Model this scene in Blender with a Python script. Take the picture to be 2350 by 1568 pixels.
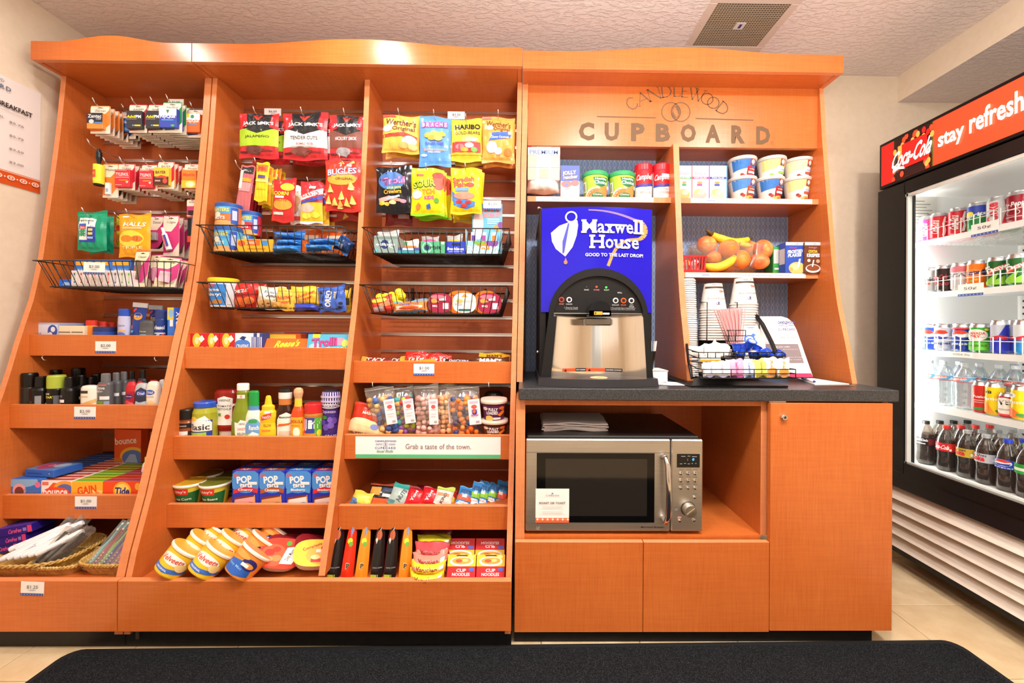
import bpy, math, random
from mathutils import Matrix, Vector, noise
for o in list(bpy.data.objects): bpy.data.objects.remove(o)
SC = bpy.context.scene; COL = SC.collection
PI = math.pi; sin = math.sin; cos = math.cos
# ---------------------------------------------------------------- camera, world, lights, exposure
CF, CX, CY = 947.4047, 1207.848, 752.956
CT = Vector((.007, -1.586, 1.1264))
def _rot(rx, ry, rz):
    return Matrix.Rotation(rz, 3, 'Z') @ Matrix.Rotation(rx, 3, 'X') @ Matrix.Rotation(ry, 3, 'Y')
CM = _rot(-.0023, -.0109, .0069) @ Matrix(((1,0,0),(0,0,-1),(0,1,0)))
cam = bpy.data.cameras.new('camera'); cob = bpy.data.objects.new('camera', cam); COL.objects.link(cob)
cam.sensor_width = 36; cam.lens = CF/2350*36; cam.shift_x = -(CX-1175)/2350; cam.shift_y = (CY-784)/2350
cam.clip_start = .02
cob.matrix_world = Matrix.Translation(CT) @ (CM.transposed() @ Matrix(((1,0,0),(0,-1,0),(0,0,-1)))).to_4x4()
SC.camera = cob
vs = SC.view_settings; vs.view_transform = 'Standard'; vs.look = 'None'; vs.gamma = 1; vs.use_curve_mapping = False
vs.exposure = 0.15
w = bpy.data.worlds.new('room_light'); SC.world = w; w.use_nodes = True
w.node_tree.nodes['Background'].inputs[0].default_value = (1, .93, .84, 1); w.node_tree.nodes['Background'].inputs[1].default_value = .0
def area(name, loc, size, power, col, rot=(0,0,0), sy=None, spread=PI):
    l = bpy.data.lights.new(name, 'AREA'); l.energy = power; l.color = col; l.size = size; l.spread = spread
    if sy: l.shape = 'RECTANGLE'; l.size_y = sy
    o = bpy.data.objects.new(name, l); COL.objects.link(o); o.location = loc; o.rotation_euler = rot
    o['label'] = 'area light'; o['kind'] = 'helper'; return o
WARM = (1, .96, .90)
for x, y, pw, sz in ((-1.66,-.225,3.5,.10), (-.66,-.225,6.5,.10), (-1.2,-1.05,5,.24), (-.4,-1.05,17,.24), (.5,-1.05,24,.24), (1.4,-1.05,26,.24), (-.8,-2.6,7,.5), (1.2,-2.6,8,.5)):
    area('ceiling_lamp', (x, y, 2.515), sz, pw, WARM)
area('rear_fill_light', (-.3, -3.9, 1.6), 2.4, 5, (1, .98, .96), (PI/2, 0, 0), 1.5)  # broad frontal fill added behind the camera, no window modelled there
area('ceiling_fill_uplight', (.5, -1.3, 1.6), .5, 54, (1, .97, .95), (PI, 0, 0))  # unseen uplight added near the camera to brighten the ceiling

# ---------------------------------------------------------------- camera maths: a pixel of the photograph and one known coordinate give a point
def at(u, v, X=None, Y=None, Z=None):
    d = CM.transposed() @ Vector(((u-CX)/CF, (v-CY)/CF, 1))
    k = (X-CT.x)/d.x if X is not None else (Y-CT.y)/d.y if Y is not None else (Z-CT.z)/d.z
    return CT + k*d
def sx(u, Y, v=755): return at(u, v, Y=Y).x
def sz(v, Y, u=1100): return at(u, v, Y=Y).z
# ---------------------------------------------------------------- materials
def lin(h):
    h = h.lstrip('#'); o = []
    for i in (0, 2, 4):
        c = int(h[i:i+2], 16)/255; o.append(c/12.92 if c <= .04045 else ((c+.055)/1.055)**2.4)
    return (*o, 1)
MATS = {}
def nm(name):
    m = bpy.data.materials.new(name); m.use_nodes = True
    return m, m.node_tree.nodes, m.node_tree.links, m.node_tree.nodes['Principled BSDF']
def M(k):
    """'rrggbb', 'rrggbb:roughness', 'rrggbb:roughness:metal' or a named material"""
    if not isinstance(k, str): return k
    if k in MATS: return MATS[k]
    p = k.split(':')
    m, n, l, b = nm('paint_'+k.replace(':', '_'))
    b.inputs['Base Color'].default_value = lin(p[0])
    b.inputs['Roughness'].default_value = float(p[1]) if len(p) > 1 else .45
    if len(p) > 2: b.inputs['Metallic'].default_value = float(p[2])
    b.inputs['Specular IOR Level'].default_value = .35
    MATS[k] = m; return m
def tex(n, l, scale=(1,1,1), kind='Object'):
    c = n.new('ShaderNodeTexCoord'); mp = n.new('ShaderNodeMapping'); mp.inputs['Scale'].default_value = scale
    l.new(c.outputs[kind], mp.inputs['Vector']); return mp.outputs[0]
def noi(n, l, vec, scale, detail=3, rough=.55):
    t = n.new('ShaderNodeTexNoise'); t.inputs['Scale'].default_value = scale; t.inputs['Detail'].default_value = detail; t.inputs['Roughness'].default_value = rough
    l.new(vec, t.inputs['Vector']); return t.outputs['Fac']
def ramp(n, l, fac, stops):
    r = n.new('ShaderNodeValToRGB'); e = r.color_ramp.elements
    while len(e) < len(stops): e.new(.5)
    for el, (p, c) in zip(e, stops): el.position = p; el.color = lin(c)
    l.new(fac, r.inputs['Fac']); return r.outputs['Color']
def bump(n, l, h, b, strength, dist=.002):
    t = n.new('ShaderNodeBump'); t.inputs['Strength'].default_value = strength; t.inputs['Distance'].default_value = dist
    l.new(h, t.inputs['Height']); l.new(t.outputs[0], b.inputs['Normal'])
def mixc(n, l, f, a, c):
    t = n.new('ShaderNodeMix'); t.data_type = 'RGBA'
    for s, x in ((t.inputs[0], f), (t.inputs[6], a), (t.inputs[7], c)):
        if isinstance(x, (int, float)): s.default_value = x
        elif isinstance(x, str): s.default_value = lin(x)
        else: l.new(x, s)
    return t.outputs[2]
def wood(name, sc, lo, mid, hi, rough=.34):
    m, n, l, b = nm(name); v = tex(n, l, sc)
    f = noi(n, l, v, 3.0, 6, .62); big = noi(n, l, tex(n, l, (1.3,1.3,1.3)), 2.2, 2)
    cross = noi(n, l, tex(n, l, tuple(60 if s < 10 else 3 for s in sc)), 2.0, 2)
    c = ramp(n, l, f, ((.25, lo), (.5, mid), (.78, hi)))
    c = mixc(n, l, .35, c, ramp(n, l, big, ((.3, lo), (.7, hi))))
    c = mixc(n, l, .16, c, ramp(n, l, cross, ((.35, lo), (.65, hi))))
    l.new(c, b.inputs['Base Color']); b.inputs['Roughness'].default_value = rough; b.inputs['Specular IOR Level'].default_value = .45
    MATS[name] = m
WLO, WMI, WHI = 'bb5c26', 'cb6b2f', 'd97c3b'
wood('wood_v', (60, 60, 3), WLO, WMI, WHI)      # grain runs up
wood('wood_h', (3, 60, 60), WLO, WMI, WHI, .28)      # grain runs along x
wood('wood_edge', (60, 60, 4), 'd07a48', 'dc8a58', 'e89a68', .4)
wood('slat_wood', (3, 60, 60), 'a8542c', 'b46034', 'c06c40', .36)
def simple(name, stops, scale, detail=4, rough=.6, bmp=0, dist=.002, vec=(1,1,1), spec=.35, metal=0, bscale=None):
    m, n, l, b = nm(name); v = tex(n, l, vec); f = noi(n, l, v, scale, detail)
    l.new(ramp(n, l, f, stops), b.inputs['Base Color']); b.inputs['Roughness'].default_value = rough
    b.inputs['Specular IOR Level'].default_value = spec; b.inputs['Metallic'].default_value = metal
    if bmp: bump(n, l, f if not bscale else noi(n, l, v, bscale, 4), b, bmp, dist)
    MATS[name] = m; return m
simple('wall_paint', ((.3, 'e6d6be'), (.7, 'ecdcc6')), 30, 3, .7, .12, .001, bscale=260)
simple('rear_wall', ((.3, 'd8c6aa'), (.7, 'dccab0')), 30, 3, .7)
simple('laminate', ((.36, '17181a'), (.5, '2c2e30'), (.68, '5e6062')), 520, 3, .33, spec=.5)
simple('carpet', ((.34, '0b0c0e'), (.52, '1c1e21'), (.72, '404347')), 330, 4, .95, .9, .004, spec=.1)
simple('kick', ((.4, '0c0b0b'), (.6, '141313')), 40, 2, .5)
simple('steel', ((.3, 'c4c1ba'), (.7, 'd8d5ce')), 4, 4, .36, vec=(1, 1, 160), metal=1)
simple('steel_v', ((.3, 'e2e0dc'), (.7, 'eae8e4')), 4, 2, .12, vec=(40, 40, 1), metal=1)
simple('chrome', ((.3, 'c8c8ca'), (.7, 'e2e2e4')), 8, 2, .12, metal=1)
simple('strip_metal', ((.3, 'b4b4b6'), (.7, 'd2d2d4')), 8, 2, .3, vec=(1,60,60), metal=1)
simple('black_wire', ((.3, '101011'), (.7, '1a1a1b')), 30, 2, .35, spec=.5)
simple('black_plastic', ((.3, '0c0c0e'), (.7, '121214')), 200, 2, .42, .1, .0005)
simple('straw_weave', ((.3, 'a8813e'), (.55, 'c9a35a'), (.75, 'e2c583')), 90, 3, .7, .4, .001)
def ceil_mat():
    m, n, l, b = nm('ceiling_texture'); v = tex(n, l, (1, 2.2, 1))
    f = noi(n, l, v, 26, 5, .6); r = ramp(n, l, f, ((.46, '000000'), (.56, 'ffffff')))
    b.inputs['Base Color'].default_value = lin('f0e2dc'); b.inputs['Roughness'].default_value = .75
    bump(n, l, r, b, .5, .006); MATS['ceiling_texture'] = m
ceil_mat()
def tile_mat():
    m, n, l, b = nm('floor_tile'); inf = n.new('ShaderNodeObjectInfo'); v = tex(n, l, (1,1,1))
    f = noi(n, l, v, 9, 5, .6); c = ramp(n, l, f, ((.3, 'd2b78c'), (.5, 'dec7a0'), (.7, 'e8d6b4')))
    c2 = mixc(n, l, inf.outputs['Random'], c, ramp(n, l, f, ((.3, 'cdb186'), (.7, 'e0caa4'))))
    l.new(c2, b.inputs['Base Color']); b.inputs['Roughness'].default_value = .3; MATS['floor_tile'] = m
tile_mat()
def ring_mat():
    """blue back panel printed with rows of interlocking pale rings"""
    m, n, l, b = nm('ring_print'); v = tex(n, l, (1,1,1))
    s = n.new('ShaderNodeSeparateXYZ'); l.new(v, s.inputs[0])
    def mth(op, a, c=None, d=None):
        t = n.new('ShaderNodeMath'); t.operation = op
        for i, x in enumerate((a, c, d)):
            if x is None: continue
            if isinstance(x, (int, float)): t.inputs[i].default_value = x
            else: l.new(x, t.inputs[i])
        return t.outputs[0]
    tot = None
    for dx in (0, .018):
        x = mth('SUBTRACT', mth('FLOORED_MODULO', mth('ADD', s.outputs[0], dx + 5), .050), .025)
        z = mth('SUBTRACT', mth('FLOORED_MODULO', mth('ADD', s.outputs[2], 5), .034), .017)
        d = mth('SQRT', mth('ADD', mth('MULTIPLY', x, x), mth('MULTIPLY', mth('MULTIPLY', z, z), .75)))
        k = mth('LESS_THAN', mth('ABSOLUTE', mth('SUBTRACT', d, .0162)), .0011)
        tot = k if tot is None else mth('MAXIMUM', tot, k)
    base = ramp(n, l, noi(n, l, v, 4, 2), ((.3, '7f9ccc'), (.7, '8aa6d4')))
    l.new(mixc(n, l, mth('MULTIPLY', tot, .75), base, 'c6d2e4'), b.inputs['Base Color']); b.inputs['Roughness'].default_value = .5
    MATS['ring_print'] = m
ring_mat()
def clear(name, tint='ffffff', gloss=.08, rough=.05, opac=.0, opcol='ffffff'):
    """thin clear sheet: mostly see-through with a glossy reflection and an optional milky share"""
    m, n, l, b = nm(name); n.remove(b); out = n['Material Output']
    tr = n.new('ShaderNodeBsdfTransparent'); tr.inputs[0].default_value = lin(tint)
    gl = n.new('ShaderNodeBsdfGlossy'); gl.inputs['Roughness'].default_value = rough
    fr = n.new('ShaderNodeLayerWeight'); fr.inputs[0].default_value = .35
    mt = n.new('ShaderNodeMath'); mt.operation = 'MULTIPLY_ADD'; mt.inputs[1].default_value = gloss*2; mt.inputs[2].default_value = gloss*.5; l.new(fr.outputs['Facing'], mt.inputs[0])
    mx = n.new('ShaderNodeMixShader'); l.new(mt.outputs[0], mx.inputs[0]); l.new(tr.outputs[0], mx.inputs[1]); l.new(gl.outputs[0], mx.inputs[2])
    fin = mx.outputs[0]
    if opac:
        df = n.new('ShaderNodeBsdfDiffuse'); df.inputs[0].default_value = lin(opcol)
        m2 = n.new('ShaderNodeMixShader'); m2.inputs[0].default_value = opac; l.new(fin, m2.inputs[1]); l.new(df.outputs[0], m2.inputs[2]); fin = m2.outputs[0]
    l.new(fin, out.inputs[0]); MATS[name] = m
clear('cellophane', 'f6f4ee', .22, .12, .05)
clear('door_glass', 'fbfdfc', .03, .02)
clear('pet_clear', 'eef4f6', .3, .06, .16)
clear('bowl_plastic', 'f6eee0', .2, .06, .09, 'f4e6d0')
clear('pet_neck', 'd8ccc0', .14, .06, .02)
clear('lid_clear', 'f4f1e4', .25, .1, .12)
def emit(name, col, st):
    m, n, l, b = nm(name); b.inputs['Base Color'].default_value = lin(col); b.inputs['Emission Color'].default_value = lin(col); b.inputs['Emission Strength'].default_value = st; MATS[name] = m
emit('lamp_tube', 'fbfff8', 14); emit('led_red', 'ff2010', 9); emit('led_green', '30ff30', 5); emit('led_blue', '30a0ff', 2.5)
emit('sign_red', 'f03a1c', 1.25); emit('sign_deep', 'd01510', 1.05); emit('sign_white', 'fff3d8', 2.6); emit('sign_dark', '250808', .6); emit('sign_amber', 'ff8a3a', 1.3)
# ---------------------------------------------------------------- mesh builder
TXT = {}
def glyphs(txt, bold=0, sp=1.0):
    k = (txt, bold, sp)
    if k not in TXT:
        c = bpy.data.curves.new('lettering', 'FONT'); c.body = txt; c.resolution_u = 2; c.fill_mode = 'FRONT'; c.offset = bold; c.space_character = sp
        o = bpy.data.objects.new('lettering', c); me = bpy.data.meshes.new_from_object(o)
        vs_ = [v.co.copy() for v in me.vertices]; fs = [tuple(p.vertices) for p in me.polygons]
        bpy.data.objects.remove(o); bpy.data.curves.remove(c); bpy.data.meshes.remove(me)
        if vs_:
            x0 = min(v.x for v in vs_); x1 = max(v.x for v in vs_); y0 = min(v.y for v in vs_); y1 = max(v.y for v in vs_)
            vs_ = [((v.x-x0)/max(x1-x0, 1e-6)-.5, (v.y-y0)/max(y1-y0, 1e-6)-.5) for v in vs_]
        TXT[k] = (vs_, fs)
    return TXT[k]
class MB:
    def __init__(s): s.v = []; s.f = []; s.m = []; s.s = []; s.mk = []
    def mi(s, k):
        if k not in s.mk: s.mk.append(k)
        return s.mk.index(k)
    def add(s, vs, fs, m, sm=False):
        o = len(s.v); s.v += [tuple(v) for v in vs]; i = s.mi(m)
        for f in fs: s.f.append(tuple(o+a for a in f)); s.m.append(i); s.s.append(sm)
        return s
    def box(s, x0, x1, y0, y1, z0, z1, m, c=0, sd=None):
        """box, chamfered by c; sd: other materials for f(ront) k(back) l r t b"""
        if c <= 0:
            vs = [(x,y,z) for z in (z0,z1) for y in (y0,y1) for x in (x0,x1)]
            for q, n in (((0,1,5,4),'f'),((3,2,6,7),'k'),((2,0,4,6),'l'),((1,3,7,5),'r'),((4,5,7,6),'t'),((2,3,1,0),'b')):
                s.add([vs[i] for i in q], [(0,1,2,3)], (sd or {}).get(n, m))
            return s
        vs = []; X = (x0,x1); Y = (y0,y1); Z = (z0,z1); idx = {}
        for i in (0,1):
            for j in (0,1):
                for k in (0,1):
                    p = [X[i],Y[j],Z[k]]; q = (c if i==0 else -c, c if j==0 else -c, c if k==0 else -c)
                    for a in range(3):
                        r = [p[b]+(0 if b==a else q[b]) for b in range(3)]; idx[(i,j,k,a)] = len(vs); vs.append(r)
        def face(a, val):
            o = [b for b in range(3) if b != a]; r = []
            for x, y in ((0,0),(1,0),(1,1),(0,1)):
                t = [0,0,0]; t[a] = val; t[o[0]] = x; t[o[1]] = y; r.append(idx[(*t, a)])
            return r
        for a, val, n in ((1,0,'f'),(1,1,'k'),(0,0,'l'),(0,1,'r'),(2,1,'t'),(2,0,'b')):
            s.add([vs[i] for i in face(a, val)], [(0,1,2,3)], (sd or {}).get(n, m))
        for a in range(3):
            o = [b for b in range(3) if b != a]
            for x in (0,1):
                for y in (0,1):
                    t0 = [0,0,0]; t1 = [0,0,0]; t1[a] = 1; t0[o[0]] = t1[o[0]] = x; t0[o[1]] = t1[o[1]] = y
                    s.add([vs[idx[(*t0,o[0])]], vs[idx[(*t0,o[1])]], vs[idx[(*t1,o[1])]], vs[idx[(*t1,o[0])]]], [(0,1,2,3)], m)
        for i in (0,1):
            for j in (0,1):
                for k in (0,1): s.add([vs[idx[(i,j,k,a)]] for a in range(3)], [(0,1,2)], m)
        return s
    def grid(s, fn, nu, nv, m, sm=True, closeu=False):
        """m: one material or a function of (i, j)"""
        vs = [fn(i/nu, j/nv) for j in range(nv+1) for i in range(nu+1)]
        if callable(m):
            for j in range(nv):
                for i in range(nu):
                    a = j*(nu+1)+i; s.add([vs[a], vs[a+1], vs[a+nu+2], vs[a+nu+1]], [(0,1,2,3)], m((i+.5)/nu, (j+.5)/nv), sm)
            return s
        return s.add(vs, [(j*(nu+1)+i, j*(nu+1)+i+1, (j+1)*(nu+1)+i+1, (j+1)*(nu+1)+i) for j in range(nv) for i in range(nu)], m, sm)
    def lathe(s, prof, m, n=20, c=(0,0,0), sq=0):
        """prof: (r, z[, material of the band that ends here]); sq>0 squares the section; a zero radius closes it"""
        def pt(r, a):
            x, y = cos(a), sin(a)
            if sq: k = (abs(x)**(2+sq)+abs(y)**(2+sq))**(-1/(2+sq)); x *= k; y *= k
            return r*x, r*y
        for (p, q) in zip(prof, prof[1:]):
            mt = q[2] if len(q) > 2 else m
            vs = []; 
            for r, z in ((p[0], p[1]), (q[0], q[1])):
                for i in range(n):
                    x, y = pt(r, 2*PI*i/n); vs.append((c[0]+x, c[1]+y, c[2]+z))
            s.add(vs, [(i, (i+1)%n, n+(i+1)%n, n+i) for i in range(n)], mt, True)
        return s
    def tube(s, pts, r, m, n=6, closed=False):
        P = [Vector(p) for p in pts]; N = len(P); vs = []; pv = None
        for i, p in enumerate(P):
            a = P[(i-1) % N] if closed or i > 0 else p; b = P[(i+1) % N] if closed or i < N-1 else p
            t = (b-a).normalized(); u = t.cross(Vector((0,0,1)) if abs(t.z) < .9 else Vector((1,0,0)))
            if pv is not None and pv.cross(t).length > 1e-4: u = (pv - t*pv.dot(t))
            u.normalize(); w_ = t.cross(u); pv = u
            rr = r[i] if isinstance(r, (list, tuple)) else r
            vs += [p + rr*(u*cos(2*PI*k/n) + w_*sin(2*PI*k/n)) for k in range(n)]
        R_ = N if closed else N-1
        fs = [(i*n+k, i*n+(k+1)%n, ((i+1)%N)*n+(k+1)%n, ((i+1)%N)*n+k) for i in range(R_) for k in range(n)]
        if not closed: fs += [tuple(range(n))[::-1], tuple((N-1)*n+k for k in range(n))]
        return s.add(vs, fs, m, True)
    def prism(s, pts, y0, y1, m, me=None):
        """outline pts (x, z) pushed from y0 (front) to y1; me: material of the rim"""
        n = len(pts)
        s.add([(x,y0,z) for x,z in pts], [tuple(range(n))], m); s.add([(x,y1,z) for x,z in pts], [tuple(range(n))[::-1]], m)
        for i in range(n):
            (a,b),(c,d) = pts[i], pts[(i+1)%n]; s.add([(a,y0,b),(a,y1,b),(c,y1,d),(c,y0,d)], [(0,1,2,3)], me or m)
        return s
    def ball(s, c, r, m, n=10, sc=(1,1,1)):
        k = n//2+1
        vs = [(c[0]+r*sc[0]*sin(PI*j/k)*cos(2*PI*i/n), c[1]+r*sc[1]*sin(PI*j/k)*sin(2*PI*i/n), c[2]+r*sc[2]*cos(PI*j/k)) for j in range(k+1) for i in range(n)]
        return s.add(vs, [(j*n+i, (j+1)*n+i, (j+1)*n+(i+1)%n, j*n+(i+1)%n) for j in range(k) for i in range(n)], m, True)
    def dec(s, fm, shapes, e0=.0004, nsub=None, st=None):
        """flat print: shapes in the 0..1 square laid on the surface fm(s, t, lift)"""
        ns = nsub or getattr(fm, 'n', 1); fr = fm
        if hasattr(fm, 'asp'):
            fm = lambda a, b, e: fr(min(1, max(0, a)), min(1, max(0, b)), e)
            fm.asp = fr.asp
        for i, q in enumerate(shapes):
            e = e0+i*(st or (.00016 if ns < 2 else .0003)); k = q[0]
            if k == 'r':
                _, x0, y0, x1, y1, c = q
                s.grid(lambda a, b: fm(x0+(x1-x0)*a, y0+(y1-y0)*b, e), max(1, round(ns*abs(x1-x0)+.49)), max(1, round(ns*abs(y1-y0)+.49)) if ns > 1 else 1, c, ns > 1)
            elif k in 'eo':
                _, cx, cy, rx, ry, c = q[:6]; n = 20; th = q[6] if k == 'o' else 1
                rs = (1-th, 1) if k == 'o' else (0, .5, 1) if ns < 2 else (0, .25, .5, .75, 1)
                vs = [fm(cx+rx*r*cos(2*PI*j/n), cy+ry*r*sin(2*PI*j/n), e) for r in rs for j in range(n)]
                s.add(vs, [(a*n+j, a*n+(j+1)%n, (a+1)*n+(j+1)%n, (a+1)*n+j) for a in range(len(rs)-1) for j in range(n)], c, ns > 1)
            elif k == 'p':
                c, xy = q[1], q[2:]; n = len(xy)//2
                cx = sum(xy[0::2])/n; cy = sum(xy[1::2])/n
                ps = []
                for a in range(n):
                    x0, y0, x1, y1 = xy[2*a], xy[2*a+1], xy[(2*a+2) % (2*n)], xy[(2*a+3) % (2*n)]
                    nb = 1 if ns < 2 else max(2, math.ceil(12*max(abs(x1-x0), abs(y1-y0))))
                    for b in range(nb): tt = b/nb; ps.append((x0+(x1-x0)*tt, y0+(y1-y0)*tt))
                n = len(ps); R_ = 1 if ns < 2 else 5; vs = [fm(cx, cy, e)]
                for r in range(1, R_+1): vs += [fm(cx+(x-cx)*r/R_, cy+(y-cy)*r/R_, e) for x, y in ps]
                s.add(vs, [(0, 1+j, 1+(j+1)%n) for j in range(n)] + [(1+r*n+j, 1+(r+1)*n+j, 1+(r+1)*n+(j+1)%n, 1+r*n+(j+1)%n) for r in range(R_-1) for j in range(n)], c)
            elif k == 't':
                _, tx, cx, cy, wd, ht, c = q[:7]; o = q[7] if len(q) > 7 else {}
                vs, fs = glyphs(tx, o.get('b', .012), o.get('sp', 1.0)); r = o.get('rot', 0)*PI/180; sh = o.get('sh', 0); ar = o.get('arc', 0); asp = getattr(fm, 'asp', 1)
                if 60 <= abs(o.get('rot', 0)) <= 120: wd, ht = wd/asp, ht*asp
                out = []
                for x, y in vs:
                    X = x*wd + y*sh*ht/asp; Yy = y*ht + ar*(.25-x*x)*4*ht
                    if r: X, Yy = X*cos(r)-Yy*sin(r)/asp, X*asp*sin(r)+Yy*cos(r)
                    out.append(fm(cx+X, cy+Yy, e))
                s.add(out, fs, c)
        return s
    def xf(s, mt): s.v = [tuple(mt @ Vector(v)) for v in s.v]; return s
    def mesh(s, name):
        me = bpy.data.meshes.new(name); me.from_pydata(s.v, [], s.f)
        for k in s.mk: me.materials.append(M(k))
        me.polygons.foreach_set('material_index', s.m); me.polygons.foreach_set('use_smooth', s.s); me.update(); return me
    def obj(s, name, parent=None, label=None, kind=None):
        o = bpy.data.objects.new(name, s.mesh(name)); COL.objects.link(o)
        if parent: o.parent = parent
        if label: o['label'] = label
        if kind: o['kind'] = kind
        return o
def flat(W, H, y=0, z0=0):
    fm = lambda s, t, e: ((s-.5)*W, y-e, z0+t*H)
    fm.asp = W/H; return fm
def side(D, H, x=0, y0=0, z0=0, sg=1):      # a face that looks along +x (sg=1) or -x
    fm = lambda s, t, e: (x+sg*e, y0+sg*(s-.5)*D, z0+t*H)
    fm.asp = D/H; return fm
def up(W, D, z, y0=0):                      # a face that looks up; t grows away from the viewer
    fm = lambda s, t, e: ((s-.5)*W, y0+t*D, z+e)
    fm.asp = W/D; return fm
def cylm(rf, H, z0=0, arc=PI, n=14):
    r0 = rf if callable(rf) else (lambda t: rf)
    fm = lambda s, t, e: ((r0(t)+e)*sin((s-.5)*arc), -(r0(t)+e)*cos((s-.5)*arc), z0+t*H)
    fm.n = n; fm.asp = r0(.5)*arc/H; return fm
def T(name, label, cat, loc=(0,0,0), rot=(0,0,0), group=None):
    o = bpy.data.objects.new(name, None); COL.objects.link(o); o.empty_display_size = .02
    o.location = loc; o.rotation_euler = rot; o['label'] = label; o['category'] = cat
    if group: o['group'] = group
    return o
def dup(root, loc=None, rot=None, label=None, group=None):
    r = root.copy(); COL.objects.link(r)
    if loc is not None: r.location = loc
    if rot is not None: r.rotation_euler = rot
    if label: r['label'] = label
    if group: r['group'] = group
    for ch in KIDS(root):
        c = ch.copy(); COL.objects.link(c); c.parent = r
        for g in KIDS(ch):
            d = g.copy(); COL.objects.link(d); d.parent = c
    return r
def KIDS(o): return [c for c in o.children]
def struct(name, mb): return mb.obj(name, None, None, 'structure')
# ================================================================ the room
YW = .66; XL = -2.12; ZC = 2.53; XR = 2.62; YB = -4.0
struct('wall_back', MB().box(XL-.1, XR+.1, YW, YW+.1, 0, ZC, 'wall_paint'))
struct('wall_left', MB().box(XL-.1, XL, YB, YW, 0, ZC, 'wall_paint'))
struct('wall_right', MB().box(XR, XR+.1, YB, YW, 0, ZC, 'wall_paint'))
wf = struct('wall_front', MB().box(XL-.1, XR+.1, YB-.1, YB, 0, ZC, 'rear_wall'))
struct('ceiling', MB().box(XL-.1, XR+.1, YB-.1, YW+.1, ZC, ZC+.08, 'ceiling_texture'))
cs = at(2060, 176, Y=YW); XS = cs.x; ZS = at(2062, 235, Y=YW).z
struct('ceiling_soffit', MB().box(XS, XR, YB, YW, ZS, ZC, 'wall_paint', sd={'b': 'ceiling_texture'}))
# a doorway in the far wall behind the camera, seen only in the reflections
struct('door_1', MB().box(.35, 1.2, YB, YB+.03, 0, 2.03, 'b9c4c9:.5').box(.27, .35, YB, YB+.05, 0, 2.1, 'efe9de').box(1.2, 1.28, YB, YB+.05, 0, 2.1, 'efe9de').box(.27, 1.28, YB, YB+.05, 2.03, 2.1, 'efe9de'))
struct('baseboard_front', MB().box(XL, .27, YB, YB+.015, 0, .1, '4a4440').box(1.28, XR, YB, YB+.015, 0, .1, '4a4440'))
# floor: grout slab with tiles laid on it
S = .356; fx0 = 1.864; fy0 = .097
fl = struct('floor', MB().box(XL-.1, XR+.1, YB-.1, YW+.1, -.06, -.002, '8a7a62:.8'))
tm = MB().box(.0015, S-.0015, .0015, S-.0015, -.004, 0, 'floor_tile', .0012).mesh('tile')
i0 = math.floor((XL-fx0)/S)
for i in range(i0, i0+15):
    for j in range(-12, 2):
        o = bpy.data.objects.new('tile', tm); COL.objects.link(o); o.parent = fl; o.location = (fx0+i*S, fy0+j*S, 0)
# ceiling air grille
def grille():
    Z = ZC; A = at(1590, 95, Z=Z); B = at(1742, 100, Z=Z); C_ = at(1815, 8, Z=Z); D_ = at(1653, 4, Z=Z)
    x0 = (A.x+D_.x)/2; x1 = (B.x+C_.x)/2; y1 = (A.y+B.y)/2+.02; y0 = (C_.y+D_.y)/2
    t = T('ceiling_vent', 'beige perforated ceiling vent with a small blue sticker, above the wooden crown', 'vent', (0,0,0))
    f = MB(); m = .035; z = Z-.006
    for a, b, c, d in ((x0-m,x1+m,y0-m,y0),(x0-m,x1+m,y1,y1+m),(x0-m,x0,y0,y1),(x1,x1+m,y0,y1)): f.box(a, b, c, d, z, Z, 'd9c6b8:.5', .002)
    f.obj('frame', t)
    MB().box(x0, x1, y0, y1, Z-.0008, Z-.0002, '1c1712:.9').obj('duct_opening', t)
    g = MB(); n = 26; k = 24
    for i in range(n+1):
        x = x0+(x1-x0)*i/n; g.box(x-.0013, x+.0013, y0, y1, Z-.004, Z-.002, 'b8a690:.5')
    for j in range(k+1):
        y = y0+(y1-y0)*j/k; g.box(x0, x1, y-.0024, y+.0024, Z-.0045, Z-.0025, 'a39078:.5')
    g.obj('grille_mesh', t, kind='stuff')
    xm = (x0+x1)/2; ym = at(1694, 56, Z=Z).y
    MB().box(xm-.022, xm+.022, ym-.02, ym+.02, z-.003, z, 'd9cfc6').box(xm-.004, xm+.008, ym-.012, ym+.012, z-.0036, z-.003, '2a3a90').obj('sticker', t)
    for x in (x0-.018, x1+.018): MB().ball((x, ym, z), .005, 'c0b0a0:.3', 8, (1,1,.5)).obj('screw', t)
grille()
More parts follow.
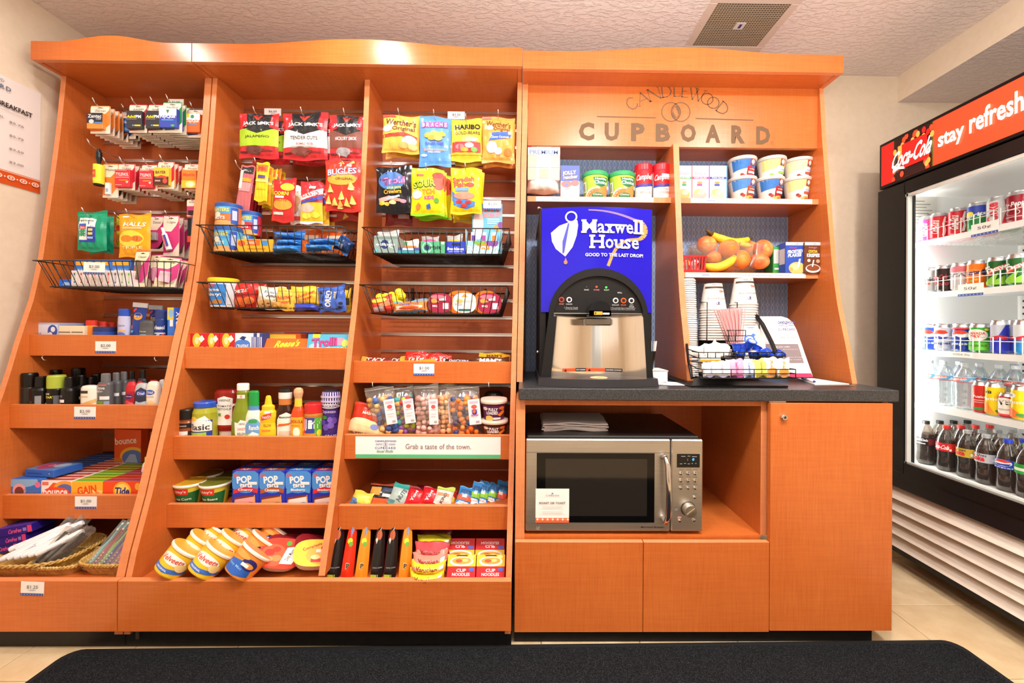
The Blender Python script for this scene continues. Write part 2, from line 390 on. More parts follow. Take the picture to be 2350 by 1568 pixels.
# poster on the left wall
def poster():
    t = T('poster', 'white breakfast menu poster with an orange patterned foot on the wall beside the shelving', 'poster')
    a = at(98, 229, X=XL); b = at(83, 443, X=XL); y1 = (a.y+b.y)/2; W = .38; z1 = a.z+.02; z0 = b.z
    fm = lambda s, q, e: (XL+.004+e, y1-W*(1-s), z0+(z1-z0)*q); fm.asp = W/(z1-z0)
    MB().box(XL+.0005, XL+.004, y1-W, y1, z0, z1, 'efe6e2:.35').obj('board', t)
    d = [('r',0,0,1,.13,'d8551f'),('r',0,.118,1,.124,'f0d8c0')]
    for i in range(9):
        x = .06+i*.11; d += [('e',x,.07,.036,.022,'f0d8c8'),('e',x,.07,.022,.014,'d8551f'),('e',x,.07,.01,.01,'f0d8c8'),('e',x+.055,.07,.008,.007,'f0d8c8')]
    d += [('t','CUPBOARD',.5,.89,.42,.04,'5a6a86',{'b':.02,'sp':1.3}),('t','CANDLEWOOD',.5,.945,.3,.025,'8a9ab0',{'arc':.4}),('t','GRAB AND GO BREAKFAST',.53,.735,.75,.045,'3a3232',{'b':.03}),('r',.1,.68,.85,.683,'b8b0ac')]
    for k, (nm_, pr) in enumerate((('CONTINENTAL','$5.75'),('','$5.75'),('','$3.50'),('','$3.00'))):
        y = .61-k*.125
        d += [('t',pr,.76,y-.02,.13,.022,'8a7a78')]
        if nm_: d += [('t',nm_,.5,y,.3,.022,'8a7a78')]
        else: d += [('r',.25,y-.004,.5,y+.003,'b8a8a4')]
    MB().dec(fm, d).obj('printing', t)
poster()
# floor mat
def mat():
    a = at(172, 1492, Z=.0); b = at(2170, 1468, Z=.0); y = (a.y+b.y)/2-.006
    c = at(2350, 1568, Z=0)
    t = T('floor_mat', 'charcoal carpet mat with black rubber border in front of the wooden cabinets', 'mat', (0,0,0))
    x0 = a.x-.01; x1 = b.x+.02; pts = []
    r = .05
    for cx, cy, a0 in ((x1-r, y-r, 0), (x0+r, y-r, 90), (x0+r, y-1.6+r, 180), (x1-r, y-1.6+r, 270)):
        for k in range(6): an = (a0+18*k)*PI/180; pts.append((cx+r*cos(an), cy+r*sin(an)))
    def slab(o, z0, z1, m):
        P = [(x-(o if x > 0 else -o), yy-(o if yy > y-.8 else -o)) for x, yy in pts]; mb = MB(); n = len(P)
        mb.add([(x,yy,z1) for x,yy in P], [tuple(range(n))], m)
        for i in range(n): q = (i+1) % n; mb.add([(*P[i],z0),(*P[q],z0),(*P[q],z1),(*P[i],z1)], [(0,1,2,3)], m)
        return mb
    slab(0, .0005, .005, '17181a:.7').obj('rubber_border', t); slab(.022, .005, .010, 'carpet').obj('carpet_pile', t); t.rotation_euler.z = .012
mat()
# ================================================================ shelving units
PROF = [(2.24,.262),(2.0,.244),(1.785,.222),(1.55,.195),(1.40,.178),(1.23,.147),(1.073,.104),(.91,.066),(.74,.017),(.50,-.047),(.255,-.127)]
def yf(z):
    for (a, b), (c, d) in zip(PROF, PROF[1:]):
        if z >= c: return b+(d-b)*(a-z)/(a-c)
    return PROF[-1][1]
YS = .435                                   # face of the slat walls
def side_panel(x0, x1, zb, parent, yb=.46, n=24, ztop=2.232, lean=0):
    pts = [(zb+(ztop-zb)*i/n) for i in range(n+1)]
    mb = MB(); vs = []
    for z in pts:
        y = yf(z); d = lean*(2.232-z)/1.98; vs += [(x0+d, y, z), (x1+d, y, z), (x0+d, yb, z), (x1+d, yb, z)]
    for i in range(n):
        a = 4*i; q = [vs[a+k] for k in range(8)]
        mb.add([q[0],q[1],q[5],q[4]], [(0,1,2,3)], 'wood_edge', True)
        mb.add([q[2],q[0],q[4],q[6]], [(0,1,2,3)], 'wood_v'); mb.add([q[1],q[3],q[7],q[5]], [(0,1,2,3)], 'wood_v'); mb.add([q[3],q[2],q[6],q[7]], [(0,1,2,3)], 'wood_v')
    mb.add(vs[-4:], [(0,1,3,2)], 'wood_v'); mb.add(vs[:4], [(0,2,3,1)], 'wood_v')
    return mb.obj('side_panel', parent)
YCR = .147; ZCB = 2.231; ZCT = 2.308
def crown(x0, x1, parent, lend=True, rend=True, yb=.47, zt=ZCT, bumpz=.027, zb=ZCB):
    n = 30; pts = []
    for i in range(n+1):
        s = i/n; k = min(1, max(0, (s-.14)/.72)); pts.append((x0+(x1-x0)*s, zt+bumpz*(.5-.5*cos(2*PI*k))))
    mb = MB().prism([(x1, zb), (x0, zb)] + pts, YCR, YCR+.02, 'wood_h', 'wood_edge')
    mb.obj('crown_board', parent)
    MB().box(x0, x1, YCR+.02, yb, zb+.003, zb+.02, 'wood_h').obj('crown_soffit', parent)
    for f, a, b in ((lend, x0, x0+.02), (rend, x1-.02, x1)):
        if f: MB().box(a, b, YCR+.02, yb, zb, zt-.004, 'wood_v').obj('crown_return', parent)
def slatwall(x0, x1, ztop, zbot, parent, dz=.0833, first=2.180):
    z = first; mb_s = MB().box(x0, x1, YS-.001, YS+.012, -.007, .007, 'strip_metal').box(x0, x1, YS-.004, YS-.001, -.008, -.004, 'chrome').mesh('metal_strip')
    lv = []
    while z > zbot: lv.append(z); z -= dz
    ed = [ztop]+lv+[zbot]
    for a, b in zip(ed, ed[1:]):
        if a-b > .02: MB().box(x0, x1, YS, YS+.02, b+.007, a-.007, 'slat_wood').obj('slat', parent)
    for z in lv:
        o = bpy.data.objects.new('metal_strip', mb_s); COL.objects.link(o); o.parent = parent; o.location.z = z
    return lv
def shelf(x0, x1, ul, vt, vb, parent, X):
    """tray with a deep front board; returns (z of the tray floor, y of the board's back)"""
    a = at(ul, vt, X=X); b = at(ul, vb, X=X); y = a.y; zt = a.z; zb = at(ul, vb, Y=y).z
    MB().box(x0, x1, y, y+.019, zb, zt, 'wood_h', .0012, {'t': 'wood_edge'}).obj('shelf_front', parent)
    MB().box(x0, x1, y+.019, YS, zt-.038, zt-.02, 'wood_h').obj('shelf_board', parent)
    return zt-.02, y+.019
XA0, XA1 = -2.039, -2.017               # left panel of the first unit
XB0, XB1 = at(471, 174, Y=.262).x, at(486, 174, Y=.262).x
XC0, XC1 = at(488.5, 174, Y=.262).x, at(499.5, 174, Y=.262).x
XD0, XD1 = at(837.5, 177, Y=.262).x, at(849, 177, Y=.262).x
XE0, XE1 = at(1188, 184, Y=.262).x, at(1198.5, 184, Y=.262).x
XF0, XF1 = at(1200, 187, Y=.262).x, at(1212, 187, Y=.262).x
U1 = T('display_shelving', 'orange wood display shelving full of medicines and toiletries, beside the poster wall', 'shelving')
U2 = T('display_shelving', 'orange wood display shelving in two bays of snacks and candy, beside the coffee', 'shelving')
side_panel(XA0, XA1, .05, U1); side_panel(XB0, XB1, .05, U1)
side_panel(XC0, XC1, .05, U2); side_panel(XD0, XD1, .255, U2, ztop=2.243); side_panel(XE0, XE1, .05, U2, lean=-.024)
xj = (XB1+XC0)/2; xk = (XE1+XF0)/2
crown(-2.039, xj-.002, U1); crown(xj+.002, xk-.001, U2)
for a, b, p in ((XA1, XB0, U1), (XC1, XD0, U2), (XD1, XE0, U2)): slatwall(a, b, 2.243, .30, p)
SH = {}
for k, a, b, p, rows in (('L', XA1, XB0, U1, ((68,768,816.5),(22,929,983),(7,1137,1191))), ('M', XC1, XD0, U2, ((424,797,846),(398,1002,1055),(383,1158,1212))), ('N', XD1, XE0, U2, ((811,829,879),(790,998,1054),(776.5,1161,1216)))):
    for i, (ul, vt, vb) in enumerate(rows): SH[k, i] = shelf(a, b, ul, vt, vb, p, a)
# base ledges
zl = .250; zlb = .076; yl = -.151
xm = xj; xq = XE1-.024
for p, a, b in ((U1, -2.06, xm-.0012), (U2, xm+.0012, xq)):
    MB().box(a, b, yl, yl+.024, zlb, zl, 'wood_h', .0015, {'t': 'wood_edge'}).obj('ledge_front', p)
    MB().box(a, b, yl+.024, YS, zl-.045, zl-.028, 'wood_h').obj('bottom_board', p)
    MB().box(a, b, -.118, -.10, 0.002, .21, 'kick').obj('toe_kick', p)
ZB = zl-.028
MB().box(XE0-.024, XE1-.024, -.12, .46, .002, .055, 'kick').obj('foot_strip', U2)
for x in (sx(335, -.09, 1463),): MB().box(x-.006, x+.006, -.124, -.118, .03, .07, '5a5048:.5:.6').obj('bracket', U2)
# ================================================================ coffee hutch, base cabinet, countertop
XG0, XG1 = at(1544, 440, Y=.24).x, at(1557, 440, Y=.24).x
XH0, XH1 = at(1880, 202, Y=.262).x, at(1890, 202, Y=.262).x
ZK = .914; YB2 = .475
HU = T('coffee_hutch', 'orange wood hutch with blue ring-patterned back and engraved header over the coffee counter', 'hutch')
side_panel(XF0, XF1, ZK, HU, YB2+.02, lean=-.024); side_panel(XG0, XG1, ZK, HU, YB2+.02, ztop=at(1540, 337, Y=.272).z); side_panel(XH0, XH1, ZK, HU, YB2+.02)
crown(xk+.001, at(1936, 140, Y=YCR).x, HU, zb=2.222, zt=2.297, bumpz=.024)
YH = .272; zh = at(1540, 337, Y=YH).z
MB().box(XF1, XH0, YH, YH+.02, zh, 2.235, 'wood_h', 0, {'b': 'wood_edge'}).obj('header_panel', HU)
MB().box(XF1, XH0, YH+.02, YB2, zh+.02, zh+.04, 'wood_h').obj('hutch_top', HU)
MB().box(XF1, XG0, YB2, YB2+.02, ZK, zh+.02, 'ring_print').obj('back_panel', HU); MB().box(XG1, XH0, YB2, YB2+.02, ZK, zh+.02, 'ring_print').obj('back_panel', HU)
YSH = .262
ZS1 = at(1400, 452, Y=YSH).z; ZS1b = ZS1-.023; ZS1r = at(1715, 455.5, Y=YSH).z; ZS2 = at(1715, 626, Y=YSH).z
for a, b, z in ((XF1, XG0, ZS1), (XG1, XH0, ZS1r), (XG1, XH0, ZS2)):
    MB().box(a, b, YSH, YB2, z-.024, z, 'wood_h', 0, {'f': 'wood_edge'}).obj('shelf_board', HU)
# engraved header lettering (dark routed grooves, read as flat inlay)
EN = '6e5238:.6'
def header():
    W = XH0-XF1; xm_ = (XF1+XH0)/2
    def px(u, v): p = at(u, v, Y=YH-.0004); return p.x, p.z
    mb = MB()
    def txt(ch, u, v, w, h, rot=0, bold=.05):
        vs_, fs = glyphs(ch, bold); cx, cz = px(u, v); k = (YH-CT.y)/CF; r = rot*PI/180
        mb.add([(cx+(x*w*cos(r)-y*h*sin(r))*k, YH-.0006, cz+(x*w*sin(r)+y*h*cos(r))*k) for x, y in vs_], fs, EN)
    for ch, u, v, w in zip('CUPBOARD', (1346,1404,1464,1521.5,1579.5,1636,1694,1751.5), (301.5,302.5,303.5,304.5,305.5,307,308.5,311), (36,33,32,34,36,35,32,33)): txt(ch, u, v, w, 42)
    txt('R', 1771.5, 328, 3.4, 3.8, 0, 0); p_ = px(1771.5, 328); mb.dec(lambda s, t, e: (s, YH-.0006, t), [('o', p_[0], p_[1], 4.2*(YH-CT.y)/CF, 4.2*(YH-CT.y)/CF, EN, .14)], 0)
    # thin serif capitals along an arc, drawn stroke by stroke
    G = {'C': [[(.95,.8),(.7,.97),(.4,.95),(.12,.72),(.08,.4),(.25,.1),(.55,.0),(.85,.08),(1,.22)]],
         'A': [[(0,0),(.5,1)],[(.5,1),(1,0)],[(.2,.36),(.8,.36)]], 'N': [[(.05,0),(.05,1)],[(.05,1),(.95,0)],[(.95,0),(.95,1)]],
         'D': [[(.1,0),(.1,1)],[(.1,1),(.5,.98),(.85,.8),(.98,.5),(.85,.18),(.5,.02),(.1,0)]], 'L': [[(.15,0),(.15,1)],[(.15,0),(.95,.0)],[(.95,0),(.98,.16)]],
         'E': [[(.15,0),(.15,1)],[(.15,1),(.9,1)],[(.15,.52),(.75,.52)],[(.15,0),(.95,0)]], 'W': [[(0,1),(.3,0)],[(.3,0),(.55,1)],[(.4,1),(.7,0)],[(.7,0),(1,1)]],
         'O': [[(.5+.5*cos(2*PI*k/18), .5+.5*sin(2*PI*k/18)) for k in range(19)]]}
    TH = {'A': (1,2.2,1), 'N': (1,2.2,1), 'D': (2.0,1.6), 'L': (2.0,1.2,1), 'E': (2.0,1.2,1,1.2), 'W': (2.2,1,2.2,1), 'C': (1.4,), 'O': (1.4,)}
    SER = {'A': ((0,0),(1,0)), 'N': ((.05,0),(.05,1),(.95,1)), 'D': ((.1,0),(.1,1)), 'L': ((.15,0),(.15,1)), 'E': ((.15,0),(.15,1)), 'W': ((0,1),(.42,1),(1,1))}
    for ch, u, v, w, h, rot in (('C',1449,238,23,29,38),('A',1475,226,28,28,24),('N',1501.5,216,28,27,16),('D',1529,210,24,26,7),('L',1553,208,17,26,1),('E',1572,210,18,26,-4),('W',1599,217,36,28,-14),('O',1623,227,27,26,0),('O',1637,236,27,26,0),('D',1659,249,24,27,-38)):
        cx, cz = px(u, v); k = (YH-CT.y)/CF; r = rot*PI/180
        def tp(x, y): X, Y_ = (x-.5)*w*k, (y-.5)*h*k; return Vector((cx+X*cos(r)-Y_*sin(r), cz+X*sin(r)+Y_*cos(r)))
        def line(a, b, t):
            d = (b-a); 
            if d.length < 1e-7: return
            nn = Vector((-d.y, d.x)).normalized()*t*k*.62; e = d.normalized()*t*k*.3
            mb.add([(q.x, YH-.0006, q.y) for q in (a-e-nn, b+e-nn, b+e+nn, a-e+nn)], [(0,1,2,3)], EN)
        for st, th in zip(G[ch], TH[ch]):
            for a, b in zip(st, st[1:]): line(tp(*a), tp(*b), th*1.15)
        for x, y in SER.get(ch, ()): line(tp(x-.14, y), tp(x+.14, y), .9)
    for u0, v0, u1, v1 in ((1370,267.5,1505,270.5),(1596,272,1729,276)):
        a, b = px(u0, v0), px(u1, v1); t = .0026; mb.add([(a[0],YH-.0006,a[1]-t),(b[0],YH-.0006,b[1]-t),(b[0],YH-.0006,b[1]+t),(a[0],YH-.0006,a[1]+t)], [(0,1,2,3)], EN)
    k = (YH-CT.y)/CF
    fm = lambda s, t, e: (s, YH-.0006-e, t)
    c1, c2 = px(1540, 257), px(1562, 257)
    for c in (c1, c2): mb.dec(fm, [('o', c[0], c[1], 23*k, 23*k, EN, .1)], 0)
    cx, cz = (c1[0]+c2[0])/2, c1[1]
    for i in range(26):                    # rays round the flame
        a = 2*PI*i/26; r0, r1 = .6, 1.0
        q = lambda r, da: (cx+11.5*k*r*cos(a+da), YH-.0006, cz+19*k*r*sin(a+da))
        mb.add([q(r0,-.12), q(r0,.12), q(r1,0)], [(0,1,2)], EN)
    fl_ = [(.1,.95),(.32,.7),(.42,.4),(.36,.1),(.2,-.2),(.02,-.45),(-.05,-.7),(0,-.95),(-.3,-.72),(-.42,-.4),(-.36,-.1),(-.2,.2),(.02,.5)]
    n = len(fl_); 
    lo = [(cx+x*20*k, cz+y*20*k) for x, y in ((-.35,-.5),(-.42,-.2),(-.3,.1),(-.2,-.25),(-.05,-.35),(-.02,-.7),(.02,-.98),(-.2,-.8))]
    hi = [(cx+x*20*k, cz+y*20*k) for x, y in ((.05,.98),(.28,.7),(.42,.35),(.4,0),(.28,-.35),(.22,.05),(.08,.3),(-.03,.6))]
    for P in (lo, hi): mb.add([(x, YH-.0008, z) for x, z in P], [tuple(range(len(P)))], EN)
    mb.obj('engraved_lettering', HU)
header()
# white strips with lettering on the shelf edges
def strip(u0, u1, z, lab):
    t = T('shelf_strip', lab, 'sign', group='breakfast strips on the shelf edges')
    x0, x1 = sx(u0, YSH), sx(u1, YSH); W = x1-x0; h = .021
    MB().box(-W/2, W/2, -.0008, 0, -h, 0, 'f2eee8:.3').obj('paper_strip', t)
    MB().dec(flat(W, h, -.0008, -h), [('t','for breakfast',.3,.5,.16,.42,'e0a870',{'sh':.3,'b':0}),('t',"We've got mornings covered.",.64,.48,.46,.66,'9a9092',{'b':0}),('r',.135,.35,.20,.65,'9aaad0'),('r',.14,.2,.195,.28,'9aaad0'),('r',.14,.75,.195,.82,'9aaad0')]).obj('lettering', t)
    t.location = ((x0+x1)/2, YSH-.0003, z-.0015)
strip(1228, 1498, ZS1, 'white lettered strip on the shelf edge under the soup cups and crackers')
strip(1583, 1862, ZS1r, 'white lettered strip on the shelf edge under the oatmeal cups')
strip(1572, 1848, ZS2, 'white lettered strip on the shelf edge under the fruit bowl')
# countertop
CTP = T('countertop', 'dark grey speckled laminate countertop across the orange base cabinet', 'countertop')
MB().box(at(1190,906,Y=-.113).x, at(2064,908,Y=-.113).x, -.113, YB2+.02, .872, ZK, 'laminate', .0025).obj('worktop', CTP)
# base cabinet
BC = T('base_cabinet', 'orange wood base cabinet with microwave niche, two drawers and a tall locked door', 'cabinet')
YD = -.118; YN = -.088
xa, xb, xc, xd, xe = at(1181,1350,Y=YD).x, at(1476,1350,Y=YD).x, at(1765.5,1340,Y=YD).x, at(1767.5,1200,Y=YD).x, at(2048,1200,Y=YD).x
zd0, zdt = at(1470,1449,Y=YD).z-.004, at(1470,1244.5,Y=YD).z
MB().box(xa, xb-.001, YD, YD+.02, zd0, zdt, 'wood_v', .0012, {'t':'wood_edge'}).obj('drawer_front', BC)
MB().box(xb+.001, xc, YD, YD+.02, zd0, zdt, 'wood_v', .0012, {'t':'wood_edge'}).obj('drawer_front', BC)
dr = MB().box(xd, xe, YD, YD+.02, zd0+.004, .867, 'wood_v', .0012).obj('door', BC)
lk = at(1797, 957, Y=YD)
MB().lathe([(0,-.012),(.009,-.012),(.011,-.009),(.0115,0)], 'chrome', 16).lathe([(0,-.0125),(.005,-.0125),(.0055,-.012)], '70706c:.3:1', 10).box(-.0008,.0008,-.004,.004,-.0129,-.0124,'1a1a1a').xf(Matrix.Translation((lk.x, YD, lk.z)) @ Matrix.Rotation(PI/2, 4, 'X') @ Matrix.Scale(-1, 4, (0,0,1))).obj('lock', dr)
znf = .380
x_l0, x_l1 = xa, at(1205, 1000, Y=YN).x
x_r0, x_r1 = at(1746, 1000, Y=YN).x, xd+.012
MB().box(x_l0, x_l1, YN, .45, .06, .872, 'wood_v', 0, {'f':'wood_edge'}).obj('side_panel', BC)
MB().box(x_r0, x_r1, YN, .45, znf, .872, 'wood_v', 0, {'f':'wood_edge'}).obj('side_panel', BC)
MB().box(xe-.02, xe, YD+.02, .45, .06, .872, 'wood_v').obj('side_panel', BC)
MB().box(x_l1, x_r0, YN, YN+.02, at(1500,931,Y=YN).z, .872, 'wood_h').obj('top_rail', BC)
MB().box(x_l1, x_r0, YN, .43, znf-.02, znf, 'wood_h').obj('niche_floor', BC)
MB().box(x_l1, x_r0, .41, .43, znf, .872, 'wood_v').obj('niche_back', BC)
MB().box(xa, at(1999,1450,Y=-.095).x, -.098, .3, .002, zd0+.03, 'kick').obj('toe_kick', BC)
# ================================================================ goods: builders
random.seed(7)
def rnd(a, b): return random.uniform(a, b)
def span(u0, u1, vt, vb, Y):
    um = (u0+u1)/2; p0 = at(u0, (vt+vb)/2, Y=Y); p1 = at(u1, (vt+vb)/2, Y=Y)
    return p0.x, p1.x, at(um, vb, Y=Y).z, at(um, vt, Y=Y).z
STK = ('r',.62,.6,.82,.68,'f6f4f2')            # a white price sticker
def carton(t, W, H, dep, m, front=(), sd=None, top=None, left=None, nm_='carton'):
    MB().box(-W/2, W/2, 0, dep, 0, H, m, min(.0012, W/12, dep/8), sd).obj(nm_, t)
    mb = MB()
    if front: mb.dec(flat(W, H), front)
    if top: mb.dec(up(W, dep, H), top)
    if left: mb.dec(side(dep, H, W/2 if left[0] == 'R' else -W/2, dep/2, 0, 1 if left[0] == 'R' else -1), left[1])
    if mb.v: mb.obj('print', t)
def bx(name, label, cat, u0, u1, vt, Y, z0, dep, m, front=(), sd=None, top=None, left=None, yaw=0, pitch=0, group=None, vb=None, nm_='carton'):
    x0, x1, zb, zt = span(u0, u1, vt, vb or vt+50, Y); z0 = zb if vb else z0
    t = T(name, label, cat, ((x0+x1)/2, Y, z0), (pitch*PI/180, 0, yaw*PI/180), group)
    carton(t, x1-x0, zt-z0, dep, m, front, sd, top, left, nm_); return t
def rrect(W, H, r=.006, n=4):
    P = []
    for cx, cz, a0 in ((W/2-r, H-r, 0), (-W/2+r, H-r, 90), (-W/2+r, r, 180), (W/2-r, r, 270)):
        P += [(cx+r*cos((a0+90*k/n)*PI/180), cz+r*sin((a0+90*k/n)*PI/180)) for k in range(n+1)]
    return P
def card(t, W, H, base, head, pack, pk, txt=(), dp=.016, head_txt=None, rim=None):
    """hanging blister card; pack: (x0, y0, x1, y1) of the little carton on it, pk its colour"""
    MB().prism(rrect(W, H), 0, .0018, base, rim or 'e9dccb').obj('backing_card', t)
    d = [('p', 'e9dccb',0,0,1,0,1,.34,.88,.12,.7,.07,0,.07)]+[('p', head, .0,.60,.5,.60,.8,.74,.96,.86,.96,.97,.04,.97,0,.9)]*bool(head)
    d += [('e',.5,.92,.16,.012,'3a2f28'),('e',.5,.925,.04,.022,'3a2f28')]
    if head_txt: d.append(('t', head_txt,.5,.82,.56,.07,'4a4038',{'b':0}))
    MB().dec(flat(W, H), d).obj('card_print', t)
    x0, y0, x1, y1 = pack
    mb = MB().box((x0-.5)*W, (x1-.5)*W, -dp, 0, y0*H, y1*H, pk, .001); mb.obj('little_carton', t)
    if txt:
        w, h = (x1-x0)*W, (y1-y0)*H; f0 = flat(w, h, -dp, y0*H); ox = ((x0+x1)/2-.5)*W
        fm = lambda s, q, e: (f0(s, q, e)[0]+ox, f0(s, q, e)[1], f0(s, q, e)[2])
        fm.asp = w/h; MB().dec(fm, list(txt)).obj('print', t)
def hook(label, x, zh, yt, rise=.026, group='peg hooks on the slat walls'):
    t = T('peg_hook', label, 'hook', (x, YS, zh), (0,0,0), group)
    L = YS-yt
    MB().tube([(0,-.002,0),(0,-L*.5,-.001),(0,-L+.03,0),(0,-L+.012,rise*.35),(0,-L,rise)], .0022, 'chrome').obj('prong', t)
    MB().box(-.012, .012, -.005, -.001, -.012, .012, 'chrome', .001).obj('wall_clip', t)
def stack(t0, n, dy, label, group, jit=.0):
    for k in range(1, n):
        l = t0.location; dup(t0, (l.x+rnd(-jit, jit), l.y+dy*k, l.z+rnd(-.002, .001)), (0, rnd(-.02, .02), rnd(-.03, .03)), label, group)
def hang_card(lab, rest, u0, u1, vt, vb, Y, n, *a, dy=.021, group=None, hk=None, **k):
    x0, x1, z0, z1 = span(u0, u1, vt, vb, Y)
    t = T('blister_card', lab, 'medicine card' if not k.get('cat') else k.pop('cat'), ((x0+x1)/2, Y, z0), (0,0,0), group)
    k.pop('cat', None); card(t, x1-x0, z1-z0, *a, **k)
    if n > 1: stack(t, n, dy, rest, group, .003)
    if hk: hook(hk, (x0+x1)/2, z0+(z1-z0)*.925, Y-.035)
    return t
def bagmesh(W, H, D, seed, m, m2=None, top=.07, bot=.06, pinch=.04, nx=16, nz=20, wr=.0022, mback=None):
    """filled film bag: bulging faces, crimped seals, wrinkles that run off the seals; returns (mesh builder, surface map)"""
    ph = [seed*1.7+k*2.1 for k in range(6)]
    def prof(t):
        if t < bot or t > 1-top: return .03
        q = (t-bot)/(1-top-bot); return .03+.97*(max(0, 4*q*(1-q)))**.55
    def bul(s, t):
        e = max(0, 1-abs(2*s-1)**2.6); return prof(t)*e**.6
    def wid(t): return 1-pinch*prof(t)+.012*sin(9*t+ph[0])
    def pt(s, t, sg, e=0):
        b = bul(s, t); wv = wr*(sin(26*s+ph[1]+5*t)*(.35+abs(2*t-1)**2)+.7*sin(17*t+ph[2]+9*s)*abs(2*s-1))*min(1, b*2.2)
        sag = .010*sin(3*s+ph[3])*(1 if t > .9 else 0)
        return ((s-.5)*W*wid(t), sg*(b*D/2+wv+e), t*H+sag*(t-.9)*6+.004*sin(7*s+ph[4])*(1 if t < .04 or t > .96 else 0))
    mb = MB()
    mm = (lambda s, t: m2 if (t < bot or t > 1-top) else m) if m2 else m
    mb.grid(lambda s, t: pt(s, t, -1), nx, nz, mm); mb.grid(lambda s, t: pt(1-s, t, 1), nx, nz, mback or (m2 or m))
    fm = lambda s, t, e: pt(s, t, -1, e+.0006); fm.n = 14; fm.asp = W/H
    return mb, fm
def bag(name, label, cat, u0, u1, vt, vb, Y, D, m, decs=(), m2=None, seed=1, yaw=0, roll=0, pitch=0, group=None, hk=None, n=1, dy=.03, rest=None, shift=0, **k):
    x0, x1, z0, z1 = span(u0, u1, vt, vb, Y); W, H = x1-x0, z1-z0
    t = T(name, label, cat, ((x0+x1)/2, Y, z0), (pitch*PI/180, roll*PI/180, yaw*PI/180), group)
    mb, fm = bagmesh(W, H, D, seed, m, m2, **k); mb.obj('film_bag', t)
    if decs: MB().dec(fm, list(decs), .0006).obj('print', t)
    if hk: hook(hk, (x0+x1)/2, z1-.018, Y-.045)
    for q in range(1, n):
        l = t.location; dup(t, (l.x+rnd(-.004, .004)+shift*q, l.y+dy*q, l.z-rnd(0, .006)), (0, rnd(-.04, .04), rnd(-.05, .05)), rest, group)
    return t
def bot(name, label, cat, u0, u1, vt, Y, z0, prof, m, decs=(), arc=2.4, n=22, group=None, cap=None, sq=0, dz=1, vb=None, lt=(0, 1), roll=0, pitch=0, yaw=0):
    """turned bottle, jar, can or cup; prof: (r 0..1, z 0..1[, material]); cap: index from which the bands are the cap part; lt: the label's height range"""
    um = (u0+u1)/2; R = (at(u1, vt+20, Y=Y).x-at(u0, vt+20, Y=Y).x)/2; z1 = at(um, vt, Y=Y).z
    if vb: z0 = at(um, vb, Y=Y).z
    H = z1-z0; t = T(name, label, cat, (at(um, vt+20, Y=Y).x, Y, z0), (pitch*PI/180, roll*PI/180, yaw*PI/180), group)
    turned(t, R, H, prof, m, decs, arc, n, cap, sq, dz, lt); return t
def turned(t, R, H, prof, m, decs=(), arc=2.4, n=22, cap=None, sq=0, dz=1, lt=(0, 1)):
    P = [(p[0]*R, p[1]*H, *p[2:]) for p in prof]; S_ = Matrix.Diagonal((1, dz, 1, 1))
    c = cap if cap is not None else len(P)
    MB().lathe(P[:c], m, n, sq=sq).xf(S_).obj('body', t)
    if c < len(P): MB().lathe(P[c-1:], m, n, sq=sq).xf(S_).obj('cap', t)
    if decs:
        def rf(q):
            z = (lt[0]+(lt[1]-lt[0])*q)*H
            for a, b in zip(P, P[1:]):
                if a[1] <= z <= b[1] and b[1] > a[1]: return a[0]+(b[0]-a[0])*(z-a[1])/(b[1]-a[1])
            return P[-1][0]
        fm0 = cylm(rf, (lt[1]-lt[0])*H, lt[0]*H, arc)
        def fm(s, q, e):
            x, y, z = fm0(s, q, e)
            if sq:
                a = math.atan2(y, x); k = (abs(cos(a))**(2+sq)+abs(sin(a))**(2+sq))**(-1/(2+sq)); x *= k; y *= k
            return x, y*dz, z
        fm.n = 14; fm.asp = fm0.asp; MB().dec(fm, list(decs), .0006).obj('printed_label', t)
def wbasket(label, ul, ur, vt, vb, Y, nw, uin=None, yb=.425):
    """black wire basket: rim, U-shaped wires, side wires, floor wires, wall brackets"""
    p = at(ul, vt, Y=Y); q = at(ur, vt, Y=Y); zt = p.z; zb = at((ul+ur)/2, vb, Y=Y+.03).z
    W = q.x-p.x; xm_ = (p.x+q.x)/2; ins = .034; L = yb-Y; h = zb-zt
    t = T('wire_basket', label, 'basket', (xm_, Y, zt))
    MB().tube([(-W/2,0,0),(W/2,0,0),(W/2,L,0),(-W/2,L,0)], .0026, 'black_wire', 6, True).obj('rim', t)
    MB().tube([(-W/2+ins,.03,h),(W/2-ins,.03,h),(W/2-ins,L-.004,h),(-W/2+ins,L-.004,h)], .0024, 'black_wire', 6, True).obj('floor_frame', t)
    for i in range(nw):
        s = (i+.5)/nw-.5; MB().tube([(s*W*.985,0,0),(s*(W-2*ins),.03,h),(s*(W-2*ins),L-.004,h),(s*(W-2*ins),L,0)], .0016, 'black_wire', 5).obj('wire', t)
    for sg in (-1, 1):
        for j in range(8):
            y = (j+.6)/8.4; MB().tube([(sg*W/2, y*L, 0),(sg*(W/2-ins), .03+y*(L-.034), h)], .0016, 'black_wire', 5).obj('side_wire', t)
    for j in range(13):
        y = .03+(L-.034)*(j+.7)/13.5; MB().tube([(-W/2+ins,y,h-.002),(W/2-ins,y,h-.002)], .0018, 'black_wire', 5).obj('floor_wire', t)
    for s in (-.3, .3): MB().box(s*W-.006, s*W+.006, L-.001, L+.007, -.05, .022, 'black_wire').obj('wall_bracket', t)
    return t, zb+.004
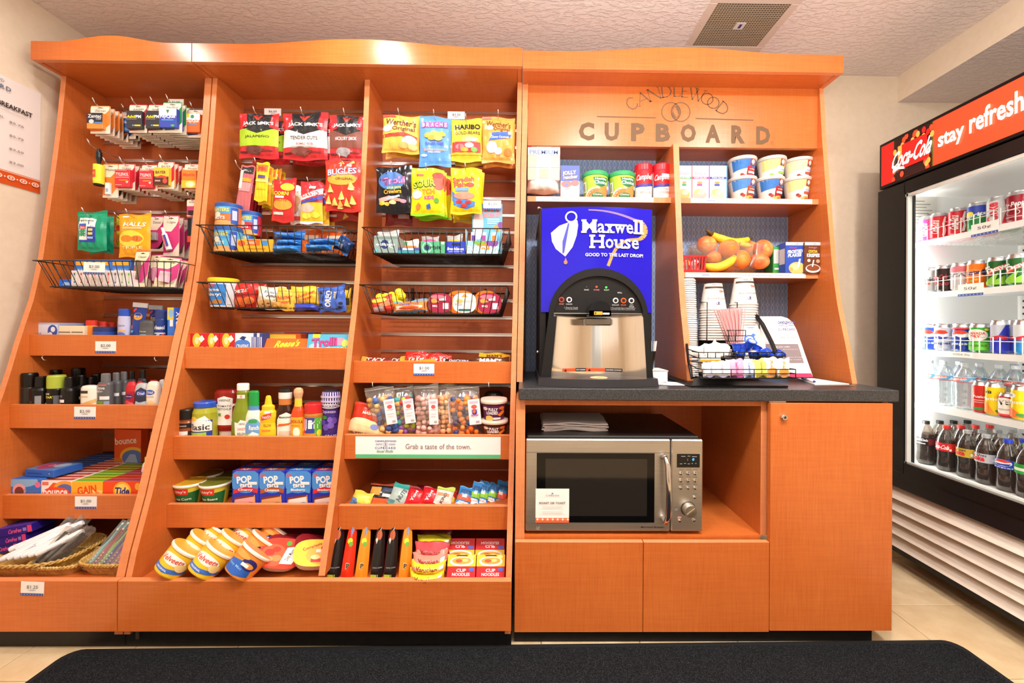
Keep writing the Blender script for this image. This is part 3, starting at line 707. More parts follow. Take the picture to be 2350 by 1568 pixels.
def price(label, u, v, Y, txt, W=.084, H=.048, tilt=0, yaw=0, grp='price tags on the shelves'):
    p = at(u, v, Y=Y); t = T('price_tag', label, 'price tag', (p.x, Y-.0012, p.z-H/2), (0, tilt*PI/180, yaw), grp)
    MB().box(-W/2, W/2, 0, .001, 0, H, 'f4f2f2:.35').obj('paper_tag', t)
    d = [('r',0,0,1,.17,'3b55a0')]+[('e',.06+i*.125,.085,.016,.03,'c8d0e8') for i in range(8)]
    d += [('t',txt,.52,.62,.48,.27,'5c5c66',{'b':0}),('r',.36,.38,.68,.41,'a0a0aa'),('r',.42,.42,.62,.45,'a8a8b0')]
    MB().dec(flat(W, H), d).obj('print', t); return t
# ================================================================ first unit: hanging medicine cards
CR = 'f0e4d2'
GA = 'antacid cards on the hooks'
hang_card('white and orange antacid card with a black carton, nearest the side panel', 'white and orange antacid card hung behind the front one', 208,253,243,307,.24, 8, 'e88a3c', CR, (0,.12,.8,.68), 'e8903f', [('r',0,.35,1,1,'2c2c3c'),('t','Zantac',.5,.8,.86,.22,'f2f0f0',{'b':.02}),('t','150',.75,.62,.3,.12,'d0d0d0'),('e',.3,.45,.16,.14,'d8d8d8'),('r',.5,.3,1,.42,'5a86c8')], head_txt='Zantac', group=GA, hk='chrome hook holding the antacid cards')
hang_card('blue fizzy tablet card hanging between the antacid and the black night cards', 'blue fizzy tablet card hung behind another', 279,312,256,319,.33, 2, '2f62b4', CR, (0,.2,.9,.7), '3a6cc0', [('r',.1,.1,.9,.3,'7aa8e0'),('t','Alka',.5,.7,.7,.2,'e8f0ff')], head_txt='Alka', group='blue fizzy cards', hk='chrome hook holding the blue fizzy tablet cards')
def advil(u0, u1, w, n): hang_card('dark grey headache card with yellow lettering, '+w, 'red edged headache card hung behind the dark front one, '+w, u0,u1,240,305,.24, n, 'c8303c', CR, (.02,.1,.86,.72), '36363e', [('t','Advil',.32,.66,.56,.17,'f4e020',{'sh':.2,'b':.03}),('t','PM',.8,.66,.34,.17,'f4f4f4',{'b':.03}),('r',.04,.5,.7,.53,'9a8a90'),('r',.55,.12,.96,.2,'e8d020'),('r',.4,.12,.52,.2,'7090d0')], head_txt='AdvilPM', group='headache cards on the '+w, hk='chrome hook of the headache cards, '+w)
advil(297, 338, 'second from the blue card', 8); advil(341, 379, 'beside the night cold card', 9)
hang_card('white and blue night cold medicine card with green edge, highest on the top hooks', 'green edged night cold card hung behind the front one', 374,418,235,305,.24, 9, '2f8a4c', CR, (-.04,.12,.86,.74), '3d4fb4', [('r',0,.62,1,1,'f2f2f6'),('p','4a7a50',.4,.92,.6,.92,.5,.72),('t','NyQuil',.5,.55,.86,.2,'f6f6fa',{'b':.03}),('r',.15,.36,.85,.42,'58a0e8'),('e',.8,.1,.12,.06,'58b060')], head_txt='NyQuil', group='night cold cards', hk='chrome hook holding the night cold cards')
hang_card('orange and white daytime cold card beside the unit seam', 'daytime cold card hung behind the orange front one', 431,468,251,316,.28, 6, '3c4a78', CR, (0,.14,.92,.78), 'ea6a30', [('r',0,.66,1,1,'f4f2f2'),('r',0,.8,.3,1,'e8d838'),('e',.5,.84,.12,.1,'4a8a68'),('t','DayQuil',.5,.58,.86,.18,'fbf4ee',{'b':.03}),('r',.2,.4,.8,.47,'5a9ad8')], head_txt='DayQuil', group='daytime cold cards', hk='chrome hook holding the daytime cold cards')
# second row
GL = 'lint roller on its hook'
def roller():
    x0, x1, z0, z1 = span(217, 237, 342, 423, .22)
    t = T('lint_roller', 'yellow lint roller with a black handle hanging on a long chrome hook', 'lint roller', ((x0+x1)/2, .22, z0)); H = z1-z0; R = (x1-x0)/2
    MB().lathe([(0,.0),(R*.95,0),(R*.95,.006),(R,.008),(R,H*.54),(0,H*.54)], 'e6e03a:.4', 18).obj('paper_roll', t)
    MB().lathe([(.3*R,H*.54),(.35*R,H*.6),(.62*R,H*.75),(.55*R,H*.9),(.2*R,H),(0,H)], '1a1a1c:.3', 12).obj('handle', t)
    MB().lathe([(0,-.006),(R*.9,-.006),(R*.95,.001)], '1c1c1c', 16).obj('end_cap', t)
    MB().dec(cylm(R, H*.54, 0, 2.2, 10), [('r',.1,.3,.6,.7,'e04a3a'),('t','LINT',.35,.5,.4,.12,'e8e030')], .0008).obj('print', t)
    hook('long chrome hook holding the yellow lint roller', (x0+x1)/2, z1-.004, .17)
roller()
hang_card('plain orange travel medicine card with a small white vial, below the antacid cards', 'grey backed travel card hung behind the orange front one', 236,272,376,454,.24, 5, 'e8863a', CR, (.3,.08,.58,.42), 'e9eef2', [('r',.2,.2,.8,.5,'9ab4cc')], dp=.012, head_txt='Motion', rim='d8d4cc', group='travel medicine cards', hk='chrome hook holding the orange travel medicine cards')
TY = [('t','TYLENOL',.5,.72,.88,.18,'f6eaea',{'b':.02,'sh':.15}),('r',.04,.53,.96,.57,'f0b0a8'),('r',.3,.36,.86,.42,'e89030'),('p','f0d8d0',.72,.3,.94,.36,.86,.2),('r',.06,.1,.5,.14,'e8a0a0'),('r',.06,.93,.8,.96,'f0b0a8')]
hang_card('red pain relief card with white lettering, nearer the orange travel cards', 'red pain relief card hung behind the front one near the travel cards', 272,310,376,437,.24, 5, 'c0283a', CR, (-.02,.08,.88,.74), 'd8323e', TY, head_txt='TYLENOL', group='pain relief cards near the travel cards', hk='chrome hook of the red cards near the travel cards')
hang_card('red pain relief card with white lettering, beside the yellow and brown card', 'red pain relief card hung behind the one beside the yellow card', 326,362,378,438,.24, 8, 'c0283a', CR, (.02,.06,.86,.74), 'd8323e', TY, head_txt='TYLENOL', group='pain relief cards near the yellow card', hk='chrome hook of the red cards beside the yellow card')
hang_card('yellow and dark brown aspirin card with a small red heart', 'red edged aspirin card hung behind the yellow front one', 363,400,371,434,.24, 7, 'c62a38', CR, (-.06,.1,.84,.74), 'eac040', [('r',0,0,1,.48,'4e2c24'),('p','d8483c',.1,.44,.5,.56,.9,.48,.9,.4,.1,.4),('t','BAYER',.46,.72,.7,.16,'6a3c20',{'b':.02}),('e',.76,.24,.16,.15,'e0503c'),('r',.08,.2,.45,.28,'c0a8a0')], head_txt='BAYER', group='aspirin cards', hk='chrome hook holding the aspirin cards')
hang_card('orange and yellow pain card with a sunburst, beside the unit seam', 'pain card hung behind the orange sunburst one', 424,460,376,438,.26, 4, 'c83848', CR, (-.02,.06,.9,.72), 'ee8030', [('r',0,0,1,.42,'f4b83a'),('e',.62,.2,.34,.18,'fbe88a'),('e',.66,.2,.16,.1,'f8f2e0'),('t','Motrin',.5,.74,.8,.17,'e0503a',{'b':.02})], head_txt='Motrin', group='sunburst pain cards', hk='chrome hook holding the sunburst pain cards')
# third row
GW = 'green wipe packs'
WD = [('r',.12,.22,.72,.78,'2a46b8'),('p','f2f2ee',.12,.62,.72,.6,.72,.8,.6,.83,.16,.83),('r',.14,.27,.45,.70,'eef2ee'),('r',.16,.36,.42,.62,'2f9a6c'),('r',.16,.6,.42,.68,'3a60c0'),('e',.3,.58,.11,.05,'d84848'),('t','Clorox',.3,.58,.17,.05,'ffffff'),('t','disinfecting',.42,.76,.5,.05,'4a8a50'),('r',.5,.5,.66,.56,'e8d860'),('r',.5,.4,.66,.46,'e8d860'),('r',.48,.3,.68,.35,'a8b8f0')]
bag('wipes_pack', 'green disinfecting wipes pack with a blue and white label, in front of a second pack', 'wipes', 181,243,487,577,.20,.035,'139a74:.3', WD, '0f8c68:.3', 3, yaw=6, wr=.003, hk='chrome hook holding the green wipes packs', group=GW)
bag('wipes_pack', 'second green wipes pack half hidden behind the front one', 'wipes', 203,264,492,582,.26,.035,'139a74:.3', (), '0f8c68:.3', 5, yaw=-4, wr=.003, group=GW)
bag('candy_bag', 'small yellow bag with a red spot peeking out behind the orange cough drop bag', 'bag', 267,300,497,566,.31,.02,'d8d62c:.35', [('e',.25,.6,.2,.1,'d83a2a'),('r',.1,.15,.4,.4,'e8a030')], None, 4, hk='chrome hook holding the small yellow bag')
bag('cough_drop_bag', 'orange and yellow bag of honey cough drops with white lettering', 'bag', 273,347,490,592,.20,.03,'f2a91e:.3', [('e',.45,.42,.4,.18,'fbd84a'),('r',.14,.9,.34,.95,'f4f0ea'),('t','HALLS',.56,.74,.7,.1,'fdf6ea',{'b':.03,'sh':.2}),('r',.2,.64,.8,.67,'f8d8a0'),('e',.32,.42,.2,.07,'ec8a28'),('e',.66,.42,.17,.065,'e07a34'),('r',.56,.39,.6,.46,'c86428'),('r',.66,.38,.7,.46,'c86428'),('t','TRIPLE',.5,.22,.66,.06,'fbe8b0')], 'ee9c1c:.3', 6, hk='chrome hook holding the orange cough drop bag')
hang_card('pink dental floss card with a small grey floss box', '', 345,376,496,577,.26, 1, 'cf3a7c', CR, (.06,.3,.6,.52), 'a8a8ac', [('r',.25,.3,.6,.7,'8890a0')], head_txt='Dental', cat='toiletry card', hk='chrome hook holding the pink dental floss card')
hang_card('pink toothpaste card with a small white tube, front of three', 'pink toothpaste card hung behind the front one', 375,411,494,588,.25, 4, 'cf3a7c', CR, (.02,.18,.3,.2), 'cf3a7c', [], dp=.002, dy=.03, head_txt='Colgate', cat='toiletry card', group='pink toothpaste cards', hk='chrome hook holding the pink toothpaste cards')
def minitube():
    x0, x1, z0, z1 = span(375, 407, 529, 582, .243)
    W = x1-x0; H = z1-z0
    t = [o for o in COL.objects if o.get('label', '').startswith('pink toothpaste card with')][0]
    p = MB().lathe([(0,0),(.30,0),(.30,.02),(.26,.7),(.15,.78),(.15,1),(0,1)], 'f2f2f4:.3', 14)
    p.xf(Matrix.Translation((.004, -.014, .025)) @ Matrix.Rotation(-.32, 4, 'Y') @ Matrix.Diagonal((W*.7, .03, H, 1))); p.obj('toothpaste_tube', t)
    MB().box(-.006,.006,-.0005,.0005,0,.05,'d84850').box(-.001,.007,-.0012,-.0005,.0,.05,'3a50b0').xf(Matrix.Translation((.004, -.0255, .04)) @ Matrix.Rotation(-.32, 4, 'Y')).obj('tube_stripe', t)
minitube()
hang_card('cream and black nail file card by the unit seam', '', 429,458,458,497,.25, 1, 'cf3a7c', CR, (.3,.06,.7,.3), '2a2428', [], head_txt='Files', cat='toiletry card', hk='chrome hook holding the nail file card')
bx('razor_pack', 'red, black and blue razor pack hanging below the nail file card', 'razor pack', 430,450, 485, .27, 0, .012, '1c1c22', [('r',0,.78,1,1,'e23a32'),('r',0,0,1,.2,'d8503c'),('r',.45,.3,.8,.78,'3a6ad0'),('r',.6,.3,.7,.78,'e8e8f0')], vb=556)
# wire basket of the first unit
b1, zb1 = wbasket('black wire basket of pink cards and white trays in the toiletries unit', 76, 403, 598, 659, .08, 20)
for i in range(9):
    u = 163+i*15.6; c = ('2f7a8a','d84a4a','c83a5a','e07a3a','d8583a','e85a3a','3a5ab8','58b848','6cc83a')[i]
    x0, x1, z0, z1 = span(u, u+15, 621, 658, .125)
    bx('lip_balm_pack', f'white lip balm pack with a {("teal","red","crimson","orange","rust","coral","blue","green","lime")[i]} stripe, one of nine in the wire basket', 'lip balm', u, u+15, 621, .125, zb1, .05, 'efe9ea', [('r',.42,.2,.62,.85,c),('r',.46,.3,.58,.7,'f8f0f0'),('r',.1,.05,.9,.12,'d8d4d8')], group='white lip balm packs in a row')
for i, (a, b, c) in enumerate(((170,214,'nearest the side panel'),(214,254,'in the middle'),(254,300,'beside the nail clipper card'))):
    bx('blue_carton', 'blue and orange plaster carton behind the lip balm packs, '+c, 'carton', a, b, 596, .20, zb1, .05, '3a72c8', [('r',.1,.8,.9,.95,'f0a838'),('r',.1,.5,.9,.7,'5a90e0'),('t','BAND',.5,.6,.6,.1,'e8f0ff')], sd={'t':'3060b0'})
bx('blue_pouch', 'bright blue sachet lying at the corner of the wire basket', 'sachet', 139,163,641,.15,zb1,.05,'2c6ae0', [('r',.3,.2,.8,.6,'a8d0ff')], yaw=20)
price('white $1.00 price tag clipped on the wire basket', 216.5, 616, .072, '$3.00', tilt=1)
bas = (('nail clipper card, pale yellow head and pink foot',300,337,573,658,.15,.0,[(.3,.2,.48,.72),'7a6a50']),('small pink tweezers card behind the eye mask card',337,366,582,655,.20,.0,[(.5,.2,.7,.6),'e8b0c8']),('wide pink ear plug card with a clear blister',350,404,588,660,.135,6,[(.3,.15,.7,.5),'f0c8d8']))
for l, a, b, c, d, y, r, pk in bas:
    x0, x1, z0, z1 = span(a, b, c, d, y); t = T('blister_card', l+', in the wire basket', 'toiletry card', ((x0+x1)/2, y, zb1), (-.12, r*PI/180, -.1))
    card(t, x1-x0, z1-zb1, 'cc4086', 'f2e6c4', pk[0], pk[1], head_txt='Clipper' if 'clipper' in l else 'Ear Plugs')
    MB().dec(flat(x1-x0, z1-zb1), [('p','f2e6c4',0,0,1,0,.9,.1,.5,.12,.0,.3)], .0012).obj('card_foot', t)
for k in range(4):
    x0, x1, z0, z1 = span(384+k*10, 420+k*10, 592+k, 660, .17+k*.05); t = T('blister_card', 'slanting pink card in the row at the end of the wire basket', 'toiletry card', ((x0+x1)/2-.01, .17+k*.05, zb1), (-.1, .16, -.2), 'slanting pink cards in the wire basket')
    card(t, .05, z1-zb1-.004, 'cc4086', 'f2e6c4', (.3,.2,.6,.5), 'e8a0c0')
# ---- first shelf: toiletries
z, yy = SH['L', 0]; Y = yy+.012
bx('tissue_pack', 'pale blue tissue pack with a dark blue emblem at the end of the toiletries shelf', 'tissues', 84,135,741,Y,z,.10,'a8b6dc', [('r',.04,.0,.96,.9,'d4dcf0'),('e',.72,.5,.22,.38,'3a56a8'),('e',.74,.6,.1,.16,'e0e6f6'),('e',.62,.3,.1,.14,'e0e6f6'),('t','10',.16,.3,.12,.2,'5a6ab0')], sd={'t':'8a9ccc'})
for k, (a, b) in enumerate(((135,164),(164,193))): bx('soap_carton', 'cream soap carton with a thin dark line '+('beside the pale blue tissue pack','beside the orange bottles')[k], 'carton', a, b, 748, Y, z, .09, 'eadcc0', [('r',.0,.5,.9,.56,'4a4038'),('r',.3,.2,.7,.3,'d0bc98')], sd={'t':'d8c8a8'})
bx('carton', 'pink and blue carton lying behind the cream soap cartons', 'carton', 146, 200, 741, Y+.11, z, .06, 'c878b0', [('r',.5,0,1,1,'6a6ac0')])
OB = [(0,0),(.9,0),(1,.04),(1,.62),(.85,.72,'ee8a28'),(.86,.72,'d83a2c'),(.86,.97,'d83a2c'),(.7,1,'d83a2c'),(0,1,'d83a2c')]
for k, (a, b, c) in enumerate(((197,224,735),(224,246,738),(246,264,740))): bot('lotion_bottle', 'orange sun lotion bottle with a red cap, '+('nearest the cream cartons','in the middle of three','behind the navy jar')[k], 'bottle', a, b, c, Y+.03+.03*k, z, OB, 'ee8a28:.35', [('e',.35,.35,.16,.12,'f6c070')], cap=5, dz=.7)
bot('cream_jar', 'squat navy blue jar of hand cream with a pale blue wave', 'jar', 221,262,750,Y+.035,z,[(0,0),(.96,0),(1,.08),(1,.62),(1,.66,'1c2a64'),(1,.96,'26366e'),(.94,1,'26366e'),(0,1,'26366e')],'2a50a8:.3', [('p','8ab8e8',.1,.3,.5,.5,.9,.25,.9,.1,.5,.3,.1,.1),('r',.2,.5,.8,.56,'dce8f8')], cap=5, lt=(0,.62))
bot('shower_bottle', 'lavender bottle with a bright blue cap', 'bottle', 272,299,709,Y+.03,z,[(0,0),(.92,0),(.98,.04),(1,.5),(.96,.72),(.86,.76),(.88,.77,'2f5ad0'),(.9,.96,'2f5ad0'),(.8,1,'2f5ad0'),(0,1,'2f5ad0')],'c4c8ec:.3', [('t','Suave',.5,.62,.5,.1,'6a78c0'),('e',.5,.2,.3,.12,'5a78d8'),('r',.2,.33,.8,.42,'e8b878')], cap=6, dz=.65, lt=(0,.74))
def suntube(name, label, u0, u1, vt, Y, z, ang):
    x0, x1, zb, zt = span(u0, u1, vt, vt+60, Y); W = x1-x0; H = zt-z; t = T(name, label, 'tube', ((x0+x1)/2, Y, z), (0, ang, 0))
    def sec(s, q): 
        a = 2*PI*s; k = q; return (W*.46*cos(a)*(.86+.14*k), (.017*(1-k)+.0015)*sin(a), .02+(H-.038)*q)
    MB().grid(sec, 20, 8, '20419c:.3').obj('tube_body', t)
    MB().box(-W*.5, W*.5, -.003, .003, H-.02, H, 'd4d8e0:.4', .001).obj('crimp', t)
    MB().lathe([(0,0),(.4*W,0),(.42*W,.02),(.38*W,.03)], '16306e:.3', 16).obj('cap', t)
    fm = lambda s, q, e: ((s-.5)*W*.8, -(.017*(1-q)+.0015)*max(.2, 1-(2*s-1)**2*.6)-e-.001, .02+(H-.038)*q); fm.asp = W*.8/H
    MB().dec(fm, [('e',.5,.66,.36,.13,'f0a02c'),('e',.5,.7,.26,.08,'1c3a90'),('t','SPORT',.5,.66,.5,.06,'f4f4f8',{'b':.02}),('r',.08,.22,.92,.33,'f06838'),('r',.1,.06,.4,.16,'58b0f0'),('p','e84848',.0,.86,.2,.96,.35,.92,.1,.8)]).obj('print', t)
suntube('sun_cream_tube', 'blue sun cream tube with an orange band and grey crimp, in front of another tube', 299, 333, 695, Y+.03, z, .08)
suntube('sun_cream_tube', 'dark blue sun cream tube standing behind the grey deodorant', 340, 371, 701, Y+.08, z, .03)
bot('deodorant', 'grey stick deodorant with a rounded top and a pale blue patch', 'deodorant', 323,356,735,Y+.02,z,[(0,0),(.96,0),(1,.05),(1,.3),(1,.62,'5c5e62'),(.98,.85,'54565a'),(.85,.95,'54565a'),(.5,1,'54565a'),(0,1,'54565a')],'6a6c70:.3', [('r',.2,.3,.6,.55,'8ac4e0'),('t','Dove',.4,.85,.4,.14,'e0e0e4')], cap=4, dz=.6, sq=.5, lt=(0,.5))
bot('shaving_foam_can', 'dark blue shaving foam can with red and white stripes', 'can', 359,384,711,Y+.03,z,[(0,0),(.96,0),(1,.03),(1,.66),(.96,.69),(.98,.70,'2a3a7c'),(.98,.94,'2a3a7c'),(.8,1,'2a3a7c'),(0,1,'2a3a7c')],'22408c:.25', [('t','Barbasol',.5,.62,.9,.2,'f0f0f4',{'b':.03}),('r',.0,.30,1,.36,'e0e0e8'),('p','e0e0e8',.1,.0,.3,.0,.7,.28,.5,.28),('p','d84038',.4,0,.6,0,1,.28,.8,.28)], cap=5, lt=(0,.66))
bx('tampon_carton', 'blue carton with a yellow panel and white vertical lettering beside the unit seam', 'carton', 384,418,706,Y,z,.08,'3a78dc', [('r',.0,.62,.42,1,'f0c840'),('e',.24,.82,.17,.13,'88b8e8'),('r',.5,0,1,1,'1c4cc0'),('t','TAMPAX',.76,.46,.84,.34,'f4f6fa',{'rot':90,'b':.02}),('r',.18,.42,.4,.62,'e8eef6')])
bot('small_tube', 'small black tube between the shaving foam and the sun cream', 'tube', 350,362,742,Y+.05,z,[(0,0),(1,0),(1,.5),(.8,.9),(.5,1),(0,1)],'2a3448:.3')
# ---- second shelf: sprays and bottles
z, yy = SH['L', 1]; Y = yy+.03
CAN = lambda c: [(0,0),(.96,0),(1,.02),(1,.56),(.95,.60),(1,.61,c),(1,.95,c),(.88,1,c),(0,1,c)]
BTL = lambda c, s=.62: [(0,0),(.92,0),(1,.04),(1,s-.06),(.9,s+.02),(.62,s+.06),(.62,s+.07,c),(.58,.97,c),(.5,1,c),(0,1,c)]
KB = '0b0a0b:.28'
bot('body_spray_can', 'black body spray can with a brushed grey body at the end of the sprays shelf', 'spray can', 54,82,856,Y,z,CAN('0d0c0b:.28'),'3a3836:.3:.6',[('r',.55,0,.8,.12,'a8c8e8')],cap=5)
bot('body_spray_bottle', 'short black bottle with a narrow cap beside the brushed grey can', 'bottle', 77,112,864,Y,z,BTL(KB),KB,[('r',.1,.3,.5,.42,'3c3c40'),('r',.62,.15,.86,.7,'8a8e94'),('r',.2,.02,.5,.1,'b8c040')],cap=6,lt=(0,.58))
bot('body_spray_can', 'tall black can standing behind the short black bottle', 'spray can', 94,116,851,Y+.10,z,CAN(KB),KB,cap=5)
bot('body_spray_can', 'tall black can standing behind the lime capped can', 'spray can', 119,139,849,Y+.10,z,CAN(KB),KB,cap=5)
bot('body_spray_can', 'black can with a lime green cap and a yellow feather print', 'spray can', 114,146,861,Y,z,CAN('a8b840:.35'),'0d0d0d:.28',[('t','START',.5,.62,.6,.12,'e8e030',{'b':.02}),('t','axe',.35,.8,.4,.1,'c8c8c8'),('p','e8e050',.05,.3,.3,.12,.55,.05,.5,.2,.25,.34),('r',.72,.2,.95,.7,'5a5e66'),('r',0,0,1,.08,'7a3020')],cap=5,lt=(0,.56))
bot('body_spray_bottle', 'black bottle with a gold swirl and a white price sticker', 'bottle', 145,175,865,Y,z,BTL(KB),'121011:.28',[('r',.1,.62,.5,.75,'58585c'),('r',.12,.34,.6,.5,'eceaf0'),('e',.3,.15,.12,.2,'a88048')],cap=6,lt=(0,.58))
bot('body_spray_can', 'tallest black can standing at the back of the sprays shelf', 'spray can', 168,192,845,Y+.11,z,CAN('0b0b0e:.28'),KB,cap=5)
bot('body_spray_bottle', 'black bottle half behind the cream lotion bottle, beside the gold swirl bottle', 'bottle', 174,201,861,Y+.045,z,BTL(KB),KB,[('r',.35,.4,.75,.55,'e4e2e8'),('r',.1,.05,.4,.6,'5a5c60')],cap=6,lt=(0,.58))
bot('body_spray_bottle', 'black bottle directly behind the cream lotion bottle', 'bottle', 196,222,866,Y+.07,z,BTL(KB),KB,cap=6)
bot('body_spray_can', 'black can at the back between the cream lotion and the grey bottles', 'spray can', 214,234,858,Y+.12,z,CAN(KB),KB,cap=5)
bot('lotion_bottle', 'pearl white lotion bottle with a golden wave', 'bottle', 190,226,884,Y-.006,z,[(0,0),(.95,0),(1,.06),(1,.7),(.96,.88),(.8,.97),(.4,1),(0,1)],'ece6da:.3',[('r',.08,.66,.6,.78,'3a3434'),('p','d8b878',.0,.1,.5,.3,1,.45,1,.3,.5,.12,.1,0),('r',.2,.5,.6,.55,'c8b898')],dz=.6,sq=1)
GB = [(0,0),(.92,0),(1,.03),(1,.68),(.85,.74),(.6,.76),(.62,.77,'6c6e72'),(.6,.97,'6c6e72'),(.5,1,'6c6e72'),(0,1,'6c6e72')]
bot('body_wash_bottle', 'grey body wash bottle with white lettering and a green patch, front of the grey row', 'bottle', 228,258,857,Y,z,GB,'5e6064:.35',[('r',.15,.93,.75,.98,'d85848'),('t','Dove',.42,.84,.5,.13,'f2f2f4',{'b':.01}),('t','MEN+',.36,.7,.4,.09,'dadade'),('r',.38,.36,.9,.5,'e8e8ec'),('r',.1,.08,.6,.3,'6aa040'),('r',.62,.08,.9,.3,'8aa8c8')],cap=6,dz=.62,sq=1,lt=(0,.7))
for k, (a, b, c, w) in enumerate(((256,277,855,'second'),(274,294,853,'third'))): bot('body_wash_bottle', f'grey body wash bottle with a small red mark, {w} in the grey row', 'bottle', a, b, c, Y+.03+.025*k, z, GB, '5a5c60:.35',[('r',.3,.84,.6,.9,'d85848'),('r',.3,.45,.95,.58,'e8e8ec'),('r',.2,.75,.6,.8,'c8c8cc')],cap=6,dz=.62,sq=1,lt=(0,.7))
for k, (a, b, c, w) in enumerate(((293,312,852,'behind the red bottles'),(317,337,849,'behind the grey and blue bottle'))): bot('body_wash_bottle', 'dark grey bottle with a black cap at the back '+w, 'bottle', a, b, c, Y+.10, z, [p[:2] if len(p) == 2 else (p[0], p[1], '2c2c30:.3') for p in GB], '48484e:.35',cap=6,dz=.62)
RB = [(0,0),(.92,0),(1,.05),(1,.5),(.95,.62),(.97,.63,'c02430'),(.85,.85,'c02430'),(.5,.98,'c02430'),(0,1,'c02430')]
bot('bath_bottle', 'red body wash bottle with a domed cap and pink fruit, in front of its twin', 'bottle', 290,316,875,Y,z,RB,'a01828:.3',[('e',.5,.72,.3,.14,'40206a'),('t','Softsoap',.5,.72,.44,.07,'f0e0f0'),('e',.4,.3,.24,.18,'e04858'),('e',.65,.22,.2,.16,'e8606a'),('r',0,0,1,.08,'501018')],cap=5,dz=.7,lt=(0,.62))
bot('bath_bottle', 'second red body wash bottle standing behind the front one', 'bottle', 312,331,874,Y+.05,z,RB,'a01828:.3',cap=5,dz=.7)
DB = [(0,0),(.93,0),(1,.05),(1,.72),(.9,.86),(.7,.97),(.4,1),(0,1)]
bot('bath_bottle', 'grey and navy body wash bottle with a pale blue splash', 'bottle', 313,341,879,Y,z,DB,'b4b6bc:.35',[('p','2a3244',.1,.2,.95,.3,.95,.72,.6,.84,.3,.7,.12,.5),('e',.6,.6,.28,.11,'3a50b0'),('t','Dial',.6,.6,.4,.1,'eef0f8'),('p','a8d0ec',.15,0,.95,0,.95,.3,.6,.22,.3,.3)],dz=.62,sq=1)
bot('bath_bottle', 'cream coloured body wash bottle with an oval blue emblem', 'bottle', 339,367,875,Y-.003,z,DB,'ece4d6:.35',[('e',.45,.6,.3,.1,'4a68b8'),('t','Dial',.45,.6,.4,.08,'eef0f8'),('e',.5,.15,.3,.16,'f0d0a0'),('r',.2,.42,.7,.46,'c8b8a0')],dz=.62,sq=1)
bot('bath_bottle', 'red capped white bottle behind the cream body wash bottle', 'bottle', 344,362,872,Y+.06,z,[(0,0),(1,0),(1,.75),(.7,.8),(.7,1,'c83038'),(0,1,'c83038')],'d8d4d0:.4',cap=3)
bot('bath_bottle', 'clear and white bottle with a faint blue emblem by the unit seam', 'bottle', 364,385,871,Y+.03,z,DB,'d8d6d8:.3',[('e',.5,.6,.26,.1,'6a84c0'),('r',.3,.2,.8,.3,'c8c0b8')],dz=.6)
bot('spray_bottle', 'small white bottle with a black cap half hidden by the unit seam', 'bottle', 374,392,866,Y+.02,z,[(0,0),(1,0),(1,.66),(.8,.74),(.6,.76,'1c1c1e:.3'),(.6,1,'1c1c1e:.3'),(0,1,'1c1c1e:.3')],'dcd8dc:.35',[('r',.1,.2,.5,.4,'c8a890')],cap=4)
# ---- third shelf: rows of laundry cartons
z, yy = SH['L', 2]; Y0 = yy+.006
LAU = (('fabric softener', 'blue', 25,94,1100,'3a78d0',[('e',.3,.9,.6,.35,'88b8e8'),('e',.28,.4,.22,.36,'e8a8b8'),('e',.28,.34,.15,.26,'7a4038'),('e',.9,.7,.1,.16,'e070a0'),('t','Downy',.68,.3,.5,.34,'7a8ac8',{'sh':.1})],'2f66bc'),
       ('dryer sheet', 'red and white', 94,164,1104,'f0f0f0',[('p','ea5a28',.0,.0,1,.0,1,.75,.4,.9,.2,.5,.05,.3),('e',.78,.6,.36,.4,'f0a030'),('e',.78,.5,.26,.32,'5a6ab0'),('e',.5,.32,.44,.32,'e84a2a'),('t','bounce',.48,.36,.8,.5,'fafafa',{'b':.03}),('r',.05,.75,.25,.95,'e07a68')],'d8502a'),
       ('detergent', 'yellow and green', 164,235,1106,'f4b02c',[('e',.7,.2,.5,.3,'f8d878'),('t','GAIN',.5,.5,.62,.5,'e8481c',{'b':.03,'rot':8}),('e',.84,.3,.06,.12,'f0a058'),('r',.35,.18,.65,.24,'f0803c')],'6cb82c'),
       ('stain remover', 'orange and blue', 236,325,1105,'ea4a1c',[('e',.5,.45,.23,.52,'f4b428'),('e',.5,.45,.18,.4,'f8d870'),('t','Tide',.5,.42,.38,.45,'2a3080',{'b':.035,'sh':.1}),('r',0,0,.28,.12,'3a3a80'),('r',.75,0,1,.12,'3a3a80'),('e',.9,.7,.07,.22,'f0b030')],'c8381a'))
for nm_, col, a, b, vt, m, dec, topc in LAU:
    n = 11; dd = .031
    t = bx('laundry_carton', f'{col} {nm_} carton at the front of its row on the laundry shelf', 'carton', a, b, vt, Y0, z, dd-.002, m, dec, sd={'t':topc}, group=f'{nm_} cartons')
    W = abs(t.children[0].dimensions.x); 
    MB().box(-W/2, W/2, .004, .0065, t.children[0].bound_box[1][2]-.001, t.children[0].bound_box[1][2]+.0006, 'e8d860' if col[0] == 'y' else ('f0f0f4' if col[:3] == 'red' else '5a88d8')).obj('lid_edge', t)
    for k in range(1, n): dup(t, (t.location.x+rnd(-.002,.002), Y0+dd*k, z), None, f'{col} {nm_} carton in the row behind the front one')
p = span(42, 126, 1080, 1097, Y0+.02)
tt = [o for o in COL.objects if o.get('label', '').startswith('blue fabric softener carton at')][0]
zt = z+tt.children[0].dimensions.z+.002
t = T('laundry_carton', 'blue fabric softener carton lying flat on top of the row', 'carton', ((p[0]+p[1])/2+.01, Y0+.02, zt), (0,0,-.12)); 
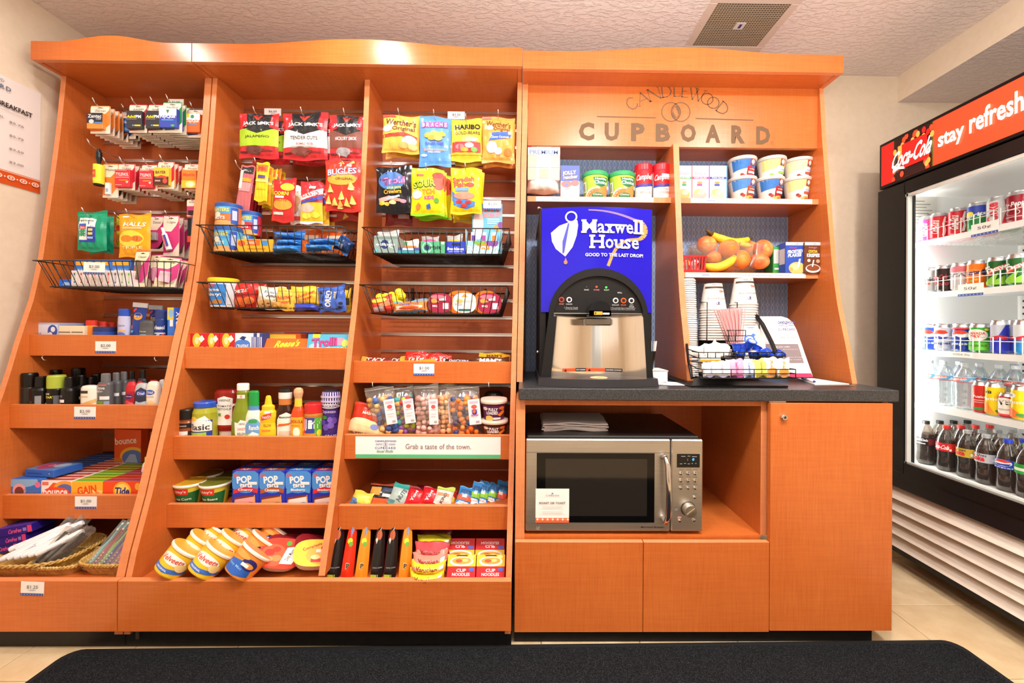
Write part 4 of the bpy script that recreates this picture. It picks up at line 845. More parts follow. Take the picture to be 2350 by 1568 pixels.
carton(t, .135, .028, .10, '3068c8', [('r',.1,.35,.6,.55,'2450a0'),('e',.85,.5,.02,.1,'a8c8f0')], {'t':'6a98dc'}, [('e',.4,.5,.34,.4,'c8527c'),('e',.7,.6,.2,.25,'b0d0f0'),('t','Downy',.6,.5,.5,.3,'c8d8f4')])
bx('laundry_carton', 'orange dryer sheet carton standing upright at the back of the laundry rows', 'carton', 259,326,986,.30,0,.04,'e8602c', [('e',.72,.18,.5,.3,'f0b830'),('e',.72,.14,.42,.25,'5a78c0'),('p','9ab0d8',.4,0,.9,0,.8,.26,.6,.26),('t','bounce',.44,.66,.8,.2,'f6f0ea',{'b':.02,'rot':6}),('e',.16,.05,.16,.1,'d8803a')], vb=1062, yaw=-5)
for k in range(2): bx('laundry_carton', ('dark red carton standing beside the upright orange one','dark carton beside the unit panel at the back of the laundry shelf')[k], 'carton', 326+14*k, 338+14*k, 984, .33, 0, .05, ('8a3020','6a2a20')[k], [('r',.3,.7,.7,.9,'c86a48')], vb=1060)
bot('dish_soap_bottle', 'white dish soap bottle with a lime label beside the unit seam', 'bottle', 326,352,1049,Y0+.07,z,[(0,0),(.95,0),(1,.05),(1,.62),(.8,.8),(.5,.86),(.5,1,'e8e040'),(0,1,'e8e040')],'eef0f0:.3',[('r',.0,.1,1,.55,'6cc82a'),('t','d',.3,.7,.3,.2,'3a68c0',{'b':.04}),('r',.1,.3,.7,.36,'d0f0a0')],cap=6,dz=.6,lt=(0,.8))
price('white $2.00 price tag on the toiletries shelf edge', 243, 797, SH['L',0][1]-.019, '$2.00'); price('white $2.00 price tag on the body spray shelf edge', 195.5, 947.5, SH['L',1][1]-.019, '$2.00')
price('white $1.00 price tag on the laundry carton shelf edge', 197.5, 1153.5, SH['L',2][1]-.019, '$1.00'); price('white $1.25 price tag on the ledge below the toothbrush basket', 74.5, 1351, yl, '$1.25', .078, .047, tilt=2)
price('grey $1.50 price tag above the night cold cards', 404, 238, .30, '$1.50', .07, .04)
for k, (u, v) in enumerate(((105, 818), (361, 820))): 
    p = at(u, v, Y=SH['L',0][1]); t = T('shelf_clip', 'small white plastic hook under the toiletries shelf edge, '+('near the poster wall','near the unit seam')[k], 'clip', p)
    MB().tube([(0,-.01,.004),(0,-.014,-.004),(0,-.008,-.014),(0,.004,-.016)], .0016, 'e8e6e2', 6).obj('clip_wire', t)
# ================================================================ first unit, bottom: woven trays
def woven(label, u0, u1, v, Yf, D, z0, H, yaw=0, flat_=1.0):
    x0, x1, _, zt = span(u0, u1, v, v+10, Yf); W = x1-x0
    t = T('woven_basket', label, 'basket', ((x0+x1)/2, Yf+D/2, z0), (0,0,yaw), None)
    def pt(s, q, sg=0):
        a = 2*PI*s; c, n_ = cos(a), sin(a); k = (abs(c)**3.4+abs(n_)**3.4)**(-1/3.4); w_ = (.8+.2*q)*k
        o = .0035*sin(52*a/1.0+PI*round(q*7))*(1 if 0 < q < 1 else 0)
        return ((W/2*w_+o)*c, (D/2*w_+o)*n_, H*q)
    MB().grid(lambda s, q: pt(s, q), 104, 7, 'straw_weave').grid(lambda s, q: tuple(.965*c for c in pt(1-s, q)[:2])+(pt(1-s, q)[2],), 104, 7, 'straw_weave').obj('woven_side', t)
    MB().grid(lambda s, q: (pt(s, 0)[0]*q, pt(s, 0)[1]*q, .003+.001*sin(60*s)), 52, 5, 'straw_weave').obj('woven_floor', t)
    for ph in (0, PI):
        P = []
        for i in range(120):
            x, y, zz = pt(i/120, 1); P.append((x*(1+.012*cos(30*2*PI*i/120+ph)), y*(1+.012*cos(30*2*PI*i/120+ph)), H+.0045*sin(30*2*PI*i/120+ph)))
        MB().tube(P, .0042, 'straw_weave', 5, True).obj('braided_rim', t)
    return t
woven('large woven straw basket of white wrapped rolls on the bottom board', -120, 122, 1288, -.095, .24, ZB, .045)
woven('small low woven basket of plastic bagged combs on the bottom board', 42, 168, 1302, -.085, .14, ZB, .032)
woven('woven straw basket of toothbrushes on the bottom board, beside the unit seam', 160, 292, 1293, -.085, .17, ZB, .042, -.04)
for k in range(11):                            # white wrapped rolls
    i, j = k % 6, k//6; a = at(4+16*i-12*j, 1283-6*i+(2 if j else 0), Y=-.05); ln = .135
    t = T('wrapped_roll', 'white paper wrapped roll with faint grey print in the large woven basket', 'roll', (a.x+.012*j, -.05+.03*j, ZB+.045+.004*i+.02*j), (rnd(-.1,.1), -.42+rnd(-.08,.08), .5+rnd(-.1,.1)), 'white wrapped rolls in the basket')
    MB().lathe([(0,0),(.010,.001),(.0115,.01),(.0105,ln*.5),(.0115,ln-.01),(.009,ln),(0,ln)], 'efeef4:.4', 10).xf(Matrix.Rotation(PI/2, 4, 'Y')).obj('paper_wrap', t)
    MB().dec(lambda s, q, e: (.02+s*.12, -.0118-e, (q-.5)*.016), [('r',.1,.3,.45,.5,'b8bcd0'),('r',.55,.4,.9,.6,'c4c8da')]).obj('print', t)
for k, (u0, u1, v0, v1) in enumerate(((-30,63,1202,1228),(-30,50,1228,1246),(-40,30,1246,1262))):
    x0, x1, z0, z1 = span(u0, u1, v0, v1, .02)
    t = T('pad_carton', ('purple carton with pink lettering, uppermost of three behind the white rolls','purple carton in the middle of the three behind the white rolls','purple carton at the foot of the three behind the white rolls')[k], 'carton', ((x0+x1)/2, .03, ZB+.092-.034*k), (0,-.16,.1))
    carton(t, x1-x0, .032, .11, '2c1c86', [('t','Carefree',.62,.5,.3,.5,'e85a9a',{'sh':.3,'b':.02}),('r',.9,.1,1,.9,'d83a7a'),('r',.8,.3,.88,.7,'8a78d0')], {'t':'5a3aa0'})
for k in range(6):                            # combs in clear bags
    a = at(92+16*(k % 3)+9*(k//3), 1288-5*(k//3), Y=-.04+.05*(k//3)); t = T('comb_pack', 'dark plastic comb in a clear bag in the small woven basket', 'comb', (a.x, -.045+.05*(k//3), ZB+.028+.012*(k//3)), (.1, -.9+rnd(-.1,.1), .75+rnd(-.15,.15)), 'bagged combs in the basket')
    c = MB().box(0, .12, -.003, .003, 0, .012, '1e1e22:.3', .002)
    for j in range(18): c.box(.004+j*.0063, .0075+j*.0063, -.002, .002, -.016, 0, '1e1e22:.3')
    c.obj('comb', t)
    mb, fm = bagmesh(.04, .155, .016, k+2, 'cellophane', None, .08, .06, .02, 8, 12, .003); mb.xf(Matrix.Translation((-.012, 0, 0)) @ Matrix.Rotation(PI/2, 4, 'Y')).obj('clear_bag', t)
BRC = ('7ac8d8','b83a5a','6cc840','3a4a9a','8a4ab0','d85a90','c03a70','5a4ab8','4ab84a')
for k in range(9):                            # toothbrushes in sleeves
    a = at(196+11*k, 1290, Y=-.05); c = BRC[k]; nmc = ('pale blue','crimson','lime green','navy','violet','pink','magenta','indigo','green')[k]
    t = T('toothbrush', f'{nmc} handled toothbrush in a clear sleeve, leaning in the woven basket', 'toothbrush', (a.x, -.05+.004*(k % 3), ZB+.012), (-.62, .42, .1), 'toothbrushes in the woven basket')
    L = .165
    MB().tube([(0,0,0),(.001,0,L*.2),(-.001,0,L*.45),(.001,0,L*.6),(0,0,L*.8),(0,0,L)], [.004,.006,.0065,.004,.003,.003], c+':.3', 8).obj('handle', t)
    b = MB()
    for i in range(6): b.lathe([(0,-.006),(.0016,-.006),(.0016,-.001),(0,-.001)], ('f4f4f6','58b0c8')[i % 2], 6, (0, 0, L*.84+i*.0048))
    MB().box(-.0035,.0035,-.0075,-.001,L*.82,L*.99,'e8f0f4:.4').box(-.0035,.0035,-.0085,-.0075,L*.86,L*.95,'5ab8d0').obj('bristles', t)
    for i in range(5): MB().ball((0,-.0065,L*(.08+.06*i)), .0026, 'f2f4f6', 6).obj('grip_dot', t)
    MB().grid(lambda s, q: ((s-.5)*.021, -.0098+.004*abs(2*s-1), q*(L+.012)-.004), 4, 3, 'cellophane').obj('sleeve', t)
# ================================================================ second unit, bay beside the seam
JB = lambda mid, midc, bandt, tc: [('r',0,.25,1,.62,mid),('p','1e1c1e',.2,1,.84,1,.8,.66,.92,.64,.72,.58,.5,.52,.3,.58,.1,.64,.24,.66),('p','e83a2a',.38,.93,.44,.93,.5,.86,.56,.93,.62,.93,.52,.82,.48,.82),('t',"JACK LINK'S",.52,.735,.78,.10,'f0eef0',{'b':.03}),('t',bandt,.5,.45,.62,.075,tc,{'b':.01}),('e',.42,.17,.22,.09,midc),('p',midc,.3,.12,.7,.2,.5,.06),('r',.04,.1,.22,.14,'5a1418'),('r',.56,.72,.72,.76,'f6f4f2'),('r',.62,.14,.88,.17,'7a2a28')]
JG = dict(m2='c02a30:.25', wr=.003, top=.05, bot=.05)
bag('jerky_bag', 'red and lime green jerky bag with a black shield, nearest the side panel', 'bag', 549,641,260,364,.25,.035,'cc3036:.25',JB('a8cc2c','6a3a34','JALAPEÑO','4a3028'),seed=2,hk='chrome hook holding the lime green jerky bags',n=2,dy=.05,shift=.02,rest='lime green jerky bag hung behind the front one',group='lime green jerky bags',**JG)
bag('jerky_bag', 'red and white jerky bag with a black shield, between two other jerky bags', 'bag', 650,753,262,368,.25,.035,'cc3036:.25',JB('e8e0dc','7a4038','TENDER CUTS','3a3434')+[('r',.2,.27,.8,.36,'f4f0ee'),('t','PRIME RIB',.5,.315,.44,.05,'d84a44')],seed=7,hk='chrome hook holding the white banded jerky bags',n=2,dy=.05,shift=.01,rest='white banded jerky bag hung behind the front one',group='white banded jerky bags',**JG)
bag('jerky_bag', 'red and brown hickory jerky bag beside the middle upright', 'bag', 756,838,264,369,.25,.03,'cc3036:.25',JB('7a4438','9a9498','HICKORY SMOK','f4ecea'),seed=9,hk='chrome hook holding the brown banded jerky bags',n=2,dy=.05,rest='brown banded jerky bag hung behind the front one',group='brown banded jerky bags',**JG)
for k in range(5):
    u = 539+7*k; bag('meat_stick', 'long red and clear meat stick pack, '+('front of its bunch' if k == 0 else 'in the bunch beside the side panel'), 'snack pack', u, u+33, 381+3*k, 487+4*k, .23+.03*k, .012, 'b02a34:.2' if k else 'c46a70:.2', [('r',.1,.84,.9,.97,'2a2426'),('t','JACK',.5,.9,.6,.05,'f0eeee'),('r',.12,.66,.88,.74,'e8a030'),('r',.1,.45,.9,.64,'d89498'),('r',.05,.5,.3,.9,'e8d0d0')], seed=k, roll=8, group='red meat stick packs', hk='chrome hook holding the red meat stick packs' if not k else None)
for k in range(5):
    u = 583+9*k; bag('meat_stick', 'yellow and orange meat stick pack, '+('front of its bunch' if k == 0 else 'in the bunch beside the red ones'), 'snack pack', u, u+30, 375+5*k, (462,470,478,484,488)[k], .22+.03*k, .012, ('eac82a:.2','e8a82a:.2')[k % 2], [('r',.1,.78,.9,.95,'e8702a'),('e',.5,.86,.25,.05,'d83a2a'),('r',.15,.3,.85,.34,'c8b020'),('r',.0,.5,1,.56,'f0e080'),('r',.2,.6,.8,.68,'5a48a0')], seed=k+11, roll=4, group='yellow meat stick packs', hk='chrome hook holding the yellow meat stick packs' if not k else None)
bag('corn_snack_bag', 'red corn snack bag with a yellow starburst', 'bag', 623,675,412,510,.22,.02,'c82c2e:.22',[('e',.66,.82,.3,.09,'f4d43a'),('t','CORN',.4,.66,.7,.09,'f2d838',{'b':.04}),('r',.15,.55,.55,.6,'f2eee8'),('e',.5,.4,.42,.13,'e89a3a'),('r',.1,.16,.55,.22,'e8d0c8'),('t','NUTS',.45,.5,.5,.06,'e84a3a',{'b':.03})],seed=3,roll=3,hk='chrome hook holding the red corn snack bag')
bag('nut_bag', 'clear and white bag of cashews half behind the corn snack bag', 'bag', 667,694,428,515,.28,.02,'e8dcd0:.25',[('r',.2,.85,.9,1,'f2f0ee'),('e',.5,.6,.4,.14,'d8a070'),('e',.4,.4,.35,.12,'c8906a'),('r',.1,.1,.9,.2,'d84a4a')],seed=8)
bag('seed_bag', 'red, white and yellow sunflower seed bag, front of three', 'bag', 690,742,419,514,.21,.02,'d03038:.22',[('r',0,.0,1,.5,'f2b82c'),('p','f4f0ee',0,.55,1,.72,1,.86,0,.66),('t','DAVID',.46,.7,.78,.1,'d8383a',{'b':.03,'rot':9}),('p','3a48a8',0,.46,1,.58,1,.68,0,.52),('e',.35,.36,.32,.1,'c8b4a8'),('e',.3,.18,.2,.07,'f8d848'),('e',.7,.2,.2,.07,'f8d040'),('r',.4,.84,.7,.9,'f6f2f0'),('r',0,0,1,.05,'e8e0e0')],seed=4,n=3,dy=.035,shift=.008,rest='sunflower seed bag hung behind the front one',group='sunflower seed bags',hk='chrome hook holding the sunflower seed bags')
bag('candy_bag', 'small yellow and red bag low behind the sunflower seeds', 'bag', 742,768,488,522,.30,.02,'e8c030:.25',[('e',.5,.5,.3,.3,'f8e890'),('r',0,0,1,.2,'c83a30')],seed=5)
CORNS = [('p','f2c864',x-.09,y,x+.09,y+.03*((k % 3)-1),x+.02*((k % 2)*2-1),y+.15) for k, (x, y) in enumerate(((.2,.36),(.5,.22),(.78,.4),(.12,.15),(.82,.14),(.45,.06),(.66,.1),(.3,.1)))]+[('e',x,y,.085,.022,'f8dc8c') for x, y in ((.2,.36),(.5,.22),(.78,.4),(.12,.15),(.82,.14),(.45,.06))]
bag('corn_cone_bag', 'large red bag of corn cone snacks with white bubble lettering beside the middle upright', 'bag', 746,829,366,486,.20,.04,'d23a2c:.22',[('e',.5,.6,.42,.12,'f0a03a'),('p','f2ca70',.38,.9,.56,.9,.47,.99),('p','f2ca70',.66,.9,.84,.92,.78,.99),('t','BUGLES',.5,.74,.84,.13,'5a3a98',{'b':.05,'rot':5}),('t','BUGLES',.5,.745,.82,.12,'f4f0fa',{'b':.02,'rot':5}),('t','ORIGINAL',.58,.6,.5,.045,'3a2a28')]+CORNS,m2='b8302a:.25',seed=6,wr=.003,hk='chrome hook holding the corn cone bag')
bag('corn_cone_bag', 'second red corn cone bag showing below the large one', 'bag', 748,826,420,508,.27,.03,'c0362a:.25',[('r',.1,.1,.35,.16,'e8d0c0'),('p','f2c864',.5,.04,.7,.1,.6,.2)],seed=12)
b2, zb2 = wbasket('black wire basket of nut tins and blue snack packs, upper in its bay', 450, 784, 516.5, 580, .123, 20)
def tin(label, u0, u1, vt, Y, z0, c, vb=None):
    bot('nut_tin', label, 'tin', u0, u1, vt, Y, z0, [(0,0),(.98,0),(1,.02),(1,.84),(1.03,.85,'2a58a8'),(1.03,.98,'2a58a8'),(.98,1,'3a6cb8'),(.94,.97,'8ac0e8'),(0,.97,'6aa8dc')], c, [('r',0,.62,1,1,'4a9ad8'),('t','PLANTERS',.42,.82,.62,.2,'f0d840',{'b':.03}),('e',.36,.56,.12,.14,'f4d8c0'),('t','NUTS',.42,.4,.4,.16,'f6f0ec',{'b':.03}),('e',.5,.1,.5,.16,'d8a060'),('r',.78,.1,1,.95,'2a50b0'),('r',.82,.3,.96,.8,'b8c8ec')], cap=5, lt=(0,.84), n=26, vb=vb)
tin('brown labelled nut tin stacked above the blue front tin', 500, 555, 472, .225, 0, 'c87038', 523.5); tin('red labelled nut tin behind the yellow carton', 556, 598, 489, .26, 0, 'c83040', 543)
tin('pale blue nut tin at the front corner of the upper wire basket', 498, 552, 524, .20, zb2, '58b0dc'); tin('lime green nut tin between the blue tin and the yellow carton', 553, 585, 534, .25, zb2, '8ac840')
bx('snack_carton', 'flat yellow carton with an orange panel in the upper wire basket', 'carton', 543, 626, 549, .16, zb2, .09, 'f0b02c', [('r',.28,.5,.64,.95,'ea6a2a'),('t','CHEESE',.4,.72,.26,.2,'f8e8d8'),('e',.14,.66,.1,.22,'e8603a'),('r',.7,.5,.86,.9,'4a90d8'),('r',.3,.2,.8,.3,'c88a20')])
BP = dict(m2='2a68b8:.25', wr=.004, pinch=.06, top=.12, bot=.12, nx=14, nz=12)
for k, (u0, u1, v0, v1, y, w_) in enumerate(((626,692,562,581,.16,'at the foot of the pile beside the yellow carton'),(634,694,549,565,.17,'in the middle of the pile beside the yellow carton'),(628,700,533,551,.18,'on top of the pile beside the yellow carton'),(702,764,561,577,.16,'lowest of the pile near the middle upright'),(708,778,547,563,.17,'on top of the pile near the middle upright'))):
    bag('snack_pack', 'shiny blue snack pack '+w_, 'snack pack', u0, u1, v0, v1, y, .07, '2f78c8:.2', [('r',.3,.3,.6,.6,'5a9ae0')], seed=k+1, roll=rnd(-3,3), **BP)
bag('snack_pack', 'dark blue snack pack against the end of the upper wire basket', 'snack pack', 762,800,541,578,.2,.05,'1c3c70:.2',[('r',.2,.2,.6,.5,'8a98a8')],seed=9,roll=30,**BP)
for k, (a, b) in enumerate(((690,745),(742,796))): bag('cracker_bag', 'orange snack bag standing behind the blue packs, '+('nearer the yellow carton','nearer the middle upright')[k], 'bag', a, b, 530+2*k, 585, .30, .03, 'ea6a2c:.25', [('r',.2,.6,.8,.8,'f8d8b8'),('e',.5,.35,.3,.15,'f0a048')], seed=k+4)
b3, zb3 = wbasket('black wire basket of cookies and crisps, lower in its bay', 452, 788, 648, 707, .085, 20)
bot('cookie_cup', 'blue cookie cup with a bright yellow lid in the lower wire basket', 'cup', 484,543,640,.165,zb3,[(0,0),(.82,0),(.84,.03),(.97,.86),(1.02,.87,'f0d82c:.35'),(1.04,.97,'f0d82c:.35'),(.95,1,'f0d82c:.35'),(0,.98,'f0d82c:.35')],'f0f0f4:.3',[('r',.05,.06,.78,.9,'3a86d8'),('t','Chips',.36,.66,.5,.16,'f4f4fa',{'b':.03}),('t','Ahoy!',.42,.48,.5,.16,'f4f4fa',{'b':.03}),('r',.2,.8,.5,.88,'e84a3a'),('e',.55,.2,.14,.1,'b88048'),('e',.36,.16,.1,.08,'b07840'),('r',.8,.1,.98,.9,'d8d8e0')],cap=4,lt=(0,.86),arc=2.8)
LB = dict(wr=.003, nx=14, nz=14)
bag('crisp_bag', 'red crisp bag standing beside the cookie cup', 'bag', 538,596,648,709,.17,.04,'c02a24:.22',[('t','CHEEZ-IT',.4,.66,.6,.12,'f4e8e0',{'b':.03,'rot':4}),('r',.0,.5,1,.55,'8a1c1c'),('e',.35,.25,.26,.18,'e86a30'),('e',.7,.3,.2,.14,'e07a38')],seed=2,roll=-3,**LB)
bag('crisp_bag', 'second red crisp bag behind the first one', 'bag', 560,612,646,705,.24,.04,'a82420:.25',[('r',.2,.6,.8,.75,'e8c0a8')],seed=5,**LB)
bag('cookie_bag', 'cream and white cookie bag with dark script lettering', 'bag', 588,652,660,710,.15,.035,'ecdcb8:.25',[('e',.55,.68,.4,.24,'f4f2f0'),('t','Famous',.6,.78,.56,.13,'3a3a48',{'sh':.25}),('t','Amos',.62,.62,.42,.14,'3a3a48',{'sh':.25}),('e',.4,.2,.4,.2,'d8a868'),('e',.3,.2,.05,.03,'5a3a28'),('e',.5,.26,.05,.03,'5a3a28'),('e',.55,.12,.05,.03,'5a3a28')],seed=7,roll=6,**LB)
YB_ = [('t','Nutter',.5,.6,.7,.18,'e85a4a',{'b':.02,'rot':20,'sh':.3}),('t','Butter',.5,.36,.6,.16,'e85a4a',{'b':.02,'rot':20,'sh':.3}),('e',.3,.2,.25,.12,'e8b060')]
bag('cookie_bag', 'yellow cookie bag leaning in front of the cream one', 'bag', 626,676,662,711,.12,.03,'f2c04a:.25',YB_,seed=3,roll=14,**LB)
bag('cookie_bag', 'yellow cookie bag with red script next to the blue cookie bag', 'bag', 668,738,660,702,.13,.035,'f4c43c:.25',YB_+[('r',0,.05,1,.16,'f6d828')],seed=4,**LB)
bag('cookie_bag', 'small blue bag lying under the yellow cookie bag', 'bag', 676,732,699,713,.11,.05,'2a3fa8:.25',(),seed=8,**LB)
bag('cookie_bag', 'blue cookie bag with white lettering turned on its side', 'bag', 733,797,656,716,.12,.035,'4468c4:.22',[('t','OREO',.42,.5,.62,.22,'f6f6fa',{'rot':80,'b':.04}),('t','mini',.66,.62,.24,.1,'f0e0a0',{'rot':80}),('e',.16,.75,.07,.05,'2a2430'),('e',.85,.3,.07,.05,'2a2430'),('e',.8,.14,.07,.05,'2a2430'),('e',.12,.3,.06,.05,'2a2430')],seed=6,roll=-5,m2='3a5cb8:.25',**LB)
bag('cookie_bag', 'yellow and black bag at the end of the lower wire basket', 'bag', 786,806,664,716,.2,.03,'d8b030:.3',[('r',.1,.3,.9,.6,'3a3428')],seed=10,**LB)
# ---- shelf of raisin cartons
z, yy = SH['M', 0]; Y = yy+.008
SUN = [('e',.46,.62,.27,.38,'f0c430'),('e',.46,.6,.13,.2,'f4e2b0'),('t','SUN-MAID',.5,.22,.82,.16,'e8a83a',{'b':.03}),('r',.0,0,1,.1,'7a90d0'),('p','f4f2ee',.55,.72,.75,.5,.97,.68,.8,.9)]
for k, (a, b, w_) in enumerate(((435,471,'nearest the side panel'),(471,502,'in the middle of three'),(503,538,'beside the blue and white carton'))): bx('raisin_carton', 'red raisin carton with a yellow sun disc '+w_, 'carton', a, b, 765, Y, z, .05, 'c8242c', SUN, sd={'t':'d8787c'})
bx('cranberry_carton', 'blue and white dried cranberry carton beside the red raisin cartons', 'carton', 539,574,765,Y,z,.05,'eef0f4',[('r',0,0,1,.5,'4a80d4'),('e',.5,.48,.48,.18,'4a80d4'),('p','2a3a78',.3,.72,.6,.62,.75,.8,.5,.85),('t','CRAISINS',.5,.3,.8,.22,'f4f6fa',{'b':.02}),('e',.5,.0,.5,.14,'f0c040')])
for k in range(4): bx('raisin_carton', 'narrow blue and white carton end in the row beside the cranberry carton', 'carton', 575+7*k, 581+7*k, 765, Y+.01, z, .05, ('dcdce4','3a4890')[k % 2], [('r',.3,.1,.8,.8,('4a58a0','c8ccdc')[k % 2])], group='narrow carton ends')
bx('candy_carton', 'flat orange peanut butter candy carton with yellow script', 'carton', 602,708,773,Y+.01,z,.10,'e2702a',[('t','Reese\'s',.5,.62,.52,.5,'f4d83c',{'b':.04,'sh':.35,'rot':3}),('t','PIECES',.45,.2,.3,.22,'f0c860')],pitch=-28,sd={'t':'f4d050'})
bx('candy_carton', 'yellow topped orange carton behind the peanut butter candy', 'carton', 616,690,766,Y+.09,z,.05,'e8702c',[('r',.05,.5,.85,.95,'f6dc58')])
bx('candy_carton', 'bright blue sour candy carton with pink bubble lettering', 'carton', 702,797,766,Y+.006,z,.04,'58b8e0',[('e',.2,.3,.14,.2,'a8d8f0'),('e',.8,.6,.14,.2,'f0a0b8'),('r',.12,.8,.3,1,'e8e040'),('t','Trolli',.42,.55,.62,.5,'8a2a5c',{'b':.06,'rot':5}),('t','Trolli',.42,.56,.61,.48,'e84a98',{'b':.025,'rot':5}),('t','CRAWLERS',.72,.16,.5,.26,'f0e83c',{'b':.04}),('e',.92,.5,.08,.2,'c8e068'),('e',.5,.12,.06,.1,'f0e890')],pitch=-14,sd={'t':'8ac85a'})
bx('candy_carton', 'red and purple carton lying behind the sour candy carton', 'carton', 652,722,763,Y+.14,z,.06,'b8384a',[('r',.5,0,1,1,'5a4aa8')])
# ---- shelf of sauces
z, yy = SH['M', 1]; Y = yy+.034
bot('spice_jar', 'small black capped spice jar nearest the side panel', 'jar', 414,446,938,Y,z,[(0,0),(.98,0),(1,.03),(1,.55),(.9,.60),(.9,.66,'8a4a2c:.2'),(1,.67,'171514:.3'),(1,.96,'171514:.3'),(.9,1,'171514:.3'),(0,1,'171514:.3')],'8a4a2c:.2',[('r',0,.62,1,.86,'1c1816'),('t','McCormick',.45,.74,.6,.1,'d8d0c8'),('r',0,0,1,.45,'2a2020'),('r',.2,.25,.8,.45,'e8e6e2'),('r',.1,.05,.7,.18,'d84a30')],cap=6,lt=(0,.62))
bot('spice_jar', 'second black capped spice jar behind the first', 'jar', 438,456,934,Y+.06,z,[(0,0),(1,0),(1,.6),(1,.61,'171514:.3'),(1,1,'171514:.3'),(0,1,'171514:.3')],'5a3424:.3',cap=3)
bot('pickle_jar', 'glass jar of pickles with a bright blue lid and blue label', 'jar', 447,496,921,Y+.02,z,[(0,0),(.96,0),(1,.04),(1,.7),(.88,.82),(.84,.845),(.92,.85,'2c54c0:.25'),(.93,.97,'2c54c0:.25'),(.85,1,'3a64cc:.25'),(0,.99,'3a64cc:.25')],'a8a832:.15',[('r',0,.0,1,.66,'2a4aa0'),('p','eef0f0',.1,.6,.25,.8,.5,.72,.75,.82,.95,.6,.95,.5,.1,.5),('e',.35,.72,.14,.08,'f0d040'),('r',.02,.28,.98,.58,'f0eee8'),('t','Vlasic',.48,.43,.84,.22,'2a2a30',{'b':.02}),('r',.15,.02,.8,.24,'a8cc38'),('t','SPEARS',.48,.13,.4,.1,'e8f0a0')],cap=6,lt=(0,.78))
bot('ketchup_bottle', 'red squeezy ketchup bottle standing on its cap with a white keystone label', 'bottle', 494,552,893,Y+.055,z,[(0,0),(.62,0,'e8e4e0'),(.66,.10,'e8e4e0'),(.78,.11),(.92,.2),(.84,.36),(.9,.5),(.96,.66),(1,.8),(.97,.93),(.82,.985),(.4,1),(0,1)],'96201c:.18',[('p','f2f0ea',.24,.0,.84,.0,.84,.62,1,.7,.84,.72,.84,.9,.55,.98,.3,.9,.3,.72,.16,.7,.24,.62),('t','HEINZ',.57,.84,.4,.07,'3a3a34'),('t','TOMATO',.55,.64,.5,.07,'3a3a34'),('t','KETCHUP',.55,.54,.5,.07,'3a3a34'),('e',.66,.28,.1,.08,'d83a2a'),('r',.3,.3,.42,.4,'6aa040')],dz=.6,lt=(.24,.88),arc=2.2)
bot('relish_bottle', 'tall green relish bottle with a white cap and white keystone label', 'bottle', 534,582,880,Y,z,[(0,0),(.9,0),(1,.05),(1,.3),(.86,.5),(.62,.66),(.56,.76),(.58,.84),(.5,.87),(.56,.88,'f4f2ee'),(.56,.98,'f4f2ee'),(.5,1,'f4f2ee'),(0,1,'f4f2ee')],'7c8a20:.18',[('r',.2,.92,.82,1.0,'f0eee8'),('e',.56,.96,.1,.035,'e0a0a0'),('p','f0eee6',.4,.0,.9,.0,.9,.4,.6,.45,.5,.38,.34,.4),('t','HEINZ',.66,.36,.24,.05,'4a4a40'),('t','SWEET',.64,.24,.3,.06,'d84a4a'),('t','RELISH',.64,.14,.3,.06,'3a3a34')],dz=.7,cap=9,lt=(0,.8),arc=2.2)
MB().lathe([(.0125,0),(.0125,.018)], 'f0eee8', 16).obj('neck_label', [o for o in COL.objects if o.name == 'relish_bottle'][0]).location = (0, 0, .146)
bot('dressing_bottle', 'cream salad dressing bottle with a bright green cap', 'bottle', 562,604,897,Y-.008,z,[(0,0),(.9,0),(1,.04),(1,.3),(.86,.48),(.6,.60),(.56,.62,'5a90c8'),(.56,.69,'5a90c8'),(.56,.70,'1f9a48'),(.54,.97,'1f9a48'),(.46,1,'1f9a48'),(0,1,'1f9a48')],'f0e6d6:.25',[('e',.62,.4,.4,.36,'6aa0d8'),('r',.4,.6,.8,.72,'3a9a58'),('t','Ranch',.66,.44,.44,.16,'f2f4f0',{'b':.03}),('e',.6,.1,.4,.14,'a8d070'),('p','f0f2ee',.3,.1,.6,.3,.9,.2,.7,.05)],dz=.6,cap=8,lt=(0,.58),arc=2.3)
bot('mustard_bottle', 'yellow squeezy mustard bottle with a pointed cap', 'bottle', 595,637,908,Y-.006,z,[(0,0),(.93,0),(1,.05),(1,.24),(.84,.38),(.92,.52),(.88,.62),(.66,.68),(.68,.69,'f4c428'),(.68,.76,'f4c428'),(.4,.80,'f4c428'),(.28,.97,'f4c428'),(.18,1,'f4c428'),(0,1,'f4c428')],'f2c022:.28',[('p','d83a30',.25,.66,.8,.76,.82,.94,.28,.84),('t',"French's",.54,.8,.46,.12,'f6f0e8',{'b':.02,'rot':8}),('r',.45,.92,.75,1,'f2f0ec'),('t','YELLOW',.6,.5,.42,.09,'7a6020'),('r',.35,.3,.75,.36,'e88a30')],dz=.62,cap=8,lt=(0,.66),arc=2.2)
bot('barbecue_bottle', 'dark brown barbecue sauce bottle with a white banded neck', 'bottle', 633,677,892,Y+.01,z,[(0,0),(.92,0),(1,.03),(1,.38),(.9,.56),(.66,.68),(.66,.70,'c8783c'),(.66,.80,'c8783c'),(.68,.81,'e8e4de'),(.68,.93,'e8e4de'),(.66,.935,'1c1a18'),(.6,1,'1c1a18'),(0,1,'1c1a18')],'38180c:.15',[('p','f0e8da',.3,.0,.95,.0,.95,.86,.7,.96,.4,.86,.3,.7),('t','Masterpiece',.64,.78,.5,.1,'2a2420',{'b':.03}),('p','d8682c',.32,.45,.8,.5,.9,.58,.4,.56),('r',.4,.1,.85,.3,'d8c8b0')],dz=.72,cap=8,lt=(0,.56),arc=2.4)
